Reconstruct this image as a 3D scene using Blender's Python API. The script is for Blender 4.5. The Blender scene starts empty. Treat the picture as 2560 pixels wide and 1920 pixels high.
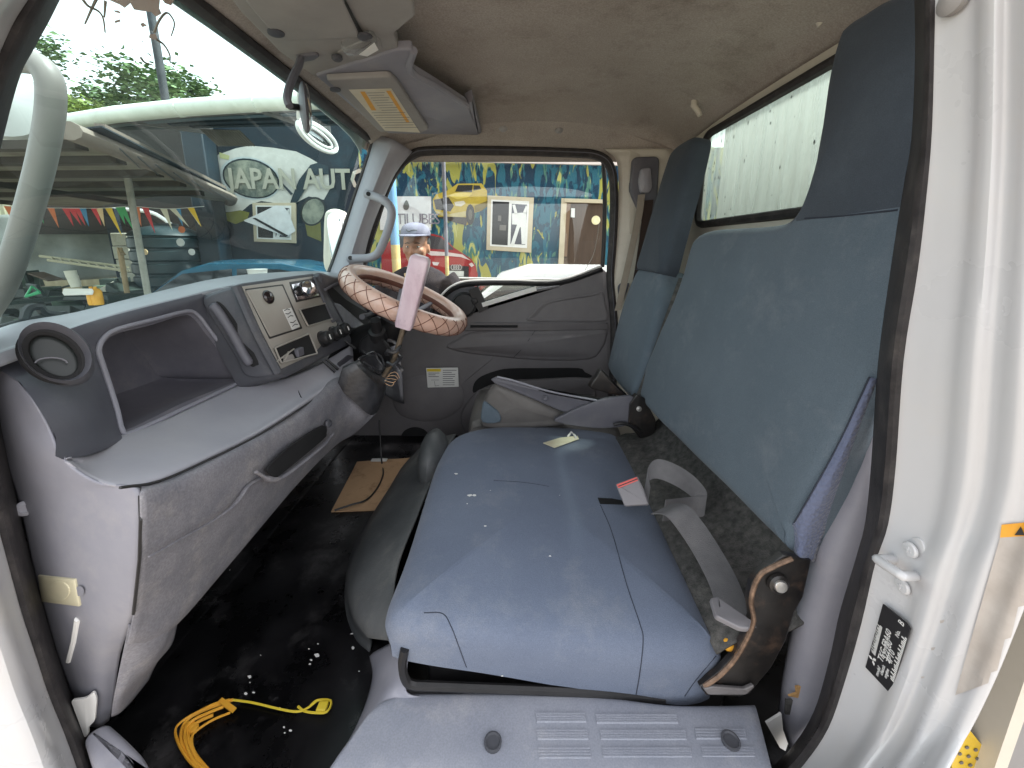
import bpy, bmesh, math, random
from mathutils import Vector as V, Matrix, noise
random.seed(7)
R = math.radians
scene = bpy.context.scene

# ------------------------------------------------------------------ camera, sky, sun, exposure
CZ = 1.62                                   # height of the phone above the ground
PITCH = R(12.0)
FPX, PCX = 984.0, 1280.0                    # focal length and centre in the photo's pixels (2560 wide)
PCY = 619.0 + FPX * math.tan(PITCH)
cam_d = bpy.data.cameras.new('camera')
cam = bpy.data.objects.new('camera', cam_d)
scene.collection.objects.link(cam)
scene.camera = cam
cam_d.sensor_width = 36.0
cam_d.lens = 36.0 * FPX / 2560.0
cam_d.shift_y = -(960.0 - PCY) / 2560.0
cam_d.clip_start = 0.01
cam_d.clip_end = 600.0
cam.location = (0, 0, CZ)
cam.rotation_euler = (math.pi / 2 - PITCH, 0, 0)

SUN_EL, SUN_AZ = R(60), R(80)              # azimuth: clockwise from +Y
world = bpy.data.worlds.new('World')
scene.world = world
world.use_nodes = True
wn = world.node_tree.nodes
wl = world.node_tree.links
bg = wn['Background']
sky = wn.new('ShaderNodeTexSky')
sky.sky_type = 'NISHITA'
sky.sun_disc = False
sky.sun_elevation = SUN_EL
sky.sun_rotation = SUN_AZ
sky.air_density = 1.0
sky.dust_density = 2.0
sky.ozone_density = 1.0
hs = wn.new('ShaderNodeHueSaturation')      # a thin bright overcast: the sky nearly without blue
hs.inputs['Saturation'].default_value = 0.14
wl.new(sky.outputs[0], hs.inputs['Color'])
wl.new(hs.outputs[0], bg.inputs['Color'])
bg.inputs['Strength'].default_value = 0.15
sun_d = bpy.data.lights.new('sun', 'SUN')
sun = bpy.data.objects.new('sun', sun_d)
scene.collection.objects.link(sun)
sun_d.energy = 2.2
sun_d.angle = R(4)
sun_d.color = (1.0, 0.97, 0.93)
sdir = V((math.sin(SUN_AZ) * math.cos(SUN_EL), math.cos(SUN_AZ) * math.cos(SUN_EL), math.sin(SUN_EL)))
sun.rotation_euler = (-sdir).to_track_quat('-Z', 'Y').to_euler()
sun.location = sdir * 30
scene.view_settings.view_transform = 'Standard'
scene.view_settings.look = 'None'
scene.view_settings.exposure = 2.12
scene.view_settings.gamma = 1.0
scene.view_settings.use_curve_mapping = False
scene.render.engine = 'CYCLES'
cy = scene.cycles
cy.max_bounces = 10
cy.diffuse_bounces = 6
cy.glossy_bounces = 4
cy.transmission_bounces = 6
cy.transparent_max_bounces = 16
cy.sample_clamp_indirect = 6.0
cy.caustics_reflective = False
cy.caustics_refractive = False
cy.use_denoising = True

# ------------------------------------------------------------------ pixel -> place (all measures relative to the phone)
def ray(nx, ny):
    a = (nx - PCX) / FPX
    b = -(ny - PCY) / FPX
    return V((a, math.cos(PITCH) + b * math.sin(PITCH), -math.sin(PITCH) + b * math.cos(PITCH)))

def W(nx, ny, x=None, y=None, z=None, pl=None):
    """the point of the plane x=.., y=.., z=.. (or pl=(point, normal)) that the photo shows at this pixel"""
    r = ray(nx, ny)
    if x is not None: k = x / r.x
    elif y is not None: k = y / r.y
    elif z is not None: k = z / r.z
    else: k = pl[0].dot(pl[1]) / r.dot(pl[1])
    return r * k

def WS(pts, **kw): return [W(p[0], p[1], **kw) for p in pts]
def WY(pts): return [W(p[0], p[1], y=p[2]) for p in pts]
def WX(pts): return [W(p[0], p[1], x=p[2]) for p in pts]
def WZ(pts): return [W(p[0], p[1], z=p[2]) for p in pts]

# ------------------------------------------------------------------ mesh collector
def cr(p0, p1, p2, p3, t):
    return 0.5 * ((2 * p1) + (p2 - p0) * t + (2 * p0 - 5 * p1 + 4 * p2 - p3) * t * t + (3 * p1 - p0 - 3 * p2 + p3) * t ** 3)

def spline(pts, k=6, closed=False):
    n = len(pts); out = []
    if closed:
        for i in range(n):
            for j in range(k):
                out.append(cr(pts[i - 1], pts[i], pts[(i + 1) % n], pts[(i + 2) % n], j / k))
        return out
    e = [2 * pts[0] - pts[1]] + list(pts) + [2 * pts[-1] - pts[-2]]
    for i in range(n - 1):
        for j in range(k):
            out.append(cr(e[i], e[i + 1], e[i + 2], e[i + 3], j / k))
    out.append(pts[-1].copy())
    return out

def roundpoly(pts, rad, seg=4):
    n = len(pts); out = []
    for i in range(n):
        p, a, b = pts[i], pts[i - 1], pts[(i + 1) % n]
        r_ = rad[i] if isinstance(rad, (list, tuple)) else rad
        da, db = a - p, b - p
        d = min(r_, da.length * .45, db.length * .45)
        if d < 1e-5:
            out.append(p.copy()); continue
        A, B = p + da.normalized() * d, p + db.normalized() * d
        for k in range(seg + 1):
            t = k / seg
            out.append((1 - t) ** 2 * A + 2 * t * (1 - t) * p + t * t * B)
    return out

def areanormal(pts):
    s = V((0, 0, 0))
    for i in range(len(pts)):
        s += pts[i - 1].cross(pts[i])
    return s.normalized()

def decal(H, quad, nu=6, nv=6, off=.0012):
    """a thin sheet that follows a built surface inside the four photo pixels"""
    m = M(); a, b, c, d = [V((p[0], p[1], 0)) for p in quad]; vs = []
    for i in range(nu + 1):
        for j in range(nv + 1):
            p = a.lerp(b, i / nu).lerp(d.lerp(c, i / nu), j / nv); vs.append(H(p.x, p.y, off))
    return m.add(vs, [(i * (nv + 1) + j, (i + 1) * (nv + 1) + j, (i + 1) * (nv + 1) + j + 1, i * (nv + 1) + j + 1) for i in range(nu) for j in range(nv)])

def relax(m, it, fac=.5, cond=lambda p: True):
    """even out a soft surface"""
    nb = [set() for _ in m.v]
    for f in m.f:
        for i in range(len(f)):
            nb[f[i]].add(f[i - 1]); nb[f[i - 1]].add(f[i])
    for _ in range(it):
        m.v = [p.lerp(sum((m.v[k] for k in n_), V((0, 0, 0))) / len(n_), fac) if cond(p) else p for p, n_ in zip(m.v, nb)]

class M:
    def __init__(s): s.v = []; s.f = []
    def add(s, vs, fs):
        o = len(s.v); s.v += [V(p) for p in vs]; s.f += [tuple(i + o for i in f) for f in fs]; return s
    def box(s, c, d, rot=None):
        c = V(c); h = V(d) * .5; m_ = rot.to_3x3() if rot else Matrix.Identity(3)
        vs = [c + m_ @ V((h.x * i, h.y * j, h.z * k)) for i in (-1, 1) for j in (-1, 1) for k in (-1, 1)]
        return s.add(vs, [(0, 1, 3, 2), (4, 6, 7, 5), (0, 4, 5, 1), (2, 3, 7, 6), (0, 2, 6, 4), (1, 5, 7, 3)])
    def beam(s, a, b, w, h, up=V((0, 0, 1))):
        a, b = V(a), V(b); d = (b - a).normalized(); sd = d.cross(up)
        if sd.length < 1e-4: sd = d.cross(V((1, 0, 0)))
        sd.normalize(); u = sd.cross(d)
        vs = [p + sd * i * w / 2 + u * j * h / 2 for p in (a, b) for i in (-1, 1) for j in (-1, 1)]
        return s.add(vs, [(0, 1, 3, 2), (4, 6, 7, 5), (0, 4, 5, 1), (2, 3, 7, 6), (0, 2, 6, 4), (1, 5, 7, 3)])
    def prism(s, pts, vec):
        vec = V(vec); n = len(pts)
        if areanormal(pts).dot(vec) < 0: pts = pts[::-1]
        return s.add(list(pts) + [p + vec for p in pts], [tuple(range(n - 1, -1, -1)), tuple(range(n, 2 * n))] + [(i, (i + 1) % n, n + (i + 1) % n, n + i) for i in range(n)])
    def poly(s, pts): return s.add(pts, [tuple(range(len(pts)))])
    def tube(s, path, r, n=10, closed=False, caps=True, flat=1.0):
        L = len(path); rs = r if isinstance(r, (list, tuple)) else [r] * L
        fr = None; rings = []
        for i in range(L):
            if closed: t = path[(i + 1) % L] - path[i - 1]
            else: t = path[min(i + 1, L - 1)] - path[max(i - 1, 0)]
            if t.length < 1e-9: t = V((0, 0, 1))
            t.normalize()
            if fr is None:
                fr = t.cross(V((0, 0, 1)))
                if fr.length < .1: fr = t.cross(V((1, 0, 0)))
            fr = (fr - t * fr.dot(t)).normalized()
            bn = t.cross(fr)
            rings.append([path[i] + (fr * math.cos(2 * math.pi * k / n) + bn * math.sin(2 * math.pi * k / n) * flat) * rs[i] for k in range(n)])
        o = [p for rg in rings for p in rg]; fs = []
        for i in range(L if closed else L - 1):
            j = (i + 1) % L
            for k in range(n): fs.append((i * n + k, i * n + (k + 1) % n, j * n + (k + 1) % n, j * n + k))
        if not closed and caps: fs += [tuple(range(n - 1, -1, -1)), tuple((L - 1) * n + k for k in range(n))]
        return s.add(o, fs)
    def lathe(s, prof, c, ax, n=24, ref=None, caps=True):
        """prof: (radius, height) pairs along ax from c"""
        c = V(c); ax = V(ax).normalized(); u = V(ref) if ref else (V((1, 0, 0)) if abs(ax.x) < .8 else V((0, 1, 0)))
        u = (u - ax * u.dot(ax)).normalized(); w = ax.cross(u)
        vs = [c + ax * h + (u * math.cos(2 * math.pi * k / n) + w * math.sin(2 * math.pi * k / n)) * r for r, h in prof for k in range(n)]
        fs = [(i * n + k, i * n + (k + 1) % n, (i + 1) * n + (k + 1) % n, (i + 1) * n + k) for i in range(len(prof) - 1) for k in range(n)]
        if caps: fs += [tuple(range(n - 1, -1, -1)), tuple((len(prof) - 1) * n + k for k in range(n))]
        return s.add(vs, fs)
    def ellipsoid(s, c, rx, ry, rz, n=16, m=10, rot=None):
        c = V(c); vs = []; fs = []
        q = rot.to_3x3() if rot else Matrix.Identity(3)
        for i in range(m + 1):
            a = -math.pi / 2 + math.pi * i / m
            for k in range(n):
                b = 2 * math.pi * k / n
                vs.append(c + q @ V((rx * math.cos(a) * math.cos(b), ry * math.cos(a) * math.sin(b), rz * math.sin(a))))
        for i in range(m):
            for k in range(n): fs.append((i * n + k, i * n + (k + 1) % n, (i + 1) * n + (k + 1) % n, (i + 1) * n + k))
        return s.add(vs, fs)
    def patch(s, rows, ku=5, kv=5):
        g = [spline(r, ku) for r in rows]
        cols = [spline([g[i][j] for i in range(len(g))], kv) for j in range(len(g[0]))]
        nu, nv = len(cols), len(cols[0])
        return s.add([cols[i][j] for i in range(nu) for j in range(nv)], [(i * nv + j, (i + 1) * nv + j, (i + 1) * nv + j + 1, i * nv + j + 1) for i in range(nu - 1) for j in range(nv - 1)])
    def slab(s, pts, n, thick, r=.006, bulge=0, seg=4):
        """rounded plate or cushion: outline pts, front facing n"""
        n = V(n).normalized(); pts = list(pts)
        if areanormal(pts).dot(n) < 0: pts = pts[::-1]
        N = len(pts); ins = []
        for i in range(N):
            t = (pts[(i + 1) % N] - pts[i - 1]); t -= n * t.dot(n)
            ins.append(n.cross(t).normalized() if t.length > 1e-9 else V((0, 0, 0)))
        rings = [[p - n * thick for p in pts], [p - n * r for p in pts]]
        for k in range(1, seg + 1):
            a = k / seg * math.pi / 2
            rings.append([p + d * r * (1 - math.cos(a)) + n * (r * math.sin(a) - r) for p, d in zip(pts, ins)])
        last = rings[-1]; c = sum(last, V((0, 0, 0))) / N
        fs = []
        if bulge:
            for f in (.93, .82, .66, .46, .24):
                rings.append([c + (p - c) * f + n * bulge * (1 - f ** 2.5) for p in last])
        vs = [p for rg in rings for p in rg]
        for i in range(len(rings) - 1):
            for k in range(N): fs.append((i * N + k, i * N + (k + 1) % N, (i + 1) * N + (k + 1) % N, (i + 1) * N + k))
        b = (len(rings) - 1) * N
        if bulge:
            vs.append(c + n * bulge); fs += [(b + k, b + (k + 1) % N, len(vs) - 1) for k in range(N)]
        else: fs.append(tuple(b + k for k in range(N)))
        fs.append(tuple(range(N - 1, -1, -1)))
        return s.add(vs, fs)
    def ribbon(s, path, wv, th=.0012):
        """strip along path; wv: width vector (one, or one for each point)"""
        L = len(path); ws = wv if isinstance(wv, list) else [V(wv)] * L; vs = []
        for i in range(L):
            t = path[min(i + 1, L - 1)] - path[max(i - 1, 0)]
            nn = t.cross(ws[i]).normalized() * th / 2
            w = ws[i] / 2
            vs += [path[i] - w - nn, path[i] + w - nn, path[i] + w + nn, path[i] - w + nn]
        fs = [(i * 4 + a, i * 4 + b, i * 4 + 4 + b, i * 4 + 4 + a) for i in range(L - 1) for a, b in ((0, 1), (1, 2), (2, 3), (3, 0))]
        fs += [(3, 2, 1, 0), (L * 4 - 4, L * 4 - 3, L * 4 - 2, L * 4 - 1)]
        return s.add(vs, fs)

from mathutils.bvhtree import BVHTree
class Hit:
    """where the line of sight through a photo pixel meets a built surface"""
    def __init__(s, *ms):
        vs, fs = [], []
        for m_ in ms:
            o = len(vs); vs += m_.v; fs += [tuple(i + o for i in f) for f in m_.f]
        s.b = BVHTree.FromPolygons([tuple(v) for v in vs], fs)
    def __call__(s, nx, ny, off=.0015):
        r = ray(nx, ny).normalized()
        loc, n, i, d = s.b.ray_cast(V((0, 0, 0)), r)
        if loc is None:
            loc, n, i, d = s.b.find_nearest(r)
            return V(loc)
        return V(loc) - r * off

col = scene.collection
ORG = {}
def mesh_of(name, m, org, sharp=38):
    me = bpy.data.meshes.new(name)
    me.from_pydata([tuple(p - org) for p in m.v], [], m.f)
    bm = bmesh.new(); bm.from_mesh(me)
    bmesh.ops.recalc_face_normals(bm, faces=bm.faces)
    bm.to_mesh(me); bm.free()
    if sharp is not None:
        me.shade_smooth()
        me.set_sharp_from_angle(angle=R(sharp))
    return me

def mods(o, bevel=0, sub=0, solid=0, bseg=2):
    if solid:
        q = o.modifiers.new('solid', 'SOLIDIFY'); q.thickness = solid; q.offset = 0
    if bevel:
        q = o.modifiers.new('bevel', 'BEVEL'); q.width = bevel; q.segments = bseg; q.limit_method = 'ANGLE'; q.angle_limit = R(40)
    if sub:
        q = o.modifiers.new('sub', 'SUBSURF'); q.levels = sub; q.render_levels = sub

def tag(o, label=None, cat=None, group=None, kind=None):
    if label: o['label'] = label
    if cat: o['category'] = cat
    if group: o['group'] = group
    if kind: o['kind'] = kind
    return o

def thing(name, loc, label, cat, group=None):
    o = bpy.data.objects.new(name, None); col.objects.link(o)
    o.empty_display_size = .05
    loc = V(loc); o.location = loc + V((0, 0, CZ)); ORG[o] = loc
    return tag(o, label, cat, group)

def part(parent, name, m, mat, label=None, sharp=38, **kw):
    """a mesh of its own under parent (thing or part); measures relative to the phone"""
    org = ORG[parent]
    o = bpy.data.objects.new(name, mesh_of(name, m, org, sharp)); col.objects.link(o)
    o.data.materials.append(mat); o.parent = parent; ORG[o] = org
    mods(o, **kw)
    if label: o['label'] = label
    return o

def solo(name, m, mat, label=None, cat=None, group=None, kind=None, sharp=38, **kw):
    """a thing that is one mesh, its origin at the middle of its base"""
    lo = V([min(p[i] for p in m.v) for i in range(3)]); hi = V([max(p[i] for p in m.v) for i in range(3)])
    org = V(((lo.x + hi.x) / 2, (lo.y + hi.y) / 2, lo.z))
    o = bpy.data.objects.new(name, mesh_of(name, m, org, sharp)); col.objects.link(o)
    o.data.materials.append(mat); o.location = org + V((0, 0, CZ)); ORG[o] = org
    mods(o, **kw)
    return tag(o, label, cat, group, kind)

def text_mesh(body, size, origin, right, up, extrude=.0006, align='LEFT', bold=0.0, space=1.0):
    """lettering as thin mesh shapes lying in the plane right x up"""
    cu = bpy.data.curves.new('lettering', 'FONT'); cu.body = body; cu.size = size; cu.extrude = extrude
    cu.align_x = align; cu.offset = bold; cu.space_character = space; cu.resolution_u = 2
    ob = bpy.data.objects.new('lettering_tmp', cu); col.objects.link(ob)
    dg = bpy.context.evaluated_depsgraph_get(); dg.update()
    me = bpy.data.meshes.new_from_object(ob.evaluated_get(dg))
    r, u = V(right).normalized(), V(up).normalized(); n = r.cross(u)
    m = M(); m.add([V(origin) + r * p.co.x + u * p.co.y + n * p.co.z for p in me.vertices], [tuple(f.vertices) for f in me.polygons])
    bpy.data.objects.remove(ob); bpy.data.meshes.remove(me); bpy.data.curves.remove(cu)
    return m

# ------------------------------------------------------------------ materials
def lin(c):
    return tuple((x / 255 / 12.92 if x / 255 <= .04045 else ((x / 255 + .055) / 1.055) ** 2.4) for x in c) + (1.0,)
MATS = {}
def node(nt, t, **kw):
    n = nt.nodes.new(t)
    for k, v in kw.items(): setattr(n, k, v)
    return n

def mat(name, c1, c2=None, rough=.6, scale=6, detail=6, lo=.35, hi=.7, bump=0, bscale=300, metal=0, spec=.4, dirt=None, dirt_amt=0, dirt_scale=3, weave=0, stretch=None, coat=0, rvar=.08, sheen=0, grain=0, gscale=500):
    """plain procedural surface: two close colours mixed by noise, fine relief, patches of dirt or wear"""
    m_ = bpy.data.materials.new(name); m_.use_nodes = True; nt = m_.node_tree; L = nt.links
    b = nt.nodes['Principled BSDF']; b.inputs['Metallic'].default_value = metal
    b.inputs['Specular IOR Level'].default_value = spec
    if coat: b.inputs['Coat Weight'].default_value = coat; b.inputs['Coat Roughness'].default_value = .1
    if sheen: b.inputs['Sheen Weight'].default_value = sheen; b.inputs['Sheen Roughness'].default_value = .5
    tc = node(nt, 'ShaderNodeTexCoord'); src = tc.outputs['Object']
    if stretch:
        mp = node(nt, 'ShaderNodeMapping'); mp.inputs['Scale'].default_value = stretch; L.new(src, mp.inputs[0]); src = mp.outputs[0]
    nz = node(nt, 'ShaderNodeTexNoise'); nz.inputs['Scale'].default_value = scale; nz.inputs['Detail'].default_value = detail; nz.inputs['Roughness'].default_value = .65
    L.new(src, nz.inputs['Vector'])
    rp = node(nt, 'ShaderNodeValToRGB'); rp.color_ramp.elements[0].position = lo; rp.color_ramp.elements[1].position = hi
    rp.color_ramp.elements[0].color = c1; rp.color_ramp.elements[1].color = c2 or c1
    L.new(nz.outputs['Fac'], rp.inputs[0]); out = rp.outputs[0]
    if dirt:
        dn = node(nt, 'ShaderNodeTexNoise'); dn.inputs['Scale'].default_value = dirt_scale; dn.inputs['Detail'].default_value = 10; dn.inputs['Roughness'].default_value = .75
        L.new(tc.outputs['Object'], dn.inputs['Vector'])
        dr = node(nt, 'ShaderNodeMapRange'); dr.inputs[1].default_value = .52; dr.inputs[2].default_value = .72; dr.inputs[4].default_value = dirt_amt
        L.new(dn.outputs['Fac'], dr.inputs[0])
        mx = node(nt, 'ShaderNodeMix', data_type='RGBA'); L.new(dr.outputs[0], mx.inputs[0]); L.new(out, mx.inputs[6]); mx.inputs[7].default_value = dirt
        out = mx.outputs[2]
    if grain:                               # fine thread or grain in the colour itself
        gn_ = node(nt, 'ShaderNodeTexNoise'); gn_.inputs['Scale'].default_value = gscale; gn_.inputs['Detail'].default_value = 2; L.new(tc.outputs['Object'], gn_.inputs['Vector'])
        gr_ = node(nt, 'ShaderNodeMapRange'); gr_.inputs[1].default_value = .3; gr_.inputs[2].default_value = .7; gr_.inputs[3].default_value = 1 - grain; gr_.inputs[4].default_value = 1 + grain; L.new(gn_.outputs['Fac'], gr_.inputs[0])
        vm = node(nt, 'ShaderNodeVectorMath', operation='SCALE'); L.new(out, vm.inputs[0]); L.new(gr_.outputs[0], vm.inputs['Scale']); out = vm.outputs[0]
    L.new(out, b.inputs['Base Color'])
    rr = node(nt, 'ShaderNodeMapRange'); rr.inputs[3].default_value = max(.02, rough - rvar); rr.inputs[4].default_value = min(1, rough + rvar)
    L.new(nz.outputs['Fac'], rr.inputs[0]); L.new(rr.outputs[0], b.inputs['Roughness'])
    if bump:
        bn = node(nt, 'ShaderNodeBump'); bn.inputs['Strength'].default_value = bump; bn.inputs['Distance'].default_value = .002
        if weave:
            vo = node(nt, 'ShaderNodeTexVoronoi'); vo.inputs['Scale'].default_value = weave; L.new(tc.outputs['Object'], vo.inputs['Vector']); L.new(vo.outputs['Distance'], bn.inputs['Height'])
        else:
            n2 = node(nt, 'ShaderNodeTexNoise'); n2.inputs['Scale'].default_value = bscale; n2.inputs['Detail'].default_value = 3
            L.new(src, n2.inputs['Vector']); L.new(n2.outputs['Fac'], bn.inputs['Height'])
        L.new(bn.outputs[0], b.inputs['Normal'])
    MATS[name] = m_
    return m_

def glass_mat(name, tint, haze=None, haze_amt=0.0, refl=.9, rough=.0, streak=None):
    """a thin pane: see-through tint, a mirror share that grows with the angle, an even film or streaks of dust"""
    m_ = bpy.data.materials.new(name); m_.use_nodes = True; nt = m_.node_tree; L = nt.links
    nt.nodes.remove(nt.nodes['Principled BSDF']); out = nt.nodes['Material Output']
    tr = node(nt, 'ShaderNodeBsdfTransparent'); tr.inputs[0].default_value = tint
    gl = node(nt, 'ShaderNodeBsdfAnisotropic'); gl.inputs['Roughness'].default_value = rough; gl.inputs['Color'].default_value = (refl, refl, refl, 1)
    lw = node(nt, 'ShaderNodeLayerWeight'); lw.inputs[0].default_value = .5
    pw = node(nt, 'ShaderNodeMath', operation='POWER'); pw.inputs[1].default_value = 5.0; L.new(lw.outputs['Facing'], pw.inputs[0])
    fr = node(nt, 'ShaderNodeMapRange'); fr.inputs[3].default_value = .035; fr.inputs[4].default_value = 1.0; L.new(pw.outputs[0], fr.inputs[0])
    mx = node(nt, 'ShaderNodeMixShader'); L.new(fr.outputs[0], mx.inputs[0]); L.new(tr.outputs[0], mx.inputs[1]); L.new(gl.outputs[0], mx.inputs[2])
    last = mx.outputs[0]
    if haze:
        tl = node(nt, 'ShaderNodeBsdfTranslucent'); tl.inputs[0].default_value = haze
        df = node(nt, 'ShaderNodeBsdfDiffuse'); df.inputs[0].default_value = haze
        ad = node(nt, 'ShaderNodeMixShader'); ad.inputs[0].default_value = .3; L.new(tl.outputs[0], ad.inputs[1]); L.new(df.outputs[0], ad.inputs[2])
        m2 = node(nt, 'ShaderNodeMixShader'); L.new(last, m2.inputs[1]); L.new(ad.outputs[0], m2.inputs[2])
        tc = node(nt, 'ShaderNodeTexCoord'); mp = node(nt, 'ShaderNodeMapping'); mp.inputs['Scale'].default_value = streak or (1, 1, 1)
        nz = node(nt, 'ShaderNodeTexNoise'); nz.inputs['Scale'].default_value = 4; nz.inputs['Detail'].default_value = 8
        L.new(tc.outputs['Object'], mp.inputs[0]); L.new(mp.outputs[0], nz.inputs['Vector'])
        mr = node(nt, 'ShaderNodeMapRange'); mr.inputs[1].default_value = .3; mr.inputs[2].default_value = .7; mr.inputs[3].default_value = haze_amt * .6; mr.inputs[4].default_value = haze_amt * 1.3
        L.new(nz.outputs['Fac'], mr.inputs[0]); L.new(mr.outputs[0], m2.inputs[0]); last = m2.outputs[0]
    L.new(last, out.inputs[0])
    MATS[name] = m_
    return m_

def g(v, k=1.0): return (v, v, v * k, 1)
DUST = (.36, .33, .30, 1)
m_trim = mat('grey_trim_plastic', (.225, .226, .262, 1), (.268, .266, .30, 1), rough=.55, scale=9, bump=.12, bscale=900, dirt=(.36, .34, .34, 1), dirt_amt=.45, dirt_scale=5)
m_trim_lt = mat('light_grey_trim', (.30, .298, .332, 1), (.345, .34, .372, 1), rough=.5, scale=7, bump=.1, bscale=900, dirt=(.36, .34, .33, 1), dirt_amt=.3, dirt_scale=4)
m_glove = mat('scuffed_grey_plastic', (.145, .144, .165, 1), (.215, .21, .228, 1), rough=.6, scale=14, bump=.15, bscale=700, dirt=(.32, .30, .285, 1), dirt_amt=.6, dirt_scale=11, grain=.16, gscale=300)
m_dark = mat('dark_grey_plastic', (.060, .062, .072, 1), (.085, .086, .098, 1), rough=.55, scale=8, bump=.12, bscale=900, dirt=(.2, .19, .18, 1), dirt_amt=.35, dirt_scale=6)
m_mid = mat('mid_grey_plastic', (.105, .105, .125, 1), (.14, .138, .155, 1), rough=.55, scale=8, bump=.12, bscale=900, dirt=(.24, .22, .21, 1), dirt_amt=.35, dirt_scale=5)
m_door = mat('door_trim_charcoal', (.135, .127, .132, 1), (.17, .16, .165, 1), rough=.6, scale=6, bump=.12, bscale=800, dirt=(.18, .16, .15, 1), dirt_amt=.3, dirt_scale=4)
m_top = mat('glossy_top_pad', (.24, .25, .275, 1), (.30, .31, .335, 1), rough=.38, scale=7, bump=.1, bscale=900, dirt=(.33, .33, .34, 1), dirt_amt=.4, dirt_scale=6, spec=.6)  # base lightened to stand in for sky reflected on the pad
m_black = mat('black_plastic', (.010, .010, .011, 1), (.022, .021, .022, 1), rough=.45, scale=10, bump=.05)
m_rubber = mat('rubber_seal', (.018, .016, .017, 1), (.05, .045, .045, 1), rough=.6, scale=30, bump=.2, bscale=200, dirt=(.12, .105, .095, 1), dirt_amt=.5, dirt_scale=20)
m_hole = mat('recess_shade_black', (.008, .008, .009, 1), (.014, .014, .015, 1), rough=.8, scale=5)  # near-black stands in for shade inside flat slots, pockets and openings
m_beige = mat('champagne_panel', (.33, .31, .275, 1), (.37, .345, .31, 1), rough=.4, scale=5, metal=.25, bump=.04)
m_paint = mat('white_cab_paint', (.54, .54, .55, 1), (.59, .59, .595, 1), rough=.28, scale=3, spec=.5, coat=.3, dirt=(.55, .50, .44, 1), dirt_amt=.25, dirt_scale=6)
m_inpaint = mat('cream_inner_paint', (.56, .52, .44, 1), (.64, .60, .52, 1), rough=.4, scale=3, dirt=(.35, .30, .24, 1), dirt_amt=.4, dirt_scale=5)
m_roof = mat('stained_headliner', (.335, .298, .265, 1), (.43, .392, .36, 1), rough=.95, scale=2.6, lo=.3, hi=.7, bump=.25, bscale=500, dirt=(.15, .118, .10, 1), dirt_amt=.6, dirt_scale=3.5, spec=.1, grain=.15, gscale=260)
m_visor = mat('visor_grey', (.27, .26, .25, 1), (.33, .315, .30, 1), rough=.7, scale=5, bump=.1, bscale=600, dirt=(.17, .15, .14, 1), dirt_amt=.3)
m_fab = mat('blue_seat_fabric', (.092, .121, .148, 1), (.112, .143, .172, 1), rough=.9, scale=4, bump=.35, bscale=650, dirt=(.185, .205, .23, 1), dirt_amt=.6, dirt_scale=5, spec=.1, sheen=.12, grain=.14, gscale=700)
m_fabd = mat('shaded_blue_fabric', (.05, .062, .078, 1), (.065, .08, .098, 1), rough=.9, scale=4, bump=.35, bscale=650, dirt=(.09, .11, .13, 1), dirt_amt=.3, dirt_scale=4, spec=.1, sheen=.1, grain=.14, gscale=700)  # seat fabric again, light falloff at the headrest put into its colour
m_fabc = mat('lavender_blue_fabric', (.118, .142, .198, 1), (.142, .168, .226, 1), rough=.9, scale=4, bump=.35, bscale=650, dirt=(.22, .235, .265, 1), dirt_amt=.6, dirt_scale=5, spec=.1, sheen=.12, grain=.14, gscale=700)
m_fabside = mat('dimpled_side_fabric', (.105, .125, .20, 1), (.14, .16, .235, 1), rough=.9, scale=4, bump=1.0, weave=170, spec=.15, sheen=.25)
m_felt = mat('grey_felt', (.055, .055, .053, 1), (.12, .115, .11, 1), rough=1, scale=60, bump=.8, bscale=400, dirt=(.2, .19, .17, 1), dirt_amt=.5, dirt_scale=25, spec=.05)
m_mat = mat('black_vinyl_floor', (.003, .003, .0035, 1), (.012, .0115, .013, 1), rough=.3, scale=7, lo=.42, hi=.66, bump=.12, bscale=40, dirt=(.075, .072, .074, 1), dirt_amt=.85, dirt_scale=4, spec=.45, rvar=.2)  # pale patches are dust and glossy reflections put into the colour
m_vinyl = mat('dusty_grey_vinyl', (.05, .054, .057, 1), (.105, .108, .11, 1), rough=.5, scale=6, bump=.2, bscale=250, dirt=(.21, .20, .18, 1), dirt_amt=.6, dirt_scale=5)
m_sill = mat('lavender_sill_plastic', (.215, .228, .272, 1), (.27, .28, .32, 1), rough=.5, scale=6, bump=.1, bscale=700, dirt=(.40, .39, .40, 1), dirt_amt=.6, dirt_scale=7, grain=.1, gscale=400)
m_chrome = mat('chrome', (.75, .75, .76, 1), rough=.08, metal=1, scale=4, rvar=.03)
m_steel = mat('bolt_steel', (.62, .60, .57, 1), (.72, .7, .66, 1), rough=.3, metal=.9, scale=40)
m_brack = mat('worn_black_bracket', (.012, .011, .011, 1), (.03, .027, .025, 1), rough=.35, scale=14, bump=.1, bscale=120, dirt=(.16, .10, .07, 1), dirt_amt=.45, dirt_scale=16, spec=.5)
m_belt = mat('grey_belt_webbing', (.115, .113, .118, 1), (.16, .156, .16, 1), rough=.8, scale=20, bump=.5, weave=700)
m_buckle = mat('buckle_grey', (.17, .163, .175, 1), (.21, .20, .21, 1), rough=.45, scale=9)
m_red = mat('red_button', (.62, .10, .09, 1), (.66, .14, .12, 1), rough=.4)
m_wheel = mat('quilted_tan_leather', (.60, .37, .28, 1), (.72, .49, .40, 1), rough=.3, scale=14, bump=.12, bscale=300, dirt=(.78, .62, .56, 1), dirt_amt=.6, dirt_scale=10, spec=.6, coat=.35)  # white-pink patches stand in for glossy highlights on the leather
m_wheelin = mat('brown_wheel_back', (.12, .045, .03, 1), (.2, .08, .055, 1), rough=.6, scale=20)
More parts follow.
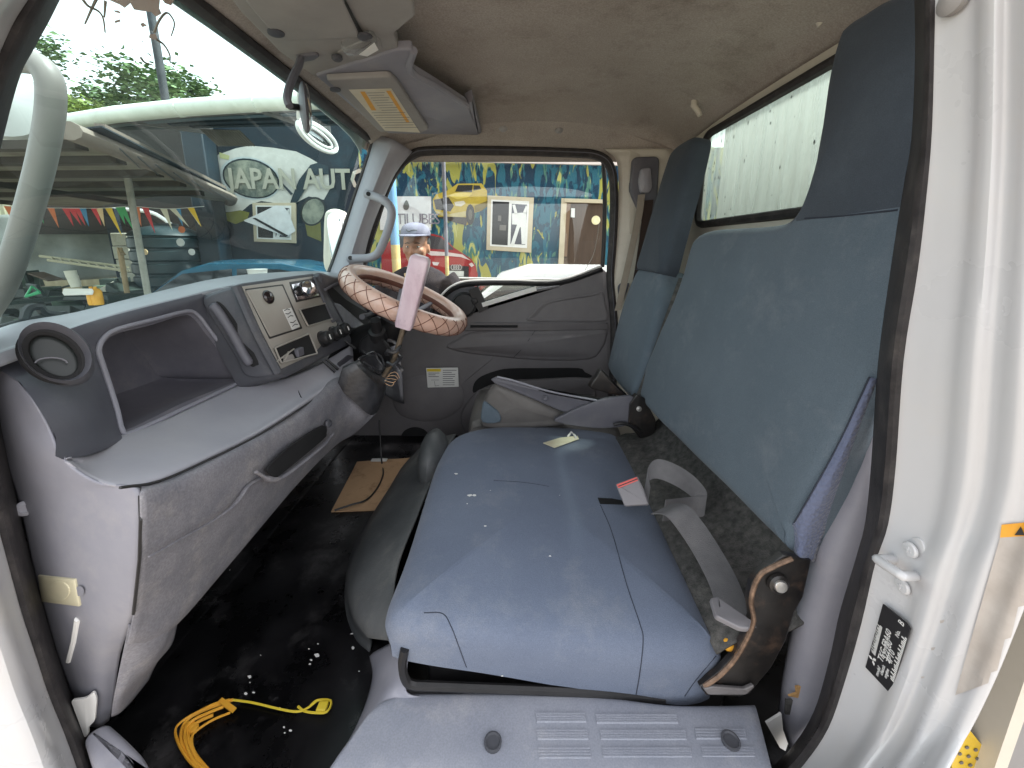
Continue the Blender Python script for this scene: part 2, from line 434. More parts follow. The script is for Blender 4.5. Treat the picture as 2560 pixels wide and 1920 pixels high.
m_knob = mat('pink_lever_sleeve', (.52, .37, .44, 1), (.70, .58, .63, 1), rough=.3, scale=22, lo=.3, hi=.7, dirt=(.36, .27, .32, 1), dirt_amt=.7, dirt_scale=14, coat=.3, stretch=(1, 1, .25))
m_boot = mat('black_leather_boot', (.018, .018, .021, 1), (.05, .05, .055, 1), rough=.35, scale=24, bump=.5, bscale=90, spec=.5)
m_ivory = mat('yellowed_ivory_plastic', (.50, .46, .32, 1), (.56, .52, .37, 1), rough=.45, scale=8, bump=.04)
m_white = mat('white_plastic', (.72, .71, .68, 1), (.78, .77, .75, 1), rough=.45, scale=6)
m_paper = mat('white_sticker', (.66, .66, .64, 1), (.74, .74, .72, 1), rough=.6, scale=10)
m_ink = mat('black_ink', (.03, .03, .03, 1), rough=.6)
m_grime = mat('greasy_ink', (.12, .11, .1, 1), rough=.6)
m_card = mat('cardboard', (.42, .27, .16, 1), (.50, .33, .20, 1), rough=.9, scale=5, dirt=(.17, .09, .05, 1), dirt_amt=.9, dirt_scale=9, spec=.1)
m_orange = mat('orange_paint', (.72, .33, .03, 1), (.80, .42, .05, 1), rough=.5, scale=20)
m_yellow = mat('yellow_plastic', (.70, .52, .03, 1), (.75, .6, .08, 1), rough=.45, scale=20)
m_glass = glass_mat('windscreen_glass', (.70, .87, .85, 1), haze=(.45, .70, .70, 1), haze_amt=.014)
m_sglass = glass_mat('side_glass', (.93, .96, .94, 1))
m_rglass = glass_mat('dirty_rear_glass', (.78, .86, .81, 1), haze=(.60, .645, .61, 1), haze_amt=.38, streak=(1, 9, .6))
m_lens = glass_mat('clear_lens', (.9, .9, .9, 1), haze=(.8, .8, .8, 1), haze_amt=.25)
m_mirror = mat('mirror_glass', (.85, .87, .88, 1), rough=.02, metal=1, rvar=.01)
m_thread = mat('dark_stitching', (.03, .036, .052, 1), rough=.9)
# ------------------------------------------------------------------ ground
gm = M(); gm.poly([V((-60, -60, -CZ)), V((60, -60, -CZ)), V((60, 80, -CZ)), V((-60, 80, -CZ))])
m_ground = mat('dusty_yard_ground', (.20, .17, .14, 1), (.30, .26, .21, 1), rough=.95, scale=1.2, bump=.6, bscale=30, dirt=(.12, .10, .08, 1), dirt_amt=.6, dirt_scale=.7)
solo('ground', gm, m_ground, kind='structure')

# ------------------------------------------------------------------ truck cab shell
YN, YF = .47, 1.85
cab = thing('truck_cab', (0, 1.16, -.97), 'white truck cab seen from inside with stained headliner and open near door', 'truck cab')
rows = []
for x, z in ((-.60, .468), (-.50, .50), (-.25, .545), (.1, .56), (.45, .545), (.66, .50), (.742, .452)):
    rows.append([V((x, y, z - d)) for y, d in ((YN, .07), (YN + .07, .02), (.8, .0), (1.17, -.006), (1.5, 0), (1.74, .02), (YF - .005, .062))])
m = M(); m.patch(rows, 6, 6)
part(cab, 'roof_lining', m, m_roof, 'brown stained headliner', solid=.012)
# roof skin above the lining
m = M(); m.patch([[p + V((0, 0, .05)) for p in r_] for r_ in rows], 2, 2)
part(cab, 'roof_skin', m, m_paint, solid=.004)
# lining buttons and coat hooks
for p in WZ([(1258, 329, .43), (1397, 333, .43)]):
    m = M(); m.lathe([(.016, 0), (.016, .004), (.012, .008), (.004, .010)], p + V((0, 0, .012)), (0, -.3, -1), 16)
    part(cab, 'lining_button', m, m_visor)
for px, py, zz in ((2030, 25, .52), (1735, 265, .485)):
    p = W(px, py, z=zz); m = M(); m.tube([p + V((0, 0, .05)), p, p + V((.012, -.006, -.016)), p + V((.02, -.01, -.034))], [.011, .011, .010, .008], 10)
    part(cab, 'coat_hook', m, m_inpaint)
m = M(); m.patch([[p_ + V((0, 0, .05)) for p_ in rows[0]], [p_ + V((-.05, 0, .03)) for p_ in rows[0]], [p_ + V((-.06, 0, -.005)) for p_ in rows[0]]], 2, 3)
part(cab, 'roof_front_skin', m, m_paint, solid=.004)
# windscreen header strip
m = M(); m.tube([V((-.612, .40, .462)), V((-.612, .9, .464)), V((-.612, 1.4, .462)), V((-.60, 1.82, .448))], .020, 8, flat=.75)
part(cab, 'windscreen_header', m, m_rubber)
# side rails over the doors
m = M(); m.patch([[V((x, YF - .06, .525)), V((x, YF - .012, .47)), V((x, YF + .012, .425)), V((x, YF + .03, .375))] for x in (-.64, -.2, .2, .45, .742)], 4, 3)
part(cab, 'door_rail_lining', m, m_roof, solid=.006)
m = M(); m.patch([[V((x, YN + .01, .405)), V((x, YN - .02, .39)), V((x, YN - .04, .36)), V((x, YN - .06, .40))] for x in (-.56, -.2, .2, .45, .742)], 4, 3)
part(cab, 'near_roof_rail', m, m_paint, solid=.006)
# rear wall around its window
XR = .738
wy0, wy1, wz0, wz1 = .73, 1.615, .088, .415
m = M()
def rect(m, y0, y1, z0, z1): m.prism([V((XR, y0, z0)), V((XR, y1, z0)), V((XR, y1, z1)), V((XR, y0, z1))], (.02, 0, 0))
rect(m, YN - .02, YF, -.97, wz0); rect(m, YN - .02, YF, wz1, .47); rect(m, YN - .02, wy0, wz0, wz1); rect(m, wy1, YF, wz0, wz1)
part(cab, 'rear_wall', m, m_inpaint)
m = M(); hole = roundpoly([V((XR - .004, y, z)) for y, z in ((wy0, wz0), (wy1, wz0), (wy1, wz1), (wy0, wz1))], .05, 6)
m.tube(hole, .014, 8, closed=True)
part(cab, 'rear_window_seal', m, m_rubber)
m = M(); m.prism(roundpoly([V((XR + .002, y, z)) for y, z in ((wy0, wz0), (wy1, wz0), (wy1, wz1), (wy0, wz1))], .05, 6), (.004, 0, 0))
rw = part(cab, 'rear_window', m, m_rglass, 'dirty rear window with pale streaks and black specks')
m = M(); rnd = random.Random(3)
for i in range(64):
    c = V((XR - .0008, rnd.uniform(.95, wy1 - .02) if i % 2 else wy1 - abs(rnd.gauss(0, .09)) - .02, rnd.uniform(wz0 + .02, wz1 - .02)))
    r_ = rnd.choice((.0012, .0018, .003)); e = rnd.uniform(1, 2.4)
    m.poly([c + V((0, math.cos(k * 1.047) * r_, math.sin(k * 1.047) * r_ * e)) for k in range(6)])
o = part(rw, 'specks', m, m_ink); o['kind'] = 'stuff'
# corrugated panel of the load body behind the cab
m = M(); zz0, zz1 = -.6, 2.05  # panel top raised out of view to block sun through the rear window
pts = []
for i in range(121):
    yy = -.1 + i * .03; pts.append((yy, 1.75 + (.05 if (i // 2) % 2 else 0)))
m.add([V((x, y, z)) for y, x in pts for z in (zz0, zz1)], [(2 * i, 2 * i + 2, 2 * i + 3, 2 * i + 1) for i in range(120)])
m_corr = mat('white_corrugated_metal', (.66, .68, .67, 1), (.76, .78, .76, 1), rough=.5, scale=4, dirt=(.38, .38, .37, 1), dirt_amt=.5, dirt_scale=5, stretch=(1, 1, .3))
solo('cargo_box', m, m_corr, 'white corrugated metal panel of the load body behind the rear window', 'load body', solid=.003)

# far B pillar: cream painted sheet between door seal and rear wall
m = M()
m.patch([[W(1512, 372, y=1.84), W(1600, 372, y=1.82), W(1680, 372, y=1.82)], [W(1545, 420, y=1.86), W(1600, 420, y=1.83), W(1690, 420, y=1.82)],
         [W(1540, 600, y=1.86), W(1600, 600, y=1.83), W(1690, 600, y=1.82)], [W(1525, 740, y=1.86), W(1590, 740, y=1.83), W(1700, 740, y=1.82)],
         [W(1540, 830, y=1.86), W(1590, 830, y=1.83), W(1700, 830, y=1.82)], [W(1540, 1250, y=1.86), W(1590, 1250, y=1.83), W(1720, 1250, y=1.82)]], 4, 6)
part(cab, 'rear_pillar', m, m_inpaint, 'cream painted pillar behind the driver door', solid=.006)
m = M(); m.slab(roundpoly(WS([(1574, 376), (1600, 374), (1600, 584), (1574, 584)], y=1.822), .004), (0, -1, 0), .006, .002)
part(cab, 'pillar_panel', m, m_inpaint)
# belt cover on the pillar
m = M(); m.slab(roundpoly(WS([(1582, 392), (1650, 390), (1640, 590), (1618, 588), (1612, 560), (1576, 480)], y=1.80), .025, 4), (0, -1, 0), .03, .008)
bc = part(cab, 'belt_cover', m, m_mid)
m = M(); m.slab(roundpoly(WS([(1604, 420), (1628, 418), (1632, 470), (1622, 484), (1602, 480), (1598, 450)], y=1.772), .012, 4), (0, -1, 0), .02, .008, bulge=.006)
part(bc, 'belt_guide', m, m_trim_lt)
m = M(); m.slab(roundpoly(WS([(1545, 716), (1552, 708), (1575, 708), (1560, 750), (1548, 750)], y=1.815), .008), (0, -1, 0), .01, .003)
part(cab, 'pillar_cap', m, m_mid)

# far A pillar trim
m = M()
m.patch([[W(940, 338, y=1.79), W(985, 350, y=1.75), W(1030, 378, y=1.82)],
         [W(915, 420, y=1.79), W(952, 428, y=1.74), W(988, 432, y=1.82)],
         [W(888, 500, y=1.79), W(922, 506, y=1.73), W(954, 505, y=1.82)],
         [W(864, 575, y=1.79), W(896, 580, y=1.72), W(926, 578, y=1.82)],
         [W(842, 640, y=1.79), W(876, 646, y=1.72), W(908, 650, y=1.82)],
         [W(818, 705, y=1.78), W(860, 712, y=1.70), W(900, 716, y=1.80)]], 4, 5)
part(cab, 'windscreen_pillar', m, m_trim_lt, 'grey trim of the windscreen pillar beside the driver door', solid=.006)
m = M(); m.tube(WY([(950, 330, 1.80), (938, 346, 1.80), (912, 424, 1.80), (884, 505, 1.80), (838, 645, 1.80), (814, 708, 1.79)]), .013, 8)
part(cab, 'windscreen_side_seal', m, m_rubber)
# far door opening seal
path = spline(WY([(903, 690, 1.84), (912, 640, 1.845), (934, 565, 1.85), (962, 480, 1.85), (990, 425, 1.85), (1030, 388, 1.85), (1080, 377, 1.85), (1250, 377, 1.85), (1420, 382, 1.85), (1490, 388, 1.85), (1525, 415, 1.85), (1535, 480, 1.855), (1532, 600, 1.86), (1526, 690, 1.86), (1532, 760, 1.86), (1536, 840, 1.86), (1530, 1000, 1.86)]), 4)
m = M(); m.tube(path, .019, 8); part(cab, 'far_door_seal', m, m_rubber)
m = M(); m.tube([p + V((0, -.016, 0)) for p in path], .0035, 6); part(cab, 'seal_lip', m, m_mid)

# floor, bulkhead and kick panels
m = M(); m.prism([V((-.95, YN + .03, -.97)), V((XR, YN + .03, -.97)), V((XR, YF + .10, -.97)), V((-.95, YF + .10, -.97))], (0, 0, .02))
part(cab, 'floor_pan', m, m_mat, 'black vinyl cab floor')
m = M(); m.patch([[V((-.80, y, -.955)), V((-.91, y, -.93)), V((-.94, y, -.80)), V((-.94, y, -.2))] for y in (YN - .02, .9, 1.4, YF + .04)], 5, 3)
part(cab, 'bulkhead', m, m_mat, solid=.006)
m = M(); m.prism([V((-.93, YF + .08, -.97)), V((.735, YF + .08, -.97)), V((.735, YF + .08, -.55)), V((-.93, YF + .08, -.55))], (0, .02, 0))
part(cab, 'far_sill_wall', m, m_door)
# windscreen (with the strip below it)
top = [V((-.625, .50, .455)), V((-.635, .8, .462)), V((-.637, 1.17, .464)), V((-.632, 1.5, .460)), V((-.615, 1.80, .448))]
bot = [V((-.80, .53, -.155)), V((-.86, .8, -.15)), V((-.875, 1.17, -.145)), V((-.86, 1.5, -.14)), V((-.815, 1.80, -.14))]
mid = [(a + b) / 2 + V((-.022, 0, 0)) for a, b in zip(top, bot)]
m = M(); m.patch([top, mid, bot], 5, 6)
ws = part(cab, 'windscreen', m, m_glass, 'large tinted windscreen with torn sticker scraps at its top')
def wsp(nx, ny):                           # a pixel on the inner face of the windscreen
    return W(nx, ny, pl=(V((-.638, 1.1, .46)), V((.93, 0, -.36)).normalized())) * .985
m_tape = mat('torn_sticker', (.50, .46, .42, 1), (.62, .56, .5, 1), rough=.8, scale=30, dirt=(.42, .22, .14, 1), dirt_amt=.7, dirt_scale=30)
m = M()
for pts in ([(250, -10), (300, 12), (312, 20), (326, 8), (335, 24), (352, 27), (378, 30), (390, 42), (404, 34), (398, 20), (400, 0), (392, -14)],
            [(400, -8), (412, 8), (428, 14), (436, 0), (430, -12)], [(282, 26), (294, 26), (302, 30), (300, 34), (290, 31)],
            [(286, 52), (300, 48), (302, 54), (288, 58)], [(350, 60), (358, 56), (368, 64), (356, 68)], [(374, 86), (388, 84), (394, 96), (384, 100), (372, 94)], [(328, 122), (334, 121), (333, 125)], [(351, 104), (358, 103), (363, 94), (357, 106)]):
    m = M(); m.poly([wsp(*p) for p in pts]); part(ws, 'sticker_scrap', m, m_tape, sharp=None)
m_stem = mat('dry_stem', (.16, .15, .12, 1), (.25, .22, .18, 1), rough=.8)
for pts in ([(208, 0), (222, 16), (246, 28), (258, 46), (263, 82)], [(241, -4), (228, 24), (212, 60)], [(264, 2), (261, 44)], [(386, 82), (398, 52), (416, 32), (430, 44), (436, 62), (428, 90)], [(390, 98), (410, 112), (424, 136), (425, 156)], [(352, 144), (362, 156), (382, 163)]):
    pp = spline([wsp(*p) for p in pts], 4); n_ = len(pp); m = M()
    m.tube(pp, [.0022 * (1 - .6 * i / n_) for i in range(n_)], 5)
    part(ws, 'dry_stem', m, m_stem)
m = M(); m.poly([wsp(*p) for p in ((911, 342), (929, 348), (919, 377), (901, 369))])
part(ws, 'inspection_sticker', m, m_paper, 'small cream sticker in the upper corner')
# crooked strip of cowl and wipers outside at the near corner
m = M(); m.tube(spline(WX([(60, 800, -.90), (72, 772, -.90), (98, 768, -.90), (112, 782, -.90), (150, 788, -.90)]), 4), .007, 6)
m.tube(spline(WX([(0, 820, -.88), (50, 806, -.90), (100, 794, -.9), (165, 784, -.9)]), 3), .006, 6)
part(cab, 'wiper', m, m_black, 'wiper arm outside the near corner of the windscreen')

# ------------------------------------------------------------------ near door opening: seal, jamb, lower trim
SR = [(2338, -40), (2338, 0), (2336, 108), (2330, 325), (2317, 488), (2295, 678), (2260, 900), (2240, 1166), (2221, 1310), (2188, 1410), (2155, 1555), (2116, 1693), (2071, 1821), (2010, 1912), (1950, 1975)]
SL = [(2290, -40), (2290, 0), (2292, 163), (2282, 353), (2262, 450), (2236, 597), (2195, 900), (2178, 1150), (2164, 1300), (2143, 1390), (2099, 1527), (2077, 1638), (2040, 1770), (1985, 1860), (1920, 1925)]
SL = [(a[0] + (b[0] - a[0]) * .22, a[1] + (b[1] - a[1]) * .22) for a, b in zip(SL, SR)]
rows = []
for (a, b) in zip(SL, SR):
    mx_, my_ = (a[0] + b[0]) / 2, (a[1] + b[1]) / 2
    rows.append([W(a[0] - 10, a[1], y=.535), W(a[0], a[1], y=.51), W(mx_, my_, y=.470), W(b[0], b[1], y=.468), W(b[0] + 4, b[1] + 2, y=.475)])
m = M(); m.patch(rows, 3, 5)
part(cab, 'door_seal', m, m_rubber, 'ribbed black rubber door seal along the near rear pillar', solid=.003)
m = M()
for i in range(120):                       # cross ribs of the rubber
    t = i / 119 * (len(SL) - 1.001); k = int(t); f = t - k
    a = V(SL[k]).lerp(V(SL[k + 1]), f) if False else ((SL[k][0] * (1 - f) + SL[k + 1][0] * f), (SL[k][1] * (1 - f) + SL[k + 1][1] * f))
    b = ((SR[k][0] * (1 - f) + SR[k + 1][0] * f), (SR[k][1] * (1 - f) + SR[k + 1][1] * f))
    m.tube([W(a[0] * .55 + b[0] * .45, a[1] * .55 + b[1] * .45, y=.4725), W(b[0] - 6, b[1], y=.468)], .0016, 4)
o = part(cab, 'seal_ribs', m, m_rubber); o['kind'] = 'stuff'
JO = [(2700, -60), (2700, 0), (2700, 108), (2700, 325), (2700, 488), (2700, 678), (2700, 900), (2680, 1166), (2640, 1310), (2600, 1410), (2545, 1555), (2489, 1693), (2425, 1826), (2375, 1912), (2340, 1990)]
rows = []
for (a, b) in zip(SR, JO):
    xs = W(a[0], a[1], y=.468).x; row = []
    for f, dx in ((-.02, -.004), (.05, .0), (.16, .003), (.27, .004), (.34, -.004), (.41, -.006), (.47, .004), (.53, .007), (.60, -.001), (.67, -.004), (.74, .004), (.82, .008), (.92, .004), (1.0, .012)):
        row.append(W(a[0] + (b[0] - a[0]) * f, a[1] + (b[1] - a[1]) * f, x=xs + .014 * f + dx * .55))
    rows.append(row)
m = M(); m.patch(rows, 3, 4)
jamb = part(cab, 'door_jamb', m, m_paint, 'white painted rear door jamb with folded ridges', solid=.003); HJ = Hit(m)
def jp(nx, ny, d=.002): return W(nx, ny, x=.481 - d)
# plates stuck on the jamb
m = M(); pl_ = [(2210, 1510), (2267, 1556), (2278, 1572), (2228, 1734), (2166, 1668)]
def jsurf(nx, ny):
    for k in range(len(SR) - 1):
        if SR[k][1] <= ny <= SR[k + 1][1]:
            f = (ny - SR[k][1]) / (SR[k + 1][1] - SR[k][1]); sx = SR[k][0] * (1 - f) + SR[k + 1][0] * f
            return W(sx, ny, y=.468).x
    return .45
xj = jsurf(2210, 1620)
m.prism([W(p[0], p[1], x=xj - .001) for p in pl_], (-.0015, 0, 0))
plate = part(cab, 'data_plate', m, m_black, 'black data plate with white print on the door jamb')
r_ = (W(2228, 1560, x=xj) - W(2190, 1690, x=xj)).normalized(); u_ = V((-1, 0, 0)).cross(r_)
if u_.dot(W(2190, 1600, x=xj) - W(2250, 1600, x=xj)) < 0: u_ = -u_
for body, size, px, py in (('TKG-FBA60', .0105, 2206, 1658), ('522780', .0105, 2217, 1654), ('4P10', .0105, 2228, 1664), ('B', .0105, 2258, 1568), ('No.', .007, 2246, 1596), ('model', .006, 2195, 1692), ('chassis', .006, 2206, 1690), ('engine', .006, 2216, 1698)):
    part(plate, 'lettering', text_mesh(body, size, W(px, py, x=xj - .0029), r_, u_, .0002), m_paper, sharp=None)
for (a, b, wd) in (((2188, 1640), (2206, 1568), .008), ((2234, 1706), (2268, 1596), .0065)):
    A, B = W(a[0], a[1], x=xj - .0029), W(b[0], b[1], x=xj - .0029); m = M(); n_ = 26
    for i in range(n_):
        p = A.lerp(B, i / n_); q = A.lerp(B, (i + .72) / n_); h1 = wd * (.7 + .3 * math.sin(i * 2.7))
        m.poly([p, q, q + u_ * h1, p + u_ * h1])
    part(plate, 'print_line', m, m_paper, sharp=None)
m = M()                                    # three-diamond mark on the plate
c = W(2182, 1650, x=xj - .0029)
for a in (90, 210, 330):
    d = r_ * math.sin(R(a)) * 0 + u_ * math.sin(R(a)) + r_ * math.cos(R(a)); e = u_ * math.cos(R(a)) - r_ * math.sin(R(a))
    m.poly([c, c + d * .0035 + e * .002, c + d * .007, c + d * .0035 - e * .002])
part(plate, 'emblem', m, m_paper, sharp=None)
# striker
xs_ = jsurf(2290, 1380)
m = M(); m.slab(spline([W(px, py, x=xs_ + .004) for px, py in ((2285, 1343), (2306, 1356), (2314, 1400), (2310, 1460), (2290, 1490), (2258, 1490), (2240, 1462), (2240, 1410), (2258, 1362))], 3, True), (-1, 0, 0), .004, .0015)
st = part(cab, 'striker_plate', m, m_paint, 'white door striker with worn loop')
m = M(); a, b = W(2240, 1398, x=xs_ + .004), W(2292, 1440, x=xs_ + .004)
a2, b2 = W(2192, 1398, x=xs_ - .033), W(2256, 1440, x=xs_ - .033)
m.tube(spline([a, a.lerp(a2, .85), a2.lerp(b2, .12), a2.lerp(b2, .88), b.lerp(b2, .85), b], 4), .0058, 10)
part(st, 'striker_loop', m, m_paint)
for px, py in ((2277, 1374), (2258, 1466)):
    m = M(); c = W(px, py, x=xs_ - .0006); m.lathe([(.0095, 0), (.0095, .002), (.008, .0035), (.0, .0042)], c, (-1, 0, 0), 16)
    m.box(c + V((-.0042, 0, 0)), (.001, .008, .0016)); m.box(c + V((-.0044, 0, 0)), (.001, .0016, .008))
    part(st, 'screw', m, m_paint)
# weathered warning label
m_label = mat('faded_label', (.42, .375, .335, 1), (.52, .48, .44, 1), rough=.5, scale=25, dirt=(.33, .32, .32, 1), dirt_amt=.8, dirt_scale=14)
lab = part(cab, 'warning_label', decal(HJ, ((2500, 1344), (2600, 1338), (2520, 1690), (2388, 1738)), 8, 14, .004), m_label, 'faded peeling label on the outer edge of the jamb')
part(lab, 'orange_header', decal(HJ, ((2504, 1312), (2600, 1302), (2600, 1338), (2500, 1344)), 8, 3, .004), m_orange)
m = M(); m.poly([HJ(px, py, .005) for px, py in ((2536, 1338), (2552, 1316), (2562, 1338))]); part(lab, 'warning_mark', m, m_ink, sharp=None)
m = M(); m.lathe([(.014, 0), (.014, .006), (.008, .010), (.0, .011)], W(2392, -2, x=jsurf(2392, 2) + .002), (-1, 0, 0), 16)
part(cab, 'rubber_stopper', m, m_visor)
# inner lower trim of the pillar
L_ = [(2184, 990), (2170, 1050), (2106, 1222), (2044, 1365), (2028, 1425), (1994, 1545), (1966, 1695), (1960, 1745), (1955, 1800), (1978, 1868)]
Rr = [(2198, 985), (2192, 1083), (2182, 1250), (2148, 1388), (2104, 1527), (2080, 1638), (2062, 1738), (2040, 1790), (2020, 1850), (2000, 1890)]
rows = [[W(a[0] - 8, a[1], y=.60), W(a[0], a[1], y=.575), W((a[0] + b[0]) / 2, (a[1] + b[1]) / 2, y=.545), W(b[0] + 30, b[1], y=.53)] for a, b in zip(L_, Rr)]
m = M(); m.patch(rows, 4, 4); part(cab, 'pillar_lower_trim', m, m_trim, 'grey plastic lower trim of the near rear pillar', solid=.003)
m = M(); m.poly([W(px, py, y=.55) for px, py in ((1970, 1738), (1990, 1732), (1988, 1716), (2030, 1710), (2058, 1703), (2048, 1742), (2020, 1748))]); part(cab, 'foam_scrap', m, mat('brown_foam', (.42, .24, .09, 1), (.5, .3, .13, 1), rough=.9, scale=40), sharp=None, solid=.003)
m = M(); m.poly([W(px, py, y=.556) for px, py in ((1964, 1748), (2026, 1750), (2016, 1786), (1962, 1784))]); part(cab, 'torn_padding', m, m_felt, sharp=None, solid=.003)
m = M(); m.poly([W(px, py, y=.553) for px, py in ((1914, 1806), (1952, 1782), (1956, 1822), (1968, 1856), (1962, 1874), (1948, 1866))]); part(cab, 'white_clip', m, m_white, sharp=None, solid=.004)

# front edge of the door opening: seal and white jamb, two visible stretches of one pillar
FR = [(150, -25), (136, 0), (110, 52), (72, 121), (38, 188), (4, 310), (-24, 440), (-40, 640), (-36, 860), (-10, 1050), (28, 1230), (69, 1400), (103, 1525), (134, 1630), (169, 1739), (213, 1845), (255, 1950)]
FL = [(82, -25), (69, 0), (36, 52), (0, 130), (-34, 215), (-66, 330), (-90, 450), (-100, 640), (-96, 860), (-66, 1050), (-26, 1230), (19, 1400), (58, 1540), (88, 1630), (124, 1739), (165, 1840), (205, 1950)]
rows = [[W(b[0] + 8, b[1], y=.56), W(b[0], b[1], y=.535), W((a[0] + b[0]) / 2, (a[1] + b[1]) / 2, y=.495), W(a[0], a[1], y=.49), W(a[0] - 5, a[1], y=.497)] for a, b in zip(FL, FR)]
m = M(); m.patch(rows, 3, 5); part(cab, 'door_seal', m, m_rubber, 'black rubber door seal along the near front pillar', solid=.003)
rows = [[W(a[0] + 3, a[1], y=.494), W(a[0] - 30, a[1], y=.47), W(a[0] - 70, a[1], y=.44), W(a[0] - 130, a[1], y=.425), W(a[0] - 260, a[1] + 10, y=.41)] for a in FL]
m = M(); m.patch(rows, 3, 4); part(cab, 'front_door_jamb', m, m_paint, 'white painted front door jamb', solid=.003)
m = M(); m.beam(W(-10, 1792, y=.44), W(74, 1738, y=.462), .010, .003); m.slab(spline([W(px, py, y=.462) for px, py in ((30, 1722), (52, 1700), (62, 1706), (66, 1730), (84, 1732), (60, 1752), (36, 1748))], 2, True), (.5, -.8, .3), .006, .002)
ck = part(cab, 'door_check_strap', m, m_steel, 'steel door check strap and bracket')
m = M(); m.lathe([(.008, 0), (.008, .006), (.005, .008), (0, .0085)], W(54, 1710, y=.458), (.4, -.85, .3), 12); part(ck, 'bolt', m, m_white)

m = M(); m.patch([[V((-.70, .455, -.2)), V((-.86, .46, -.2)), V((-.97, .52, -.2)), V((-1.02, .75, -.2)), V((-1.03, 1.15, -.2))], [V((-.72, .44, -.6)), V((-.88, .44, -.6)), V((-1.0, .50, -.6)), V((-1.05, .75, -.6)), V((-1.06, 1.15, -.6))], [V((-.72, .44, -1.15)), V((-.88, .44, -1.15)), V((-1.0, .50, -1.15)), V((-1.05, .75, -1.15)), V((-1.06, 1.15, -1.15))]], 4, 4)
part(cab, 'front_corner_skin', m, m_paint, solid=.004)
m = M(); m.patch([[V((x, .452, -.865)), V((x, .44, -.92)), V((x, .43, -1.0)), V((x, .45, -1.15))] for x in (-.74, -.3, .1, .52)], 3, 4)
part(cab, 'lower_sill_skin', m, m_paint, solid=.004)
# sill plate
z0 = -.80
m = M()
top_ = [(927, 1783), (952, 1760), (975, 1750), (1017, 1739), (1193, 1735), (1353, 1731), (1520, 1748), (1673, 1767), (1800, 1768), (1887, 1766)]
bot_ = [(805, 1955), (850, 1955), (900, 1955), (960, 1955), (1160, 1955), (1353, 1955), (1520, 1955), (1690, 1955), (1830, 1955), (1935, 1955)]
r0 = [W(px, py, z=z0) for px, py in top_]; r2 = [W(px, py, z=z0 + .002) for px, py in bot_]
rows = [[p + V((0, .012, -.05)) for p in r0], [p + V((0, .004, -.012)) for p in r0], r0, [p.lerp(q, .12) + V((0, 0, .004)) for p, q in zip(r0, r2)], [p.lerp(q, .5) + V((0, 0, .004)) for p, q in zip(r0, r2)], [p.lerp(q, .82) + V((0, 0, .004)) for p, q in zip(r0, r2)], r2, [q + V((0, -.012, -.012)) for q in r2], [q + V((0, -.016, -.08)) for q in r2]]
m.patch(rows, 4, 4)
sill = part(cab, 'sill_plate', m, m_sill, 'lavender grey plastic door sill with raised ribs', solid=.003)
CW = 2.0
def cs(cx, cy): return (820 + cx * .5334, 1660 + cy * .5334)
for (x0, x1, y0, y1, n_) in ((965, 1210, 230, 275, 4), (1245, 1640, 236, 280, 4), (968, 1222, 308, 357, 4), (1265, 1680, 310, 357, 4), (1710, 1960, 303, 355, 4), (975, 1235, 390, 446, 4), (1275, 1705, 392, 440, 4), (1740, 2000, 388, 438, 4)):
    m = M(); A = [W(*cs(x, y), z=z0 + .006) for x, y in ((x0, y0), (x1, y0), (x1 + 8, y1), (x0 + 6, y1))]
    m.prism(A, (0, 0, -.006))
    pd = part(sill, 'tread_pad', m, m_sill)
    m = M()
    for i in range(n_):
        f = (i + .5) / n_
        m.tube([A[0].lerp(A[3], f) + V((.003, 0, .0004)), A[1].lerp(A[2], f) + V((-.003, 0, .0004))], .0022, 6)
    part(pd, 'ribs', m, m_sill)
for cx, cy in ((773, 365), (1888, 358)):
    m = M(); c = W(*cs(cx, cy), z=z0 + .0105); m.lathe([(.014, -.004), (.0145, .0015), (.012, .002), (.0105, -.001), (.0, -.0012)], c, (0, 0, 1), 18)
    s_ = part(sill, 'screw', m, m_dark)
# front end of the sill trim, cream clip and the light slot
m = M(); c0 = WZ([(205, 1838, -.80), (266, 1798, -.80), (313, 1839, -.80), (360, 1886, -.80), (392, 1960, -.80), (250, 1960, -.80)])
m.slab(roundpoly(c0, .02, 4), (0, 0, 1), .14, .012); part(cab, 'sill_front_trim', m, m_trim, 'grey front end of the sill trim')
m = M(); m.slab(roundpoly([W(px, py, y=.522) for px, py in ((176, 1752), (214, 1746), (234, 1728), (242, 1748), (237, 1802), (220, 1820), (222, 1836), (211, 1846))], .006), (.4, -.9, .2), .004, .001); part(cab, 'cream_trim_clip', m, m_white)

# exterior behind the jamb: side of the load body and a yellow reflector
m = M(); m.box((1.25, .75, -.95), (.9, .5, .7)); solo('cargo_box_skirt', m, mat('grey_body_skirt', (.24, .235, .235, 1), (.3, .29, .29, 1), rough=.6, scale=3), 'grey lower side of the load body outside the jamb', 'load body', bevel=.02)
m = M(); yl = [W(px, py, y=.47) for px, py in ((2425, 1826), (2472, 1884), (2452, 1960), (2376, 1960), (2382, 1880))]; m.prism(yl, (0, .004, 0))
yr = solo('yellow_reflector', m, mat('amber_reflector', (.55, .36, .02, 1), (.65, .45, .04, 1), rough=.25, scale=30, dirt=(.2, .12, .02, 1), dirt_amt=.5, dirt_scale=60), 'amber yellow reflector plate low outside the white jamb', 'reflector')
# amber dots
for i in range(9):
    px, py = 2395 + (i % 3) * 22 + (i // 3) * 4, 1862 + (i // 3) * 22 + (i % 3) * 6
    m = M(); m.lathe([(.0032, 0), (.0032, .001)], W(px, py, y=.4695), (0, -1, 0), 6); part(yr, 'prism_dot', m, m_grime)
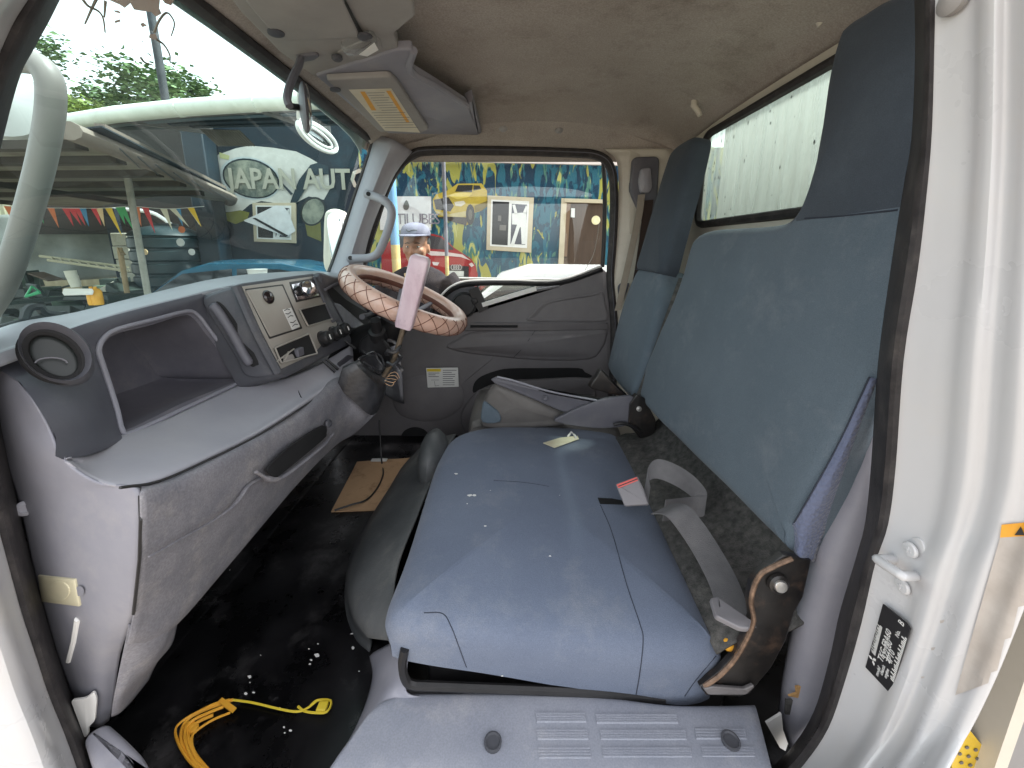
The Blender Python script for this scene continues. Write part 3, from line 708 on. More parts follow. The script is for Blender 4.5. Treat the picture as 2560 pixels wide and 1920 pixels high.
# ------------------------------------------------------------------ dashboard
dash = thing('dashboard', (-.72, 1.1, -.75), 'grey plastic dashboard with open parcel tray, centre stack and glove box', 'dashboard')
PT = (V((-.70, 0, -.34)), V((.98, 0, .196)))           # face of the tray panel
m_dark2 = mat('slate_grey_plastic', (.075, .078, .095, 1), (.10, .103, .12, 1), rough=.5, scale=8, bump=.12, bscale=900, dirt=(.2, .19, .19, 1), dirt_amt=.35, dirt_scale=5)
# top pad
bk = [(-70, 852), (40, 812), (179, 788), (318, 753), (440, 722), (530, 702), (640, 688), (784, 682), (868, 690), (905, 700)]
lp = [(-60, 905), (100, 850), (196, 818), (322, 778), (450, 747), (548, 722), (640, 706), (791, 687), (876, 700), (912, 712)]
xb = [-.80, -.82, -.835, -.845, -.85, -.85, -.85, -.845, -.83, -.80]
xl = [-.72, -.735, -.745, -.745, -.745, -.74, -.70, -.675, -.68, -.68]
B_ = [W(p[0], p[1], x=x) for p, x in zip(bk, xb)]; L2 = [W(p[0], p[1], x=x) for p, x in zip(lp, xl)]
rows = [[b + V((-.06, 0, -.05)) for b in B_], B_, [b.lerp(l, .5) + V((0, 0, .006)) for b, l in zip(B_, L2)], [l + V((-.012, 0, .0)) for l in L2], L2, [l + V((.004, 0, -.016)) for l in L2]]
m = M(); m.patch(rows, 5, 4); part(dash, 'top_pad', m, m_top, 'dusty top pad of the dashboard, paled by a painted sky sheen', solid=.004)
# face around the tray
inn = [(304, 1081), (290, 1030), (275, 980), (252, 910), (243, 876), (255, 847), (289, 824), (380, 800), (463, 779), (492, 789), (521, 826), (564, 884), (596, 939), (605, 951), (540, 983), (440, 1030), (331, 1080)]
outr = [(160, 1150), (140, 1095), (112, 1045), (50, 955), (-20, 900), (150, 832), (240, 801), (376, 765), (500, 735), (560, 720), (612, 725), (650, 800), (690, 890), (706, 940), (552, 1004), (446, 1050), (331, 1100)]
inn3 = [W(p[0], p[1], pl=PT) for p in inn]
oy = {0: .505, 1: .512, 2: .52, 3: .54, 4: .56}
out3 = [W(p[0], p[1], y=oy[i]) if i in oy else W(p[0], p[1], x=-.742) if i < 9 else W(p[0], p[1], pl=(PT[0] + V((-.004, 0, 0)), PT[1])) for i, p in enumerate(outr)]
N_ = len(inn3); A = spline(inn3, 3, True); Bq = spline(out3, 3, True); K = len(A)
m = M(); vs = []
for f in (0, .08, .35, .7, 1.0):
    vs += [a.lerp(b, f) + V((.006, 0, .002)) * math.sin(math.pi * f) for a, b in zip(A, Bq)]
m.add(vs, [(q * K + i, q * K + (i + 1) % K, (q + 1) * K + (i + 1) % K, (q + 1) * K + i) for q in range(4) for i in range(K)])
part(dash, 'tray_panel', m, m_dark2, 'grey face around the parcel tray')
# tray recess
c = sum(A, V((0, 0, 0))) / K
in1 = [p + (c - p).normalized() * .010 + V((-.003, 0, 0)) for p in A]
def deep(p, f, d): return c + (p - c) * f + V((-d, .01 * d, -.002))
vs = A + in1 + [deep(p, .95, .06) for p in A] + [deep(p, .90, .15) for p in A] + [deep(p, .80, .175) for p in A]
m = M(); m.add(vs, [(q * K + i, q * K + (i + 1) % K, (q + 1) * K + (i + 1) % K, (q + 1) * K + i) for q in range(4) for i in range(K)] + [tuple(4 * K + i for i in range(K))])
part(dash, 'parcel_tray', m, mat('tray_plastic', (.105, .102, .122, 1), (.14, .136, .155, 1), rough=.6, scale=10, bump=.12, bscale=700, dirt=(.22, .2, .2, 1), dirt_amt=.4, dirt_scale=8), 'deep open parcel tray')
m = M(); m.tube([p + V((.003, 0, .001)) for p in A], .0042, 8, closed=True); part(dash, 'tray_rim', m, m_trim)
# round vent
PV_ = (W(134, 884, y=.555), V((.70, -.62, .36)).normalized())
def ell(cx, cy, a, b, rot, n=40, pl=PV_):
    return [W(cx + a * math.cos(t) * math.cos(rot) - b * math.sin(t) * math.sin(rot), cy + a * math.cos(t) * math.sin(rot) + b * math.sin(t) * math.cos(rot), pl=pl) for t in [2 * math.pi * i / n for i in range(n)]]
nv = PV_[1]
rg = [ell(140, 882, 101, 70, .45), ell(139, 882, 96, 66, .45), ell(134, 886, 84, 58, .45), ell(132, 888, 80, 55, .45)]
vs = [p - nv * .035 for p in rg[0]] + rg[0] + [p + nv * .012 for p in rg[1]] + [p + nv * .002 for p in rg[2]] + [p - nv * .012 for p in rg[3]]
m = M(); m.add(vs, [(q * 40 + i, q * 40 + (i + 1) % 40, (q + 1) * 40 + (i + 1) % 40, (q + 1) * 40 + i) for q in range(4) for i in range(40)])
vent = part(dash, 'vent_ring', m, m_dark2, 'round air vent at the near end of the dashboard')
m = M(); e1 = ell(132, 888, 82, 56, .45); m.tube([p - nv * .006 for p in e1], .0065, 8, closed=True); part(vent, 'vent_gasket', m, m_hole)
m = M(); m.slab([p - nv * .012 for p in ell(131, 889, 78, 53, .45)], nv, .02, .004, bulge=.002)
part(vent, 'vent_disc', m, mat('smoked_vent', (.016, .019, .019, 1), (.026, .03, .029, 1), rough=.3, scale=9, spec=.25))
m = M(); m.tube([W(p[0], p[1], pl=(PV_[0] + nv * .0, nv)) for p in [(128 + 40 * math.cos(t), 908 + 14 * math.sin(t)) for t in [math.pi + i * math.pi / 8 for i in range(9)]]], .0012, 5); part(vent, 'vent_flap', m, m_mid)
# grab slot beside the stack
# centre stack
PS = (V((-.655, 0, -.09)), V((.225, 0, .07)).normalized()); ns = PS[1]
def S(px, py, d=0): return W(px, py, pl=(PS[0] + ns * d, ns))
m = M(); m.slab(roundpoly([S(*p) for p in ((590, 712), (610, 706), (786, 682), (800, 690), (832, 756), (880, 846), (880, 858), (716, 944), (696, 938), (640, 830))], .012, 3), ns, .11, .008)
stk = part(dash, 'centre_stack', m, m_dark, 'centre stack with champagne panels and black knobs')
m = M(); m.tube(spline([S(590, 716), S(640, 830), S(694, 932)], 6), .011, 8); part(stk, 'side_roll', m, m_dark)
# grab slot in the slanting cheek between tray and stack
gA, gB, gC = S(596, 714), S(700, 936), W(530, 835, pl=PT)
gn = (gB - gA).cross(gC - gA).normalized()
if gn.dot(gA) > 0: gn = -gn
def GQ(px, py, d=0): return W(px, py, pl=(gA + gn * d, gn))
m = M(); m.slab(spline([GQ(*p, .006) for p in ((508, 762), (516, 742), (552, 728), (588, 722), (606, 756), (644, 826), (690, 918), (690, 936), (650, 944), (612, 938), (590, 898), (548, 828))], 3, True), gn, .012, .005)
sp = part(dash, 'grab_surround', m, m_dark, 'dark slanting cheek with the grab slot')
m = M(); m.poly(spline([GQ(*p, .0068) for p in ((540, 756), (560, 764), (600, 820), (645, 902), (640, 914), (628, 916), (615, 890), (570, 800))], 3, True)); part(sp, 'slot', m, m_hole, sharp=None)
m = M(); m.tube(spline([GQ(*p, .010) for p in ((529, 760), (548, 782), (582, 836), (608, 884), (626, 912))], 5), [.004] + [.0105] * 19 + [.006], 10); part(sp, 'grab_bar', m, m_mid)
def plate_on(pts, d, mt, name, th=.006, r=.0015, rad=.004, par=None, **kw):
    m = M(); m.slab(roundpoly([S(p[0], p[1], d) for p in pts], rad, 3), ns, th, r); return part(par or stk, name, m, mt, **kw)
plate_on([(604, 716), (786, 690), (792, 704), (838, 800), (845, 815), (786, 884), (704, 922), (650, 820)], .0035, m_beige, 'bezel', label='champagne coloured bezel of the stack')
plate_on([(612, 722), (708, 710), (757, 821), (674, 848)], .0042, m_black, 'panel_gap', th=.003)
pa = plate_on([(616, 725), (706, 714), (752, 818), (677, 842)], .0065, m_beige, 'blank_panel')
m = M(); k0 = S(670, 743, .0065); m.lathe([(.019, 0), (.0185, .003), (.014, .008), (.004, .0105)], k0, ns, 24); part(pa, 'panel_button', m, mat('glossy_black', (.02, .014, .014, 1), rough=.12, spec=.6))
st_ = plate_on([(707, 774), (728, 769), (750, 816), (731, 825)], .0072, m_paper, 'sticker', th=.001, r=.0003, rad=.001, par=pa)
m = M()
for i, (a, b) in enumerate((((711, 777), (724, 774)), ((714, 784), (727, 780)), ((720, 794), (733, 790)), ((726, 806), (739, 801)), ((731, 816), (744, 811)))):
    m.tube([S(*a, .0078), S((a[0] + b[0]) / 2, (a[1] + b[1]) / 2 + (3 if i % 2 else -3), .0078), S(*b, .0078)], .0012, 4)
part(pa, 'sticker_print', m, m_ink)
# display with bright clutter
plate_on([(723, 705), (789, 694), (808, 741), (741, 756)], .0045, m_black, 'display_recess')
m = M(); m.slab(roundpoly([S(*p, .0065) for p in ((729, 711), (786, 700), (802, 738), (745, 750))], .003, 2), ns, .002, .0006)
part(stk, 'display', m, mat('silver_display', (.12, .11, .13, 1), (.62, .62, .66, 1), rough=.12, metal=.8, scale=45, lo=.42, hi=.6))
m = M(); m.lathe([(.022, -.004), (.024, .006), (.021, .014), (.012, .019), (.002, .021)], S(766, 722, .008), (ns + V((0, -.55, .1))).normalized(), 20); part(stk, 'display_dial', m, m_chrome)
m = M(); m.lathe([(.016, -.004), (.017, .004), (.012, .009), (.002, .010)], S(744, 728, .007), (ns + V((0, -.3, .2))).normalized(), 16); part(stk, 'display_button', m, mat('dark_glass_dial', (.02, .02, .022, 1), rough=.1, spec=.6))
for pts, nm in (([(748, 774), (813, 758), (832, 797), (769, 816)], 'upper_pocket'), ([(686, 870), (772, 834), (792, 884), (702, 922 - 14)], 'lower_pocket')):
    q = [S(*p, .006) for p in pts]; cc = sum(q, V((0, 0, 0))) / 4
    m = M(); b_ = [cc + (p - cc) * .88 - ns * .075 for p in q]; m.add([p for p in q] + b_, [(i, (i + 1) % 4, 4 + (i + 1) % 4, 4 + i) for i in range(4)] + [(4, 5, 6, 7)])
    m.v = [p + ns * .0005 for p in m.v]
    # flat near-black plate, the pocket's shade put into its colour
    w_ = plate_on(pts, .0062, m_hole, nm, th=.003, r=.0005)
    m = M(); m.tube([p + ns * .0015 for p in roundpoly(q, .004, 3)], .0026, 6, closed=True); part(w_, 'pocket_rim', m, m_beige)
m = M(); m.tube([S(690, 905, .008), S(735, 872, .008)], .002, 5); m.tube([S(710, 902, .009), S(722, 880, .009)], .003, 5); part(stk, 'loose_wire', m, m_beige)
m = M(); m.box(S(748, 880, .010), (.012, .03, .022)); part(stk, 'loose_switch', m, m_mid, bevel=.002)
plate_on([(708, 892), (732, 884), (738, 896), (712, 908)], .008, m_visor, 'loose_relay', th=.004)
m = M(); m.slab(roundpoly([S(*p, .012) for p in ((786, 690), (802, 698), (850, 798), (836, 806))], .005, 3), ns, .014, .005); part(stk, 'right_trim', m, m_dark)
for px, py in ((806, 848), (833, 835), (853, 826)):
    m = M(); ax = (ns + V((0, -.1, 0))).normalized(); c = S(px, py, .004)
    m.lathe([(.026, 0), (.026, .006), (.022, .008), (.021, .024), (.019, .027), (.0, .0275)], c, ax, 22)
    kn = part(stk, 'heater_knob', m, m_black)
    m = M(); m.box(c + ax * .028, (.002, .004, .016), ax.to_track_quat('X', 'Z').to_matrix()); part(kn, 'pointer', m, m_paper)
# binnacle
m = M(); hood = spline([W(px, py, x=-.63) for px, py in ((800, 690), (836, 690), (880, 700), (906, 730), (934, 800), (930, 830), (890, 850), (850, 815))], 4, True)
m.slab(hood, (1, 0, .25), .14, .012); bn_ = part(dash, 'instrument_binnacle', m, m_dark, 'dark instrument binnacle behind the steering wheel')
m = M(); m.poly(spline([W(px, py, x=-.629) for px, py in ((818, 722), (848, 712), (878, 716), (902, 745), (924, 794), (908, 812), (870, 790), (840, 762))], 4, True)); part(bn_, 'gauge_recess', m, m_hole, sharp=None)
m = M(); m.slab(roundpoly([W(px, py, x=-.626) for px, py in ((836, 756), (850, 760), (912, 812), (900, 826), (866, 812))], .006), (1, -.3, .6), .006, .002); part(bn_, 'gauge_lens', m, mat('hazy_lens', (.22, .23, .26, 1), (.36, .37, .40, 1), rough=.25, scale=9))
m = M(); m.tube(spline([W(px, py, x=-.625) for px, py in ((812, 724), (846, 709), (882, 713), (906, 742), (928, 796), (920, 812))], 5), .005, 8); part(bn_, 'recess_rim', m, m_mid)
# shelf
cols = [((163, 1147), (170, 1152), (168, 1154), (164, 1153)), ((230, 1117), (235, 1172), (224, 1190), (221, 1193)), ((304, 1085), (300, 1190), (300, 1213), (300, 1217)), ((400, 1050), (400, 1168), (400, 1194), (400, 1200)),
        ((500, 1003), (520, 1118), (525, 1138), (525, 1145)), ((605, 956), (640, 1062), (648, 1076), (650, 1082)), ((722, 942), (748, 994), (758, 1006), (762, 1012)), ((806, 906), (835, 935), (848, 945), (852, 950)), ((880, 862), (884, 902), (892, 910), (896, 916))]
xk = [-.625, -.70, -.705, -.705, -.705, -.70, -.62, -.60, -.58]
xf = [-.628, -.604, -.556, -.535, -.535, -.535, -.53, -.525, -.52]
rows = []
for (b, cr_, no, se), xk_, xf_ in zip(cols, xk, xf):
    rows.append([W(*b, x=xk_), W((b[0] + cr_[0]) / 2, (b[1] + cr_[1]) / 2, x=(xk_ + xf_ - .02) / 2), W(*cr_, x=xf_ - .022), W(*no, x=xf_), W(*se, x=xf_ - .004), W(*se, x=xf_ - .004) + V((-.03 if xf_ > -.6 else 0, .006, -.004))])
m = M(); m.patch(rows, 5, 6); shf = part(dash, 'shelf', m, m_trim_lt, 'light grey shelf along the dashboard front', solid=.003)
m = M(); m.tube([W(722, 944, x=-.619) + V((0, 0, .001)), W(740, 966, x=-.585), W(752, 992, x=-.55) + V((0, 0, .001)), W(762, 1008, x=-.529)], .0013, 5); part(shf, 'shelf_seam', m, m_black)
for (a, b) in (((808, 902), (838, 930)), ((816, 898), (846, 924)), ((862, 852), (888, 872))):
    m = M(); m.tube([W(*a, x=-.575), W(*b, x=-.545)], .0042, 6); part(shf, 'switch_slot', m, m_black)
m = M(); m.slab(roundpoly([W(px, py, x=-.55) for px, py in ((844, 906), (868, 886), (884, 890), (880, 904), (856, 918))], .006), (.5, 0, .85), .006, .003); part(shf, 'blank_switch', m, m_mid)
# glove box front
gr = [[(349, 1220), (434, 1193), (562, 1130), (706, 1052), (763, 1014), (858, 944), (905, 976), (940, 1004)],
      [(351, 1240), (437, 1213), (567, 1150), (713, 1073), (773, 1035), (862, 972), (910, 996), (944, 1012)],
      [(352, 1320), (445, 1270), (575, 1200), (722, 1108), (790, 1060), (860, 1010), (912, 1016), (946, 1016)],
      [(349, 1400), (450, 1350), (580, 1270), (732, 1152), (806, 1090), (862, 1046), (912, 1036), (944, 1020)],
      [(334, 1535), (444, 1480), (578, 1350), (742, 1188), (828, 1106), (872, 1074), (908, 1052), (938, 1026)],
      [(318, 1600), (420, 1575), (560, 1420), (740, 1206), (834, 1112), (878, 1086), (906, 1060), (936, 1030)]]
gx = [[-.531, -.531, -.531, -.531, -.527, -.515, -.48, -.455], [-.514, -.514, -.514, -.514, -.51, -.50, -.465, -.448], [-.516, -.516, -.516, -.516, -.51, -.50, -.462, -.446], [-.53, -.53, -.53, -.525, -.52, -.505, -.465, -.447], [-.565, -.565, -.56, -.55, -.54, -.52, -.475, -.45], [-.60, -.60, -.60, -.585, -.57, -.54, -.49, -.456]]
rows = [[W(p[0], p[1], x=x) for p, x in zip(r1, r2)] for r1, r2 in zip(gr, gx)]
rows = [[p + V((-.03, 0, 0)) for p in rows[0]]] + rows + [[p + V((-.10, .14 if i < 2 else .04, .03)) for i, p in enumerate(rows[-1])]]
m = M(); m.patch(rows, 6, 5); gl_ = part(dash, 'glove_box', m, m_glove, 'scuffed grey glove box front with handle recess', solid=.003)
def gp(px, py, x=-.505): return W(px, py, x=x)
hol = [(669, 1179), (678, 1161), (732, 1111), (809, 1064), (817, 1084), (805, 1102), (705, 1185), (687, 1192)]
m = M(); m.slab(spline([gp(px, py, -.498) for px, py in hol], 3, True), (.95, -.1, -.2), .004, .001); hd = part(gl_, 'handle_recess', m, m_hole)
m = M(); m.tube(spline([gp(px, py, -.502) for px, py in ((640, 1180), (668, 1196), (690, 1198), (715, 1186), (770, 1144), (812, 1108), (832, 1084))], 4), [.004] * 4 + [.0075] * 17 + [.004] * 4, 8, flat=.8); part(gl_, 'handle_grip', m, m_glove)
m = M(); m.tube(spline([gp(px, py, -.515) for px, py in ((372, 1392), (450, 1348), (540, 1296), (590, 1256), (620, 1214), (660, 1190))], 4), [.002 + .004 * i / 20 for i in range(21)], 8, flat=.4); part(gl_, 'moulded_ridge', m, m_glove)
m = M(); m.lathe([(.011, 0), (.011, .004), (.008, .006), (.0075, .002), (0, .002)], gp(820, 1059, -.498), (.9, -.3, .2), 18); part(gl_, 'lock', m, m_dark)
m = M(); m.tube([gp(349, 1218, -.5285), gp(352, 1300, -.514), gp(349, 1400, -.526), gp(334, 1535, -.561)], .0022, 5); part(gl_, 'end_seam', m, m_black)
m = M(); m.tube(spline([W(px, py, x=-.525) for px, py in ((300, 1219), (400, 1202), (525, 1147), (650, 1085), (762, 1014), (852, 950))], 4), .0022, 5); part(gl_, 'top_seam', m, m_black)
# end panel at the door
er = [[(-60, 915), (-15, 905), (20, 928), (40, 946)], [(-30, 1000), (20, 995), (60, 1000), (89, 1006)], [(-8, 1080), (40, 1073), (90, 1070), (126, 1072)], [(10, 1135), (60, 1132), (112, 1130), (152, 1134)],
      [(20, 1172), (80, 1174), (145, 1176), (200, 1180)], [(30, 1205), (100, 1210), (185, 1210), (264, 1211)], [(42, 1252), (130, 1256), (245, 1240), (346, 1222)], [(62, 1335), (142, 1342), (250, 1330), (351, 1316)], [(80, 1415), (152, 1425), (250, 1422), (348, 1402)], [(102, 1500), (172, 1512), (255, 1530), (334, 1536)], [(145, 1640), (195, 1645), (245, 1645), (302, 1632)], [(190, 1750), (215, 1760), (248, 1760), (284, 1745)], [(215, 1810), (230, 1815), (250, 1815), (272, 1800)]]
ey = [[.575, .565, .555, .55], [.57, .545, .535, .53], [.565, .535, .525, .52], [.56, .53, .515, .508], [.557, .528, .511, .503], [.556, .525, .508, .499], [.555, .522, .503, .496], [.555, .52, .50, .489], [.555, .52, .50, .487], [.555, .522, .506, .50], [.555, .532, .52, .53], [.555, .542, .538, .55], [.56, .55, .55, .565]]
m = M(); m.patch([[W(p[0], p[1], y=y) for p, y in zip(a, b)] for a, b in zip(er, ey)], 6, 4)
ep = part(dash, 'end_panel', m, m_trim, 'smooth grey end panel beside the door opening', solid=.003); HE = Hit(m)
m = M(); c = HE(64, 1270, .005); m.lathe([(.012, -.002), (.012, .002), (.010, .0035), (.006, .0045), (.0055, .0025), (0, .0025)], c, (.55, -.8, .15), 18); part(ep, 'screw_cap', m, m_trim_lt)
iv = part(dash, 'ivory_cover', decal(HE, ((99, 1436), (190, 1447), (203, 1514), (108, 1502)), 8, 6, .006), m_ivory, 'yellowed ivory plastic cover low on the end panel', solid=.005, bevel=.0015)
m = M(); m.poly([HE(150 + 27 * math.cos(t), 1476 + 24 * math.sin(t), .0115) for t in [i * .2618 for i in range(24)]]); part(iv, 'round_boss', m, m_ivory, sharp=None, solid=.004, bevel=.001)
m = M(); m.poly([HE(199 + 11 * math.cos(t), 1478 + 13 * math.sin(t), .0105) for t in [i * .3927 for i in range(16)]]); part(iv, 'thumb_notch', m, m_trim, sharp=None)
m = M(); m.tube([HE(196, 1546, .003), HE(187, 1600, .003), HE(174, 1650, .003)], .0048, 8); part(dash, 'slot_highlight', m, m_white)  # white strip stands in for the highlight along the slot
# structure under the dash
m = M(); m.patch([[V((-.62, y, -.60)), V((-.70, y, -.52)), V((-.80, y, -.45)), V((-.91, y, -.42))] for y in (.55, .9, 1.3, 1.84)], 3, 3); part(dash, 'underside', m, m_black, solid=.005)
m = M(); m.patch([WX([(322, 1560, -.585), (372, 1560, -.578), (420, 1540, -.578), (452, 1500, -.58)]), WX([(312, 1610, -.60), (362, 1612, -.592), (408, 1604, -.592), (442, 1556, -.60)]), WX([(300, 1665, -.62), (340, 1668, -.612), (382, 1655, -.615), (428, 1610, -.625)]), WX([(284, 1745, -.645), (306, 1738, -.64), (345, 1706, -.65), (392, 1655, -.66)]), WX([(278, 1790, -.68), (300, 1780, -.68), (330, 1750, -.69), (370, 1700, -.70)])], 5, 5)
part(dash, 'lower_corner_panel', m, m_glove, 'scuffed lower corner below the glove box', solid=.003)
# driver side lower cowl round the column
m = M(); m.patch([[W(px, py, y=yy) for px, py, yy in r_] for r_ in ([(880, 720, 1.78), (900, 800, 1.72), (925, 900, 1.60), (960, 985, 1.52)], [(905, 720, 1.80), (940, 800, 1.76), (960, 900, 1.70), (985, 1000, 1.64)], [(935, 730, 1.84), (970, 800, 1.83), (1000, 900, 1.82), (1010, 1010, 1.81)])], 5, 5)
part(dash, 'driver_side_cowl', m, m_dark, solid=.004)

# ------------------------------------------------------------------ steering wheel, column, lever
wc = W(1016, 748, y=1.46)
ax_t = V((math.sin(R(26)), 0, math.cos(R(26))))          # column axis: up and towards the seat
e1 = V((math.cos(R(26)), 0, -math.sin(R(26)))); e2 = V((0, 1, 0))
sw = thing('steering_wheel', wc + V((-.06, 0, -.12)), 'steering wheel in quilted pinkish tan leather cover behind the gear lever', 'steering wheel')
RW = .215
def ring(r, h=0, n=72): return [wc + e1 * math.cos(2 * math.pi * i / n) * r + e2 * math.sin(2 * math.pi * i / n) * r + ax_t * h for i in range(n)]
def torus(R0, r0, m, n=72, k=16, fl=1.2):
    for_ = []
    for i in range(n):
        a = 2 * math.pi * i / n; d = e1 * math.cos(a) + e2 * math.sin(a)
        for j in range(k):
            b = 2 * math.pi * j / k; for_.append(wc + d * (R0 + r0 * math.cos(b)) + ax_t * r0 * fl * math.sin(b))
    m.add(for_, [(i * k + j, i * k + (j + 1) % k, ((i + 1) % n) * k + (j + 1) % k, ((i + 1) % n) * k + j) for i in range(n) for j in range(k)])
m = M(); torus(RW, .029, m); rim = part(sw, 'rim', m, m_wheel)
m = M(); NQ = 26                                          # quilting lines wound both ways
for i in range(NQ):
    for s_ in (-1, 1):
        pts = []
        for q in range(13):
            t = q / 12; a = 2 * math.pi * (i + s_ * t * 2.2) / NQ; b = -2.8 + t * 3.9
            d = e1 * math.cos(a) + e2 * math.sin(a); pts.append(wc + d * (RW + .0292 * math.cos(b)) + ax_t * .0292 * 1.2 * math.sin(b))
        m.tube(pts, .0013, 4)
o = part(rim, 'quilt_stitching', m, m_wheelin); o['kind'] = 'stuff'
m = M(); torus(RW - .024, .009, m, 72, 8, 1.3); part(sw, 'inner_band', m, m_wheelin, 'dark brown inner band')
hub = wc - ax_t * .055
m = M(); m.lathe([(.085, -.03), (.09, .0), (.08, .02), (.05, .03), (.0, .033)], hub, ax_t, 28); hb = part(sw, 'hub', m, m_dark)
for a in (20, 160, 200, 340):
    d = e1 * math.sin(R(a)) + e2 * math.cos(R(a)); m = M(); m.tube(spline([hub + d * .05 + ax_t * .01, hub + d * .12 + ax_t * .012, wc + d * (RW - .01) - ax_t * .004], 4), .013, 8, flat=.55); part(sw, 'spoke', m, m_trim)
m = M(); m.tube([hub, hub - ax_t * .08 + V((-.01, 0, 0)), V((-.60, 1.46, -.36)), V((-.72, 1.46, -.55))], [.055, .06, .062, .06], 16); cl = part(sw, 'column_shroud', m, m_black)
m = M(); a = W(938, 800, y=1.28); b = W(952, 880, y=1.36); m.tube([a, a.lerp(b, .3), a.lerp(b, .32), b], [.016, .018, .028, .034], 16); part(sw, 'ignition_boss', m, m_black)
m = M(); m.tube([wc + V((-.1, -.02, -.05)), W(905, 792, y=1.28)], .010, 8); part(sw, 'stalk', m, m_dark)

# gear lever
gl = thing('gear_lever', W(960, 930, y=1.2), 'tall gear lever with pale pink sleeve and torn black boot', 'gear lever')
t_, b_ = W(1052, 645, y=1.17), W(1010, 818, y=1.19)
d = (b_ - t_).normalized(); n1 = V((0, -1, 0)); n1 = (n1 - d * n1.dot(d)).normalized(); s1 = d.cross(n1)
m = M(); rows_ = []
for f, w_, h_ in ((-.03, .020, .014), (-.005, .026, .020), (.03, .0285, .0225), (.5, .0275, .022), (.95, .0265, .021), (1.0, .024, .019)):
    c = t_.lerp(b_, f); rows_.append(roundpoly([c + s1 * w_ * i + n1 * h_ * j for i, j in ((-1, -1), (1, -1), (1, 1), (-1, 1))], .008, 3))
n_ = len(rows_[0]); m.add([p for r_ in rows_ for p in r_], [(i * n_ + k, i * n_ + (k + 1) % n_, (i + 1) * n_ + (k + 1) % n_, (i + 1) * n_ + k) for i in range(5) for k in range(n_)] + [tuple(range(n_)), tuple(5 * n_ + k for k in range(n_))])
part(gl, 'handle_sleeve', m, m_knob)
m = M(); m.tube([b_ - d * .02, W(1000, 850, y=1.20), W(985, 900, y=1.21), W(960, 940, y=1.22)], .0085, 10); part(gl, 'lever_rod', m, mat('rusty_rod', (.13, .10, .07, 1), (.25, .2, .15, 1), rough=.5, metal=.5, scale=40))
bt = [(856, 922), (878, 910), (914, 902), (940, 925), (964, 950), (962, 984), (940, 1000), (900, 966)]
m = M(); lo_ = [W(px, py, y=yy) for (px, py), yy in zip(bt, (1.10, 1.16, 1.24, 1.26, 1.24, 1.20, 1.14, 1.11))]
hi_ = [W(px, py, y=yy) for px, py, yy in ((900, 902, 1.14), (912, 892, 1.20), (935, 886, 1.24), (950, 900, 1.25), (958, 925, 1.24), (950, 938, 1.21), (930, 930, 1.17), (910, 915, 1.14))]
L3, H3 = spline(lo_, 4, True), spline(hi_, 4, True); c = sum(H3, V((0, 0, 0))) / len(H3); K = len(L3)
m.add([p + V((-.02, 0, -.05)) for p in L3] + L3 + [a.lerp(b, .55) + V((.012, -.006, .006)) for a, b in zip(L3, H3)] + H3 + [c + (p - c) * .7 + V((0, 0, -.03)) for p in H3], [(q * K + i, q * K + (i + 1) % K, (q + 1) * K + (i + 1) % K, (q + 1) * K + i) for q in range(4) for i in range(K)] + [tuple(4 * K + i for i in range(K))])
bo = part(gl, 'boot', m, m_boot)
for k in range(3):
    pp = [p + V((random.uniform(-.006, .006), random.uniform(-.006, .006), random.uniform(-.002, .01) + .004 * k)) for p in hi_]
    m = M(); m.tube(spline(pp[k:k + 6], 3), .003, 5); part(bo, 'torn_edge', m, m_boot)
m = M(); pb = W(985, 895, y=1.20); m.tube(spline([pb + V((.022 * math.cos(t), .022 * math.sin(t), .006 * t - .04 + .006 * math.sin(5 * t))) for t in [i * .8 for i in range(20)]], 2), .006, 6); part(gl, 'boot_collar', m, m_boot)
for k in range(5):
    p0 = W(958 + 3 * k, 955 - 4 * k, y=1.20); m = M(); m.tube(spline([p0, p0 + V((.012, -.004, .004 * k - .006)), p0 + V((.028, -.004, -.012 + .006 * k)), p0 + V((.036, 0, -.002 * k))], 3), .0011, 4); part(gl, 'frayed_thread', m, m_card)
m = M(); m.slab(roundpoly([W(px, py, y=1.30) for px, py in ((900, 846), (928, 828), (960, 842), (985, 880), (965, 912), (920, 898), (896, 876))], .012, 3), (.3, -.8, .5), .05, .012); part(gl, 'lever_housing', m, m_black)
# ------------------------------------------------------------------ bench seat
PC = (V((-.2, 0, -.625)), V((.09, 0, 1)).normalized())
bench = thing('bench_seat', (.1, .93, -.95), 'wide blue fabric passenger bench seat with tall backrest nearest the open door', 'seat')
cush = [(1080, 1160), (1106, 1104), (1127, 1076), (1178, 1058), (1260, 1048), (1388, 1050), (1510, 1062), (1560, 1078), (1612, 1150), (1680, 1300), (1742, 1420), (1790, 1515), (1822, 1584), (1812, 1606), (1740, 1618), (1608, 1606), (1400, 1590), (1200, 1574), (1060, 1562), (985, 1548), (962, 1516), (966, 1480), (990, 1420), (1029, 1330)]
mc = M(); mc.slab(spline([W(p[0], p[1], pl=PC) for p in cush], 4, True), PC[1], .145, .066, bulge=.034, seg=9)
for p in mc.v:
    q = noise.noise(p * 9) * .004 + noise.noise(p * 22) * .0015
    p.z += q
    zt = -.625 - .09 * (p.x + .2)
    if p.z < zt - .02:
        k_ = min(1.06, max(.55, .62 + .8 * (p.x + .2))); p.z = zt - .02 + (p.z - zt + .02) * k_; p.y += .014 * min(1, (zt - .02 - p.z) / .08)
relax(mc, 14, .5, lambda p: p.z > -.72)
part(bench, 'cushion', mc, m_fabc, 'dusty blue seat cushion', sharp=60)
H = Hit(mc)
def stitch(par, H, pts, r=.0009, mt=None, name='seam', k=8):
    m = M(); m.tube([H(*p, .0004) for p in [tuple(q) for q in spline([V((a, b, 0)) for a, b in pts], k)] for p in [p[:2]]], r, 5); return part(par, name, m, mt or m_thread)
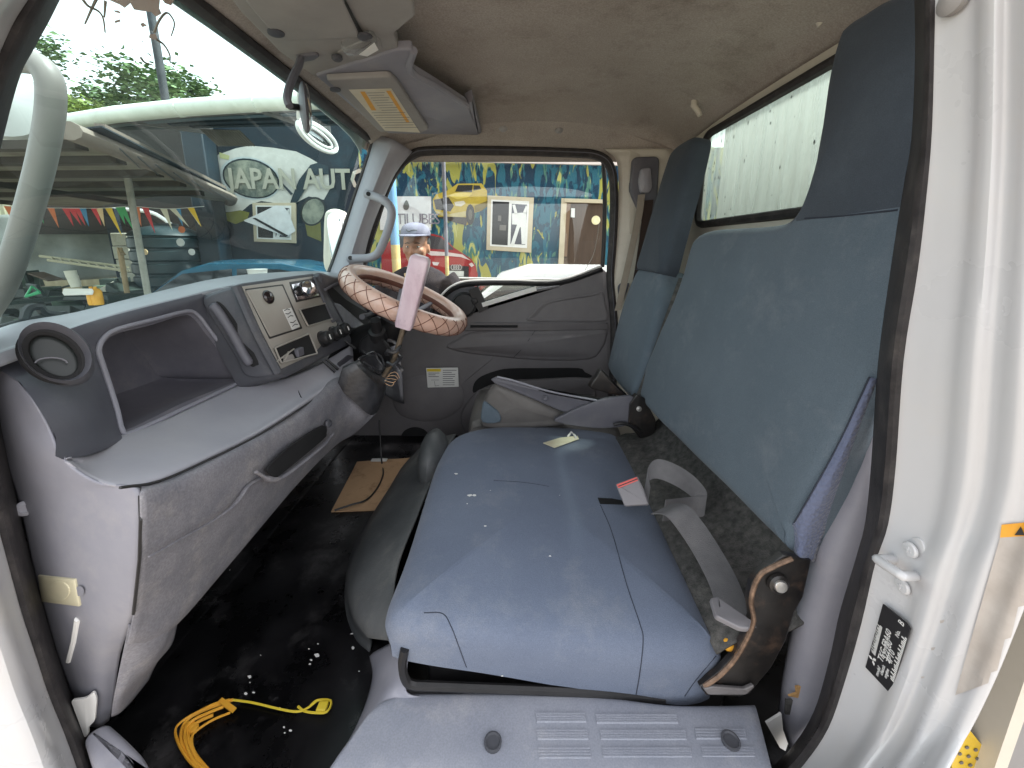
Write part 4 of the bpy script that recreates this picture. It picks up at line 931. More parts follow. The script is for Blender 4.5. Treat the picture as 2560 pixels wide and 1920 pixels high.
stitch(bench, H, [(1501, 1262), (1531, 1334), (1567, 1462), (1600, 1560), (1608, 1601), (1600, 1680), (1590, 1738)])
stitch(bench, H, [(1060, 1532), (1106, 1534), (1127, 1565), (1147, 1616), (1166, 1668)])
stitch(bench, H, [(1234, 1201), (1310, 1206), (1373, 1216)], r=.0007)
stitch(bench, H, [(1712, 1740), (1740, 1700), (1790, 1640)], r=.0009)
# white specks and pale smears on the cushion
m = M(); rnd = random.Random(5)
for px, py, a in ((1140, 1184, 6), (1175, 1238, 9), (1186, 1238, 7), (1213, 1315, 6), (1399, 1238, 2), (1375, 1390, 5), (1168, 1259, 3), (1006, 1418, 4), (1255, 1690, 4), (1226, 1226, 2)):
    m.poly([H(px + a * rnd.uniform(.5, 1) * math.cos(t), py + a * .4 * rnd.uniform(.5, 1) * math.sin(t), .0012) for t in [i * .9 for i in range(7)]])
o = part(bench, 'lint_specks', m, m_paper, sharp=None); o['kind'] = 'stuff'
# backrest
PB = (V((.537, 0, 0)), V((-1, 0, .155)).normalized())
back = [(1612, 1022), (1594, 985), (1600, 940), (1648, 820), (1692, 710), (1718, 622), (1734, 590), (1765, 573), (1831, 566), (1932, 555), (2013, 548), (2130, 538), (2262, 524), (2290, 560), (2275, 700), (2235, 850), (2186, 935), (2130, 1050), (2050, 1200), (1985, 1330), (1962, 1376), (1930, 1350), (1800, 1215), (1700, 1115), (1645, 1058)]
outl = [(1612, 1022), (1594, 985), (1600, 940), (1648, 820), (1692, 710), (1718, 622), (1734, 590), (1765, 573), (1831, 567), (1900, 562), (1950, 552), (1980, 530), (1999, 492), (2016, 430), (2030, 355), (2046, 250), (2061, 170), (2085, 88), (2112, 50), (2155, 20), (2210, -14), (2320, -40), (2350, 120), (2340, 330), (2310, 500), (2285, 680), (2240, 850), (2186, 935), (2130, 1050), (2050, 1200), (1985, 1330), (1962, 1376), (1930, 1350), (1800, 1215), (1700, 1115), (1645, 1058)]
mb = M(); K3 = 3; mb.slab(spline([W(p[0], p[1], pl=PB) for p in outl], K3, True), PB[1], .11, .03, seg=6)
cap = max(range(len(mb.f)), key=lambda i: (len(mb.f[i]), sum((mb.v[k] - PB[0]).dot(PB[1]) for k in mb.f[i])))
ringf = list(mb.f[cap])
def near_(px, py): return min(range(len(ringf)), key=lambda i: (mb.v[ringf[i]] - W(px, py, pl=PB)).length)
i1, i2 = sorted((near_(1984, 534), near_(2305, 520)))
fa, fb = ringf[i1:i2 + 1], ringf[i2:] + ringf[:i1 + 1]
zmean = lambda f_: sum(mb.v[k].z for k in f_) / len(f_)
if zmean(fa) > zmean(fb): fa, fb = fb, fa
def subdivide_cap(f_):                      # fan of rings so that the cloth can swell and wrinkle
    c_ = sum((mb.v[k] for k in f_), V((0, 0, 0))) / len(f_); prev = list(f_); n_ = len(f_); out = []
    for t in (.8, .6, .4, .2):
        cur = [len(mb.v) + i for i in range(n_)]
        mb.v += [c_.lerp(mb.v[k], t) + PB[1] * .004 * (1 - t ** 2) for k in f_]
        out += [(prev[i], prev[(i + 1) % n_], cur[(i + 1) % n_], cur[i]) for i in range(n_)]; prev = cur
    mb.v.append(c_ + PB[1] * .004); q = len(mb.v) - 1
    return out + [(prev[i], prev[(i + 1) % n_], q) for i in range(n_)]
mb.f.pop(cap); mb.f += subdivide_cap(fa); mb.f += subdivide_cap(fb)
for p in mb.v: p.x += noise.noise(p * 7) * .004 + noise.noise(p * 19) * .0012
bo_ = part(bench, 'backrest', mb, m_fab, 'tall blue backrest, its headrest part coloured darker for light falloff', sharp=60)
bo_.data.materials.append(m_fabd)
for pg in bo_.data.polygons:
    c_ = pg.center + ORG[bench]
    if c_.z > .048 + .055 * (c_.y - .85) * 0 and c_.y < 1.02: pg.material_index = 1
HB = Hit(mb)
mh = M()
HH = HB
stitch(bench, HH, [(2012, 546), (2080, 542), (2160, 534), (2244, 525)], r=.0014)
sm = [(2178, 944), (2150, 1005), (2088, 1136), (1990, 1308), (1964, 1378)]; ot = [(2206, 950), (2186, 1011), (2102, 1222), (2047, 1360), (2034, 1404)]
m = M(); m.patch([[HB(a[0] - 4, a[1] - 2, .004), W((a[0] * .6 + b[0] * .4), (a[1] * .6 + b[1] * .4), pl=(PB[0] + V((.012, 0, 0)), PB[1])), W(b[0], b[1], pl=(PB[0] + V((.05, 0, 0)), PB[1]))] for a, b in zip(sm, ot)], 5, 4)
part(bench, 'side_bolster', m, m_fabside, 'dimpled side strip of the backrest', solid=.004)
m = M(); m.tube(spline([HB(a[0] - 4, a[1] - 2, .006) for a in sm], 5), .0013, 5); part(bench, 'seam', m, m_thread)
# felt covered shelf behind the cushion
m = M(); m.patch([[V((.36, y, -.70)), V((.40, y, -.672)), V((.47, y, -.655)), V((.54, y, -.60)), V((.60, y, -.5))] for y in (.56, .8, 1.05, 1.33)], 4, 4)
for p in m.v: p.z += noise.noise(p * 30) * .003
part(bench, 'felt_shelf', m, m_felt, 'worn grey felt between cushion and backrest', solid=.004)
# black under tray and seat base
m = M(); m.tube(spline([W(px, py, y=.565) for px, py in ((1012, 1622), (1006, 1660), (1012, 1694), (1032, 1712), (1100, 1716), (1465, 1731), (1660, 1750))], 4), .008, 8); part(bench, 'base_frame', m, m_black)
m = M(); m.box((.13, .95, -.82), (.60, .66, .20)); part(bench, 'seat_base', m, m_black, bevel=.01)
m = M(); m.slab(roundpoly([W(px, py, y=.60) for px, py in ((1012, 1700), (1040, 1726), (1190, 1722), (1192, 1745), (1020, 1746))], .004), (0, -1, .2), .01, .002); part(bench, 'base_strip', m, m_trim)
# hinge bracket
br = [(1986, 1392), (2030, 1402), (2010, 1494), (1988, 1532), (1966, 1604), (1930, 1670), (1877, 1735), (1850, 1744), (1766, 1740), (1750, 1718), (1800, 1680), (1836, 1640), (1864, 1588), (1878, 1545), (1872, 1499), (1880, 1460), (1896, 1436), (1930, 1412), (1960, 1388)]
m = M(); m.slab([W(p[0], p[1], y=.552) for p in br], (0, -1, .1), .012, .004); bk_ = part(bench, 'hinge_bracket', m, m_brack, 'black seat hinge bracket with chipped brown edge')
m = M(); m.tube(spline([W(px, py, y=.547) for px, py in ((1980, 1396), (1935, 1416), (1898, 1440), (1878, 1498), (1884, 1550), (1868, 1594), (1838, 1646), (1800, 1688), (1760, 1716))], 4), .004, 8); part(bk_, 'bracket_flange', m, mat('rubbed_brown_edge', (.10, .065, .045, 1), (.30, .20, .14, 1), rough=.4, scale=60, metal=.4))
m = M(); c = W(1949, 1463, y=.542); m.lathe([(.017, -.006), (.0165, .0), (.013, .002), (.0115, .0015)], c, (0, -1, .1), 20); part(bk_, 'bolt_collar', m, m_brack)
m = M(); m.lathe([(.0105, -.002), (.0105, .004), (.009, .006), (.004, .0068), (0, .0068)], c, (-.1, -1, .15), 18); part(bk_, 'pivot_bolt', m, m_steel)
m = M(); m.slab(roundpoly([W(px, py, y=.542) for px, py in ((1758, 1722), (1782, 1716), (1862, 1722), (1884, 1712), (1888, 1718), (1866, 1738), (1772, 1738))], .004), (0, -1, .4), .006, .002); part(bk_, 'bracket_foot', m, mat('foot_highlight_grey', (.12, .11, .11, 1), (.2, .19, .19, 1), rough=.4))  # paler foot plate, a highlight put into its colour
m = M(); m.ellipsoid(W(1822, 1610, y=.57), .012, .01, .012); part(bench, 'yellow_foam', m, m_orange)
# far hinge of the backrest
m = M(); m.slab(roundpoly([W(px, py, y=1.275) for px, py in ((1575, 1010), (1592, 985), (1612, 995), (1640, 1050), (1636, 1090), (1600, 1096), (1572, 1060))], .006), (0, -1, .2), .03, .003); fh = part(bench, 'far_hinge', m, m_brack)
m = M(); m.lathe([(.009, 0), (.009, .004), (0, .005)], W(1597, 1022, y=1.27), (0, -1, .2), 14); part(fh, 'rivet', m, m_steel)
m = M(); m.tube(spline([W(px, py, y=1.265) for px, py in ((1534, 1062), (1556, 1058), (1580, 1066), (1604, 1082))], 3), .006, 6); part(fh, 'hinge_arm', m, m_black)

# seat pedestal and engine hump in dusty vinyl
fe = [(1000, 1190), (952, 1273), (895, 1366), (870, 1440), (868, 1520), (892, 1592), (928, 1628)]
tp = [(1140, 1085), (1085, 1190), (1040, 1300), (1000, 1400), (985, 1490), (1000, 1560), (1040, 1610)]
sl = [(1092, 1096), (1030, 1170), (976, 1262), (925, 1370), (900, 1450), (902, 1530), (935, 1596)]
rows = []
for a, s_, b in zip(fe, sl, tp):
    A_ = W(a[0], a[1], z=-.948); B2 = W(b[0], b[1], z=-.70); C_ = W(s_[0], s_[1], z=-.76)
    rows.append([A_ + V((-.004, 0, -.004)), A_ + V((.004, .0, .03)), A_.lerp(C_, .6) + V((-.01, 0, .02)), C_, B2])
m = M(); m.patch(rows, 5, 5); solo('engine_hump', m, m_vinyl, 'dusty dark grey vinyl engine hump under the front of the bench', 'engine cover', solid=.004)
m = M(); m.ellipsoid(W(1085, 1150, z=-.70), .05, .12, .10); solo('handbrake_cover', m, m_vinyl, 'rounded grey vinyl cover at the far front corner of the bench', 'cover')

rr_ = [[(1030, 1600, -.74), (985, 1606, -.80), (940, 1628, -.90), (925, 1640, -.945)], [(1020, 1640, -.745), (985, 1650, -.79), (950, 1668, -.86), (932, 1690, -.945)], [(1016, 1690, -.76), (985, 1695, -.79), (945, 1715, -.85), (915, 1760, -.94)], [(1022, 1735, -.79), (975, 1748, -.80), (930, 1778, -.81), (880, 1840, -.90)], [(1100, 1742, -.80), (1000, 1765, -.803), (920, 1800, -.815), (840, 1900, -.88)]]
m = M(); m.patch([WZ(r_) for r_ in rr_], 5, 5); part(cab, 'sill_riser', m, m_trim, 'blue grey moulded riser between sill and seat base', solid=.003)
# ------------------------------------------------------------------ passenger belt: webbing loop, tongue, buckle
bl = thing('lap_belt', W(1750, 1500, z=-.62), 'grey lap belt lying in a loop beside the bench backrest', 'seat belt')
def P3(px, py, z): return W(px, py, z=z)
pth = [P3(1655, 1272, -.575), P3(1690, 1276, -.555), P3(1722, 1310, -.57), P3(1766, 1376, -.60), P3(1806, 1450, -.615), P3(1832, 1520, -.62), P3(1850, 1566, -.625)]
cen = spline(pth, 6)
wv = []
for i in range(len(cen)):
    f = i / (len(cen) - 1); wv.append(V((.046, .012 - .01 * f, .014 - .02 * f)).normalized() * .058)
m = M(); m.ribbon(cen, wv, .0016); part(bl, 'webbing', m, m_belt)
lp_ = spline([P3(1622, 1244, -.60), P3(1616, 1196, -.565), P3(1640, 1172, -.545), P3(1690, 1188, -.55), P3(1738, 1222, -.575), P3(1764, 1262, -.60), P3(1720, 1268, -.61), P3(1660, 1276, -.60)], 6)
m = M(); m.ribbon(lp_, [V((.012, .020, .042)).normalized() * .048 for _ in lp_], .0016); part(bl, 'webbing_loop', m, m_belt)
m = M(); m.slab(roundpoly([W(px, py, z=-.60) for px, py in ((1776, 1494), (1798, 1490), (1802, 1520), (1880, 1548), (1874, 1572), (1850, 1570), (1790, 1540))], .004), (0, -.3, 1), .010, .003); part(bl, 'belt_tongue', m, m_buckle)
bu = thing('belt_buckle', W(1590, 1262, z=-.60), 'grey belt buckle with red release button standing in the bench gap', 'buckle')
PBk = (W(1580, 1230, z=-.575), V((-.25, -.75, .6)).normalized())
m = M(); m.slab(roundpoly([W(px, py, pl=PBk) for px, py in ((1538, 1210), (1594, 1190), (1608, 1218), (1624, 1262), (1562, 1266))], .004), PBk[1], .022, .004); part(bu, 'buckle_body', m, m_buckle)
m = M(); m.slab(roundpoly([W(px, py, pl=(PBk[0] + PBk[1] * .002, PBk[1])) for px, py in ((1541, 1211), (1592, 1192), (1596, 1201), (1546, 1221))], .002), PBk[1], .006, .0015); part(bu, 'release_button', m, m_red)
m = M(); m.tube([W(1546, 1216, pl=(PBk[0] + PBk[1] * .003, PBk[1])), W(1594, 1197, pl=(PBk[0] + PBk[1] * .003, PBk[1]))], .0012, 5); part(bu, 'tongue_slot', m, m_black)
m = M(); m.poly([H(px, py, .0015) for px, py in ((1494, 1244), (1530, 1246), (1562, 1252), (1562, 1262), (1500, 1260))]); part(bu, 'slit_shade', m, m_hole, sharp=None)  # flat dark patch painted in place of the shaded cushion notch

# paper tag
tgp = thing('paper_tag', H(1400, 1110), 'small folded yellowed paper tag with a white clip lying on the bench', 'paper')
lift = V((0, 0, .004))
m = M(); m.prism([H(*p) + lift for p in ((1358, 1111), (1400, 1098), (1444, 1093), (1447, 1101), (1386, 1123))], (0, 0, .002)); part(tgp, 'paper', m, mat('yellowed_paper', (.66, .60, .42, 1), (.74, .70, .55, 1), rough=.8, scale=30), sharp=None)
m = M(); m.tube([H(1420, 1096) + lift * 2, H(1428, 1088) + lift * 3.2, H(1436, 1094) + lift * 2.5, H(1440, 1100) + lift * 2], .004, 6); part(tgp, 'clip', m, m_white)

# ------------------------------------------------------------------ driver seat
ds = thing('driver_chair', (.1, 1.57, -.95), 'blue grey driver seat with tall headrest behind the steering wheel', 'seat')
def sp_(y, z, d=0): return V((.545 + .21 * z - d, y, z))
nd = V((-1, 0, .21)).normalized()
m = M(); m.slab(spline([sp_(y, z) for y, z in ((1.355, -.50), (1.37, -.545), (1.55, -.555), (1.72, -.545), (1.745, -.50), (1.76, -.35), (1.745, -.2), (1.70, -.10), (1.66, -.075), (1.55, -.07), (1.44, -.075), (1.40, -.11), (1.36, -.2), (1.345, -.36))], 3, True), nd, .10, .035, bulge=.015, seg=6)
part(ds, 'backrest', m, m_fab, sharp=60)
m = M(); m.slab(spline([sp_(y, z, .006) for y, z in ((1.41, -.09), (1.55, -.095), (1.69, -.09), (1.695, .0), (1.685, .18), (1.67, .32), (1.64, .375), (1.55, .385), (1.46, .375), (1.43, .32), (1.415, .18), (1.405, .0))], 3, True), nd, .065, .03, bulge=.012, seg=6)
part(ds, 'headrest', m, m_fabd, 'dark tall headrest', sharp=60)
m = M(); m.tube([sp_(1.41 + i * .028, -.088, .004 + .006 * math.sin(i / 10 * math.pi)) for i in range(11)], .0016, 5); part(ds, 'seam', m, m_thread)
PD = (V((0, 0, -.62)), V((.06, 0, 1)).normalized())
m = M(); m.slab(spline([V((x, y, -.655 - .06 * x)) for x, y in ((-.12, 1.345), (-.16, 1.37), (-.17, 1.55), (-.16, 1.74), (-.12, 1.77), (.2, 1.78), (.40, 1.77), (.43, 1.55), (.40, 1.345), (.2, 1.335))], 4, True), PD[1], .10, .045, bulge=.02, seg=6)
part(ds, 'cushion', m, mat('worn_beige_grey_vinyl', (.10, .094, .09, 1), (.15, .14, .132, 1), rough=.5, scale=5), 'worn beige grey cushion side', sharp=60)
m = M(); m.slab(spline([W(px, py, y=1.335) for px, py in ((1204, 1030), (1208, 1000), (1222, 974), (1242, 958), (1275, 964), (1320, 984), (1370, 1008), (1412, 1032), (1420, 1062), (1300, 1072), (1208, 1070))], 3, True), (0, -1, .3), .07, .022, bulge=.008, seg=5)
part(ds, 'side_cover', m, MATS['worn_beige_grey_vinyl'], 'worn beige grey side cover')
m = M(); m.slab(spline([W(px, py, y=1.322) for px, py in ((1205, 1016), (1212, 1004), (1232, 1018), (1248, 1032), (1250, 1056), (1205, 1056))], 3, True), (0, -1, .2), .02, .008); part(ds, 'blue_corner', m, m_fab)
m = M(); m.box((.13, 1.57, -.84), (.52, .40, .2)); part(ds, 'seat_base', m, m_black, bevel=.02)
m = M(); m.slab(spline([W(px, py, y=1.345) for px, py in ((1475, 968), (1492, 940), (1502, 924), (1512, 930), (1548, 968), (1570, 990), (1540, 988), (1500, 978))], 3, True), (0, -1, .2), .04, .006); part(ds, 'recliner', m, m_brack)
m = M(); m.patch([[V((.42, 1.34, -.56)), V((.45, 1.33, -.5)), V((.56, 1.33, -.1))], [V((.46, 1.30, -.6)), V((.50, 1.30, -.5)), V((.60, 1.30, -.1))]], 4, 3); part(ds, 'felt_side', m, m_felt, solid=.004)

# handbrake between the seats
hbk = thing('handbrake', W(1480, 1040, y=1.30), 'grey plastic handbrake lever lying between the two seats', 'handbrake')
m = M(); m.slab([p for p in roundpoly([W(px, py, y=1.30) for px, py in ((1226, 948), (1242, 941), (1289, 953), (1376, 979), (1492, 1001), (1560, 992), (1592, 1002), (1600, 1018), (1480, 1032), (1410, 1031), (1333, 998), (1289, 980), (1238, 960))], .006)], (0, -1, .3), .035, .008); part(hbk, 'lever', m, m_mid)
m = M(); m.tube(spline([W(px, py, y=1.29) for px, py in ((1243, 942), (1289, 953), (1376, 979), (1492, 1001))], 5), .0035, 6); part(hbk, 'lever_edge', m, m_trim)
m = M(); m.lathe([(.009, 0), (.009, .006), (.006, .008), (.0055, .003), (0, .003)], W(1363, 996, y=1.295), (0, -1, .2), 16); part(hbk, 'bolt', m, m_mid)
m = M(); m.slab(spline([W(px, py, y=1.285) for px, py in ((1388, 1054), (1414, 1034), (1457, 1014), (1509, 997), (1550, 991), (1587, 994), (1580, 1046), (1560, 1066), (1480, 1070))], 3, True), (0, -1, .3), .03, .005); part(hbk, 'side_cover', m, m_mid)
# ------------------------------------------------------------------ driver door
YD = 1.88
door = thing('driver_door', (0, YD, -.95), 'charcoal driver door with armrest, pocket and notched window line', 'door')
pan = [(880, 800), (1000, 800), (1080, 786), (1150, 790), (1207, 762), (1340, 724), (1399, 714), (1506, 670), (1540, 700), (1545, 860), (1545, 1000), (1545, 1200), (860, 1200)]
mp_ = M(); mp_.slab(roundpoly([W(p[0], p[1], y=YD) for p in pan], .004), (0, -1, 0), .03, .006); part(door, 'door_panel', mp_, m_door)
# dark rail along the glass and the notch post
m = M(); m.tube(spline([W(px, py, y=YD) for px, py in ((1070, 800), (1090, 762), (1106, 742), (1130, 722), (1164, 710), (1220, 707), (1289, 707), (1399, 706), (1505, 672))], 4), .014, 8, flat=1.0); part(door, 'belt_rail', m, m_black)
m = M(); m.tube(spline([W(px, py, y=YD - .019) for px, py in ((1088, 762), (1104, 738), (1128, 716), (1163, 703), (1220, 700), (1289, 700), (1396, 700), (1503, 665))], 4), .0055, 6); part(door, 'belt_strip', m, m_white)
m = M(); m.beam(W(1183, 720, y=YD - .004), W(1210, 776, y=YD - .004), .05, .022, V((0, 1, 0))); part(door, 'notch_post', m, m_black)
m = M(); m.slab(roundpoly([W(px, py, y=YD + .004) for px, py in ((1075, 806), (1100, 760), (1126, 728), (1160, 714), (1186, 714), (1204, 770), (1150, 800))], .01), (0, -1, 0), .02, .006); qd = part(door, 'mirror_control_panel', m, m_dark)
m = M(); m.lathe([(.060, 0), (.062, .006), (.052, .010), (.05, .002), (0, .002)], W(1160, 762, y=YD - .004), (0, -1, .1), 28); part(qd, 'round_bezel', m, m_black)
m = M(); m.slab(roundpoly([W(px, py, y=YD - .022) for px, py in ((1176, 748), (1190, 744), (1196, 756), (1182, 762))], .005), (0, -1, .2), .012, .004); part(qd, 'mirror_switch', m, m_black)
m = M(); m.prism([W(px, py, y=YD + .006) for px, py in ((1190, 714), (1345, 712), (1340, 722), (1207, 762))], (0, .003, 0)); part(door, 'quarter_glass', m, m_sglass)
m = M(); m.beam(W(1206, 762, y=YD - .016), W(1340, 721, y=YD - .016), .020, .020, V((0, 1, 0))); part(door, 'quarter_sill', m, m_white)
# door glass with rounded lower corner
m = M(); m.prism([W(px, py, y=1.925) for px, py in ((900, 800), (915, 620), (985, 410), (1040, 370), (1480, 372), (1540, 400), (1540, 690), (1399, 712), (1100, 742))], (0, .004, 0)); part(door, 'door_glass', m, m_sglass)
m = M(); m.tube(spline([W(px, py, y=1.915) for px, py in ((1498, 560), (1492, 600), (1482, 640), (1462, 676))], 5), .0018, 5); part(door, 'glass_edge', m, m_beige)
m = M(); m.tube(spline([W(px, py, y=1.90) for px, py in ((1508, 400), (1512, 480), (1510, 600), (1506, 668))], 4), .010, 8); part(door, 'glass_channel', m, m_black)
# armrest and relief
m = M(); m.slab(spline([W(px, py, y=YD - .012) for px, py in ((1113, 869), (1140, 848), (1178, 830), (1260, 824), (1338, 823), (1440, 822), (1516, 822), (1518, 850), (1508, 872), (1474, 901), (1347, 903), (1231, 893), (1159, 884))], 3, True), (0, -1, .1), .03, .022, bulge=.020, seg=5)
ar = part(door, 'armrest', m, m_door, 'dark padded armrest'); HA = Hit(m)
m = M(); m.tube([HA(*p, .001) for p in ((1338, 826), (1322, 850), (1300, 878), (1285, 892))], .0014, 5); part(ar, 'armrest_seam', m, m_black)
m = M(); m.slab(roundpoly([W(px, py, y=YD - .014) for px, py in ((1160, 826), (1176, 806), (1300, 806), (1520, 806), (1522, 824), (1338, 826))], .008), (0, -1, .4), .02, .006); lg = part(door, 'armrest_ledge', m, m_door)
m = M(); m.tube([W(1176, 816, y=YD - .018), W(1294, 816, y=YD - .018)], .0075, 8, flat=.8); part(lg, 'pull_slot', m, m_hole)
m = M(); m.slab(spline([W(px, py, y=YD - .004) for px, py in ((1318, 804), (1330, 780), (1356, 756), (1410, 742), (1480, 732), (1508, 728), (1516, 760), (1518, 804), (1420, 806))], 3, True), (0, -1, 0), .012, .012, bulge=-.012); part(door, 'pull_cup', m, m_door)
m = M(); m.poly(spline([W(px, py, y=YD - .0015) for px, py in ((1183, 982), (1185, 959), (1203, 941), (1240, 927), (1275, 921), (1360, 920), (1446, 920), (1462, 930), (1476, 944), (1347, 947), (1280, 950), (1240, 958), (1205, 972))], 3, True)); dp = part(door, 'pocket_opening', m, m_hole, sharp=None)
m = M(); m.slab(spline([W(px, py, y=YD - .012) for px, py in ((1186, 986), (1204, 973), (1242, 959), (1347, 948), (1476, 946), (1490, 980), (1480, 1100), (1300, 1110), (1180, 1100), (1150, 1040))], 3, True), (0, -1, .1), .02, .012, bulge=.02); part(door, 'pocket_front', m, m_door)
m = M(); m.slab(spline([W(px, py, y=YD - .004) for px, py in ((1150, 960), (1160, 1010), (1120, 1046), (1060, 1056), (1000, 1040), (980, 1000), (1000, 960), (1060, 936))], 3, True), (0, -1, -.2), .012, .012, bulge=.016); part(door, 'lower_bulge', m, m_door)
m = M(); m.slab(spline([W(1037 + 36 * math.cos(t), 1096 + 27 * math.sin(t), y=YD - .007) for t in [i * .785 for i in range(8)]], 4, True), (0, -1, 0), .006, .003); part(door, 'speaker_grille', m, m_hole)
m = M(); m.slab(roundpoly([W(px, py, y=YD - .026) for px, py in ((1065, 920), (1145, 919), (1147, 967), (1069, 969))], .003), (0, -1, 0), .0012, .0003); lb = part(door, 'caution_label', m, m_paper, 'white caution label with black print')
def LB(px, py): return W(px, py, y=YD - .0268)
m = M(); m.poly([LB(*p) for p in ((1067, 922), (1102, 922), (1102, 929), (1068, 929))]); part(lb, 'label_header', m, m_yellow, sharp=None)
m = M()
rnd = random.Random(2)
for i in range(8):
    for x0, x1 in ((1071, 1099), (1107, 1142)):
        if x0 < 1100 and i > 2: continue
        yy = 932 + i * 4.4 if x0 < 1100 else 925 + i * 5.2
        e = x0 + (x1 - x0) * rnd.uniform(.6, 1); m.poly([LB(x0, yy), LB(e, yy), LB(e, yy + 1.3), LB(x0, yy + 1.3)])
for a in (((1078, 950), (1098, 950)), ((1086, 953), (1088, 965)), ((1088, 965), (1098, 963))): m.tube([LB(*a[0]), LB(*a[1])], .0009, 4)
part(lb, 'label_print', m, m_ink, sharp=None)

# ------------------------------------------------------------------ grab handle on the windscreen pillar
m = M(); m.tube(spline([W(px, py, y=yy) for px, py, yy in ((916, 484, 1.715), (930, 489, 1.70), (958, 500, 1.665), (976, 518, 1.655), (979, 540, 1.655), (970, 575, 1.655), (956, 612, 1.655), (944, 634, 1.665), (926, 644, 1.68), (900, 646, 1.685), (872, 646, 1.70))], 4), .0175, 10)
gh = solo('grab_handle', m, m_trim_lt, 'light grey curved grab handle on the far windscreen pillar', 'grab handle')
for px, py, yy in ((921, 485, 1.682), (876, 645, 1.678)):
    m = M(); m.lathe([(.009, 0), (.009, .003), (.0085, .004), (0, .004)], W(px, py, y=yy), (.3, -1, .2), 14); part(gh, 'bolt_cap', m, m_black)

# ------------------------------------------------------------------ overhead: visors, console, lamp, mirror
PO = (V((-.6, 0, .438)), V((.085, 0, -1)).normalized())
def O(px, py, d=0): return W(px, py, pl=(PO[0] + PO[1] * d, PO[1]))
oc = thing('overhead_console', (-.45, 1.2, .44), 'grey overhead console above the windscreen with dome lamp', 'console')
m = M(); m.slab(roundpoly([O(*p) for p in ((520, -80), (600, 30), (700, 132), (788, 194), (1000, 128), (985, 86), (1040, 40), (1010, -90))], .01), PO[1], .05, .006); part(oc, 'console_panel', m, m_visor)
m = M(); m.slab(roundpoly([O(*p, .012) for p in ((560, -80), (622, 18), (700, 106), (902, 96), (895, 80), (830, -60), (800, -110))], .02, 4), PO[1], .012, .006); vs_ = part(oc, 'passenger_visor', m, m_visor)
m = M(); m.tube([O(846, -20, .004), O(880, 45, .004), O(904, 86, .004)], .006, 6); part(oc, 'visor_gap', m, m_black)
for px, py in ((690, 82), (912, 92)):
    m = M(); m.lathe([(.016, -.002), (.016, .002), (.012, .004), (0, .004)], O(px, py, .012), PO[1], 14); part(oc, 'visor_pivot', m, m_dark)
m = M(); m.slab(roundpoly([O(*p, .020) for p in ((852, 130), (925, 100), (938, 104), (948, 122), (924, 140), (870, 146))], .012, 4), PO[1], .022, .010); lp2 = part(oc, 'dome_lamp', m, m_lens, 'clear dome lamp lens')
m = M(); m.slab(roundpoly([O(*p, .002) for p in ((840, 132), (930, 92), (950, 98), (958, 124), (930, 146), (860, 154))], .012, 4), PO[1], .004, .002); part(lp2, 'lamp_base', m, m_visor)
m = M(); m.prism([O(*p, .0215) for p in ((898, 136), (936, 106), (946, 124), (918, 140))], PO[1] * .001); part(lp2, 'lamp_reflector', m, m_white)
m = M(); m.lathe([(.012, 0), (.013, .006), (.009, .010), (0, .011)], O(842, 140, .006), PO[1], 14); part(oc, 'lamp_switch', m, m_dark)
dv = thing('driver_overhead_shelf', (-.4, 1.5, .44), 'grey moulded overhead shelf in front of the driver with labelled sun visor', 'overhead shelf')
m = M(); m.slab(roundpoly([O(*p, .006) for p in ((788, 190), (990, 126), (1034, 124), (1028, 176), (1095, 216), (1168, 262), (1198, 338), (972, 334), (930, 310))], .012, 4), PO[1], .02, .006); part(dv, 'shelf_panel', m, m_trim)
m = M(); m.tube(spline([O(*p, .004) for p in ((1034, 126), (1026, 176), (1095, 217), (1168, 263))], 4), .010, 8); part(dv, 'shelf_lip', m, m_trim)
m = M(); m.slab(roundpoly([O(*p, -.0) for p in ((1164, 262), (1182, 252), (1204, 332), (1196, 340))], .004), PO[1], .035, .004); part(dv, 'end_cap', m, m_trim)
m = M(); m.slab(roundpoly([O(*p, .022) for p in ((815, 200), (975, 192), (994, 208), (1072, 324), (1052, 334), (948, 330))], .012, 4), PO[1], .014, .006); vz = part(dv, 'sun_visor', m, m_visor)
m = M(); m.prism([O(*p, .0225) for p in ((872, 224), (978, 221), (1050, 331), (962, 326))], PO[1] * .0008); sk = part(vz, 'visor_label', m, mat('aged_label', (.62, .56, .42, 1), (.70, .66, .54, 1), rough=.6, scale=12, dirt=(.6, .48, .25, 1), dirt_amt=.5, dirt_scale=8), sharp=None)
for pts in (((900, 229), (912, 229), (941, 276), (929, 276)), ((965, 227), (976, 227), (1024, 306), (1016, 306))):
    m = M(); m.poly([O(*p, .0238) for p in pts]); part(vz, 'orange_bar', m, m_orange, sharp=None)
m = M()
for i in range(15):
    y0 = 232 + i * 6.2; x0 = 882 + i * 5.4 + (34 if i < 8 else 4); x1 = x0 + (46 if i < 8 else 84)
    m.poly([O(x0, y0, .0238), O(x1 - (i * 7 % 14), y0 - 1, .0238), O(x1 - (i * 7 % 14), y0, .0238), O(x0, y0 + 1, .0238)])
part(vz, 'label_print', m, m_grime, sharp=None)
m = M(); m.lathe([(.014, 0), (.014, .004), (0, .005)], O(838, 222, .022), PO[1], 12); part(vz, 'visor_pivot', m, m_dark)
rm = thing('rear_view_mirror', O(742, 150), 'small oval interior mirror on a curved stem below the overhead console', 'mirror')
m = M(); m.slab(roundpoly([O(*p, .006) for p in ((740, 142), (790, 136), (800, 142), (786, 152), (748, 158))], .006), PO[1], .008, .003); part(rm, 'mount', m, m_mid)
m = M(); a = O(752, 146, .01); m.tube(spline([a, W(746, 166, x=a.x - .0), W(728, 204, x=a.x + .004), W(718, 244, x=a.x + .01), W(724, 266, x=a.x + .016)], 5), .0085, 8); part(rm, 'stem', m, m_mid)
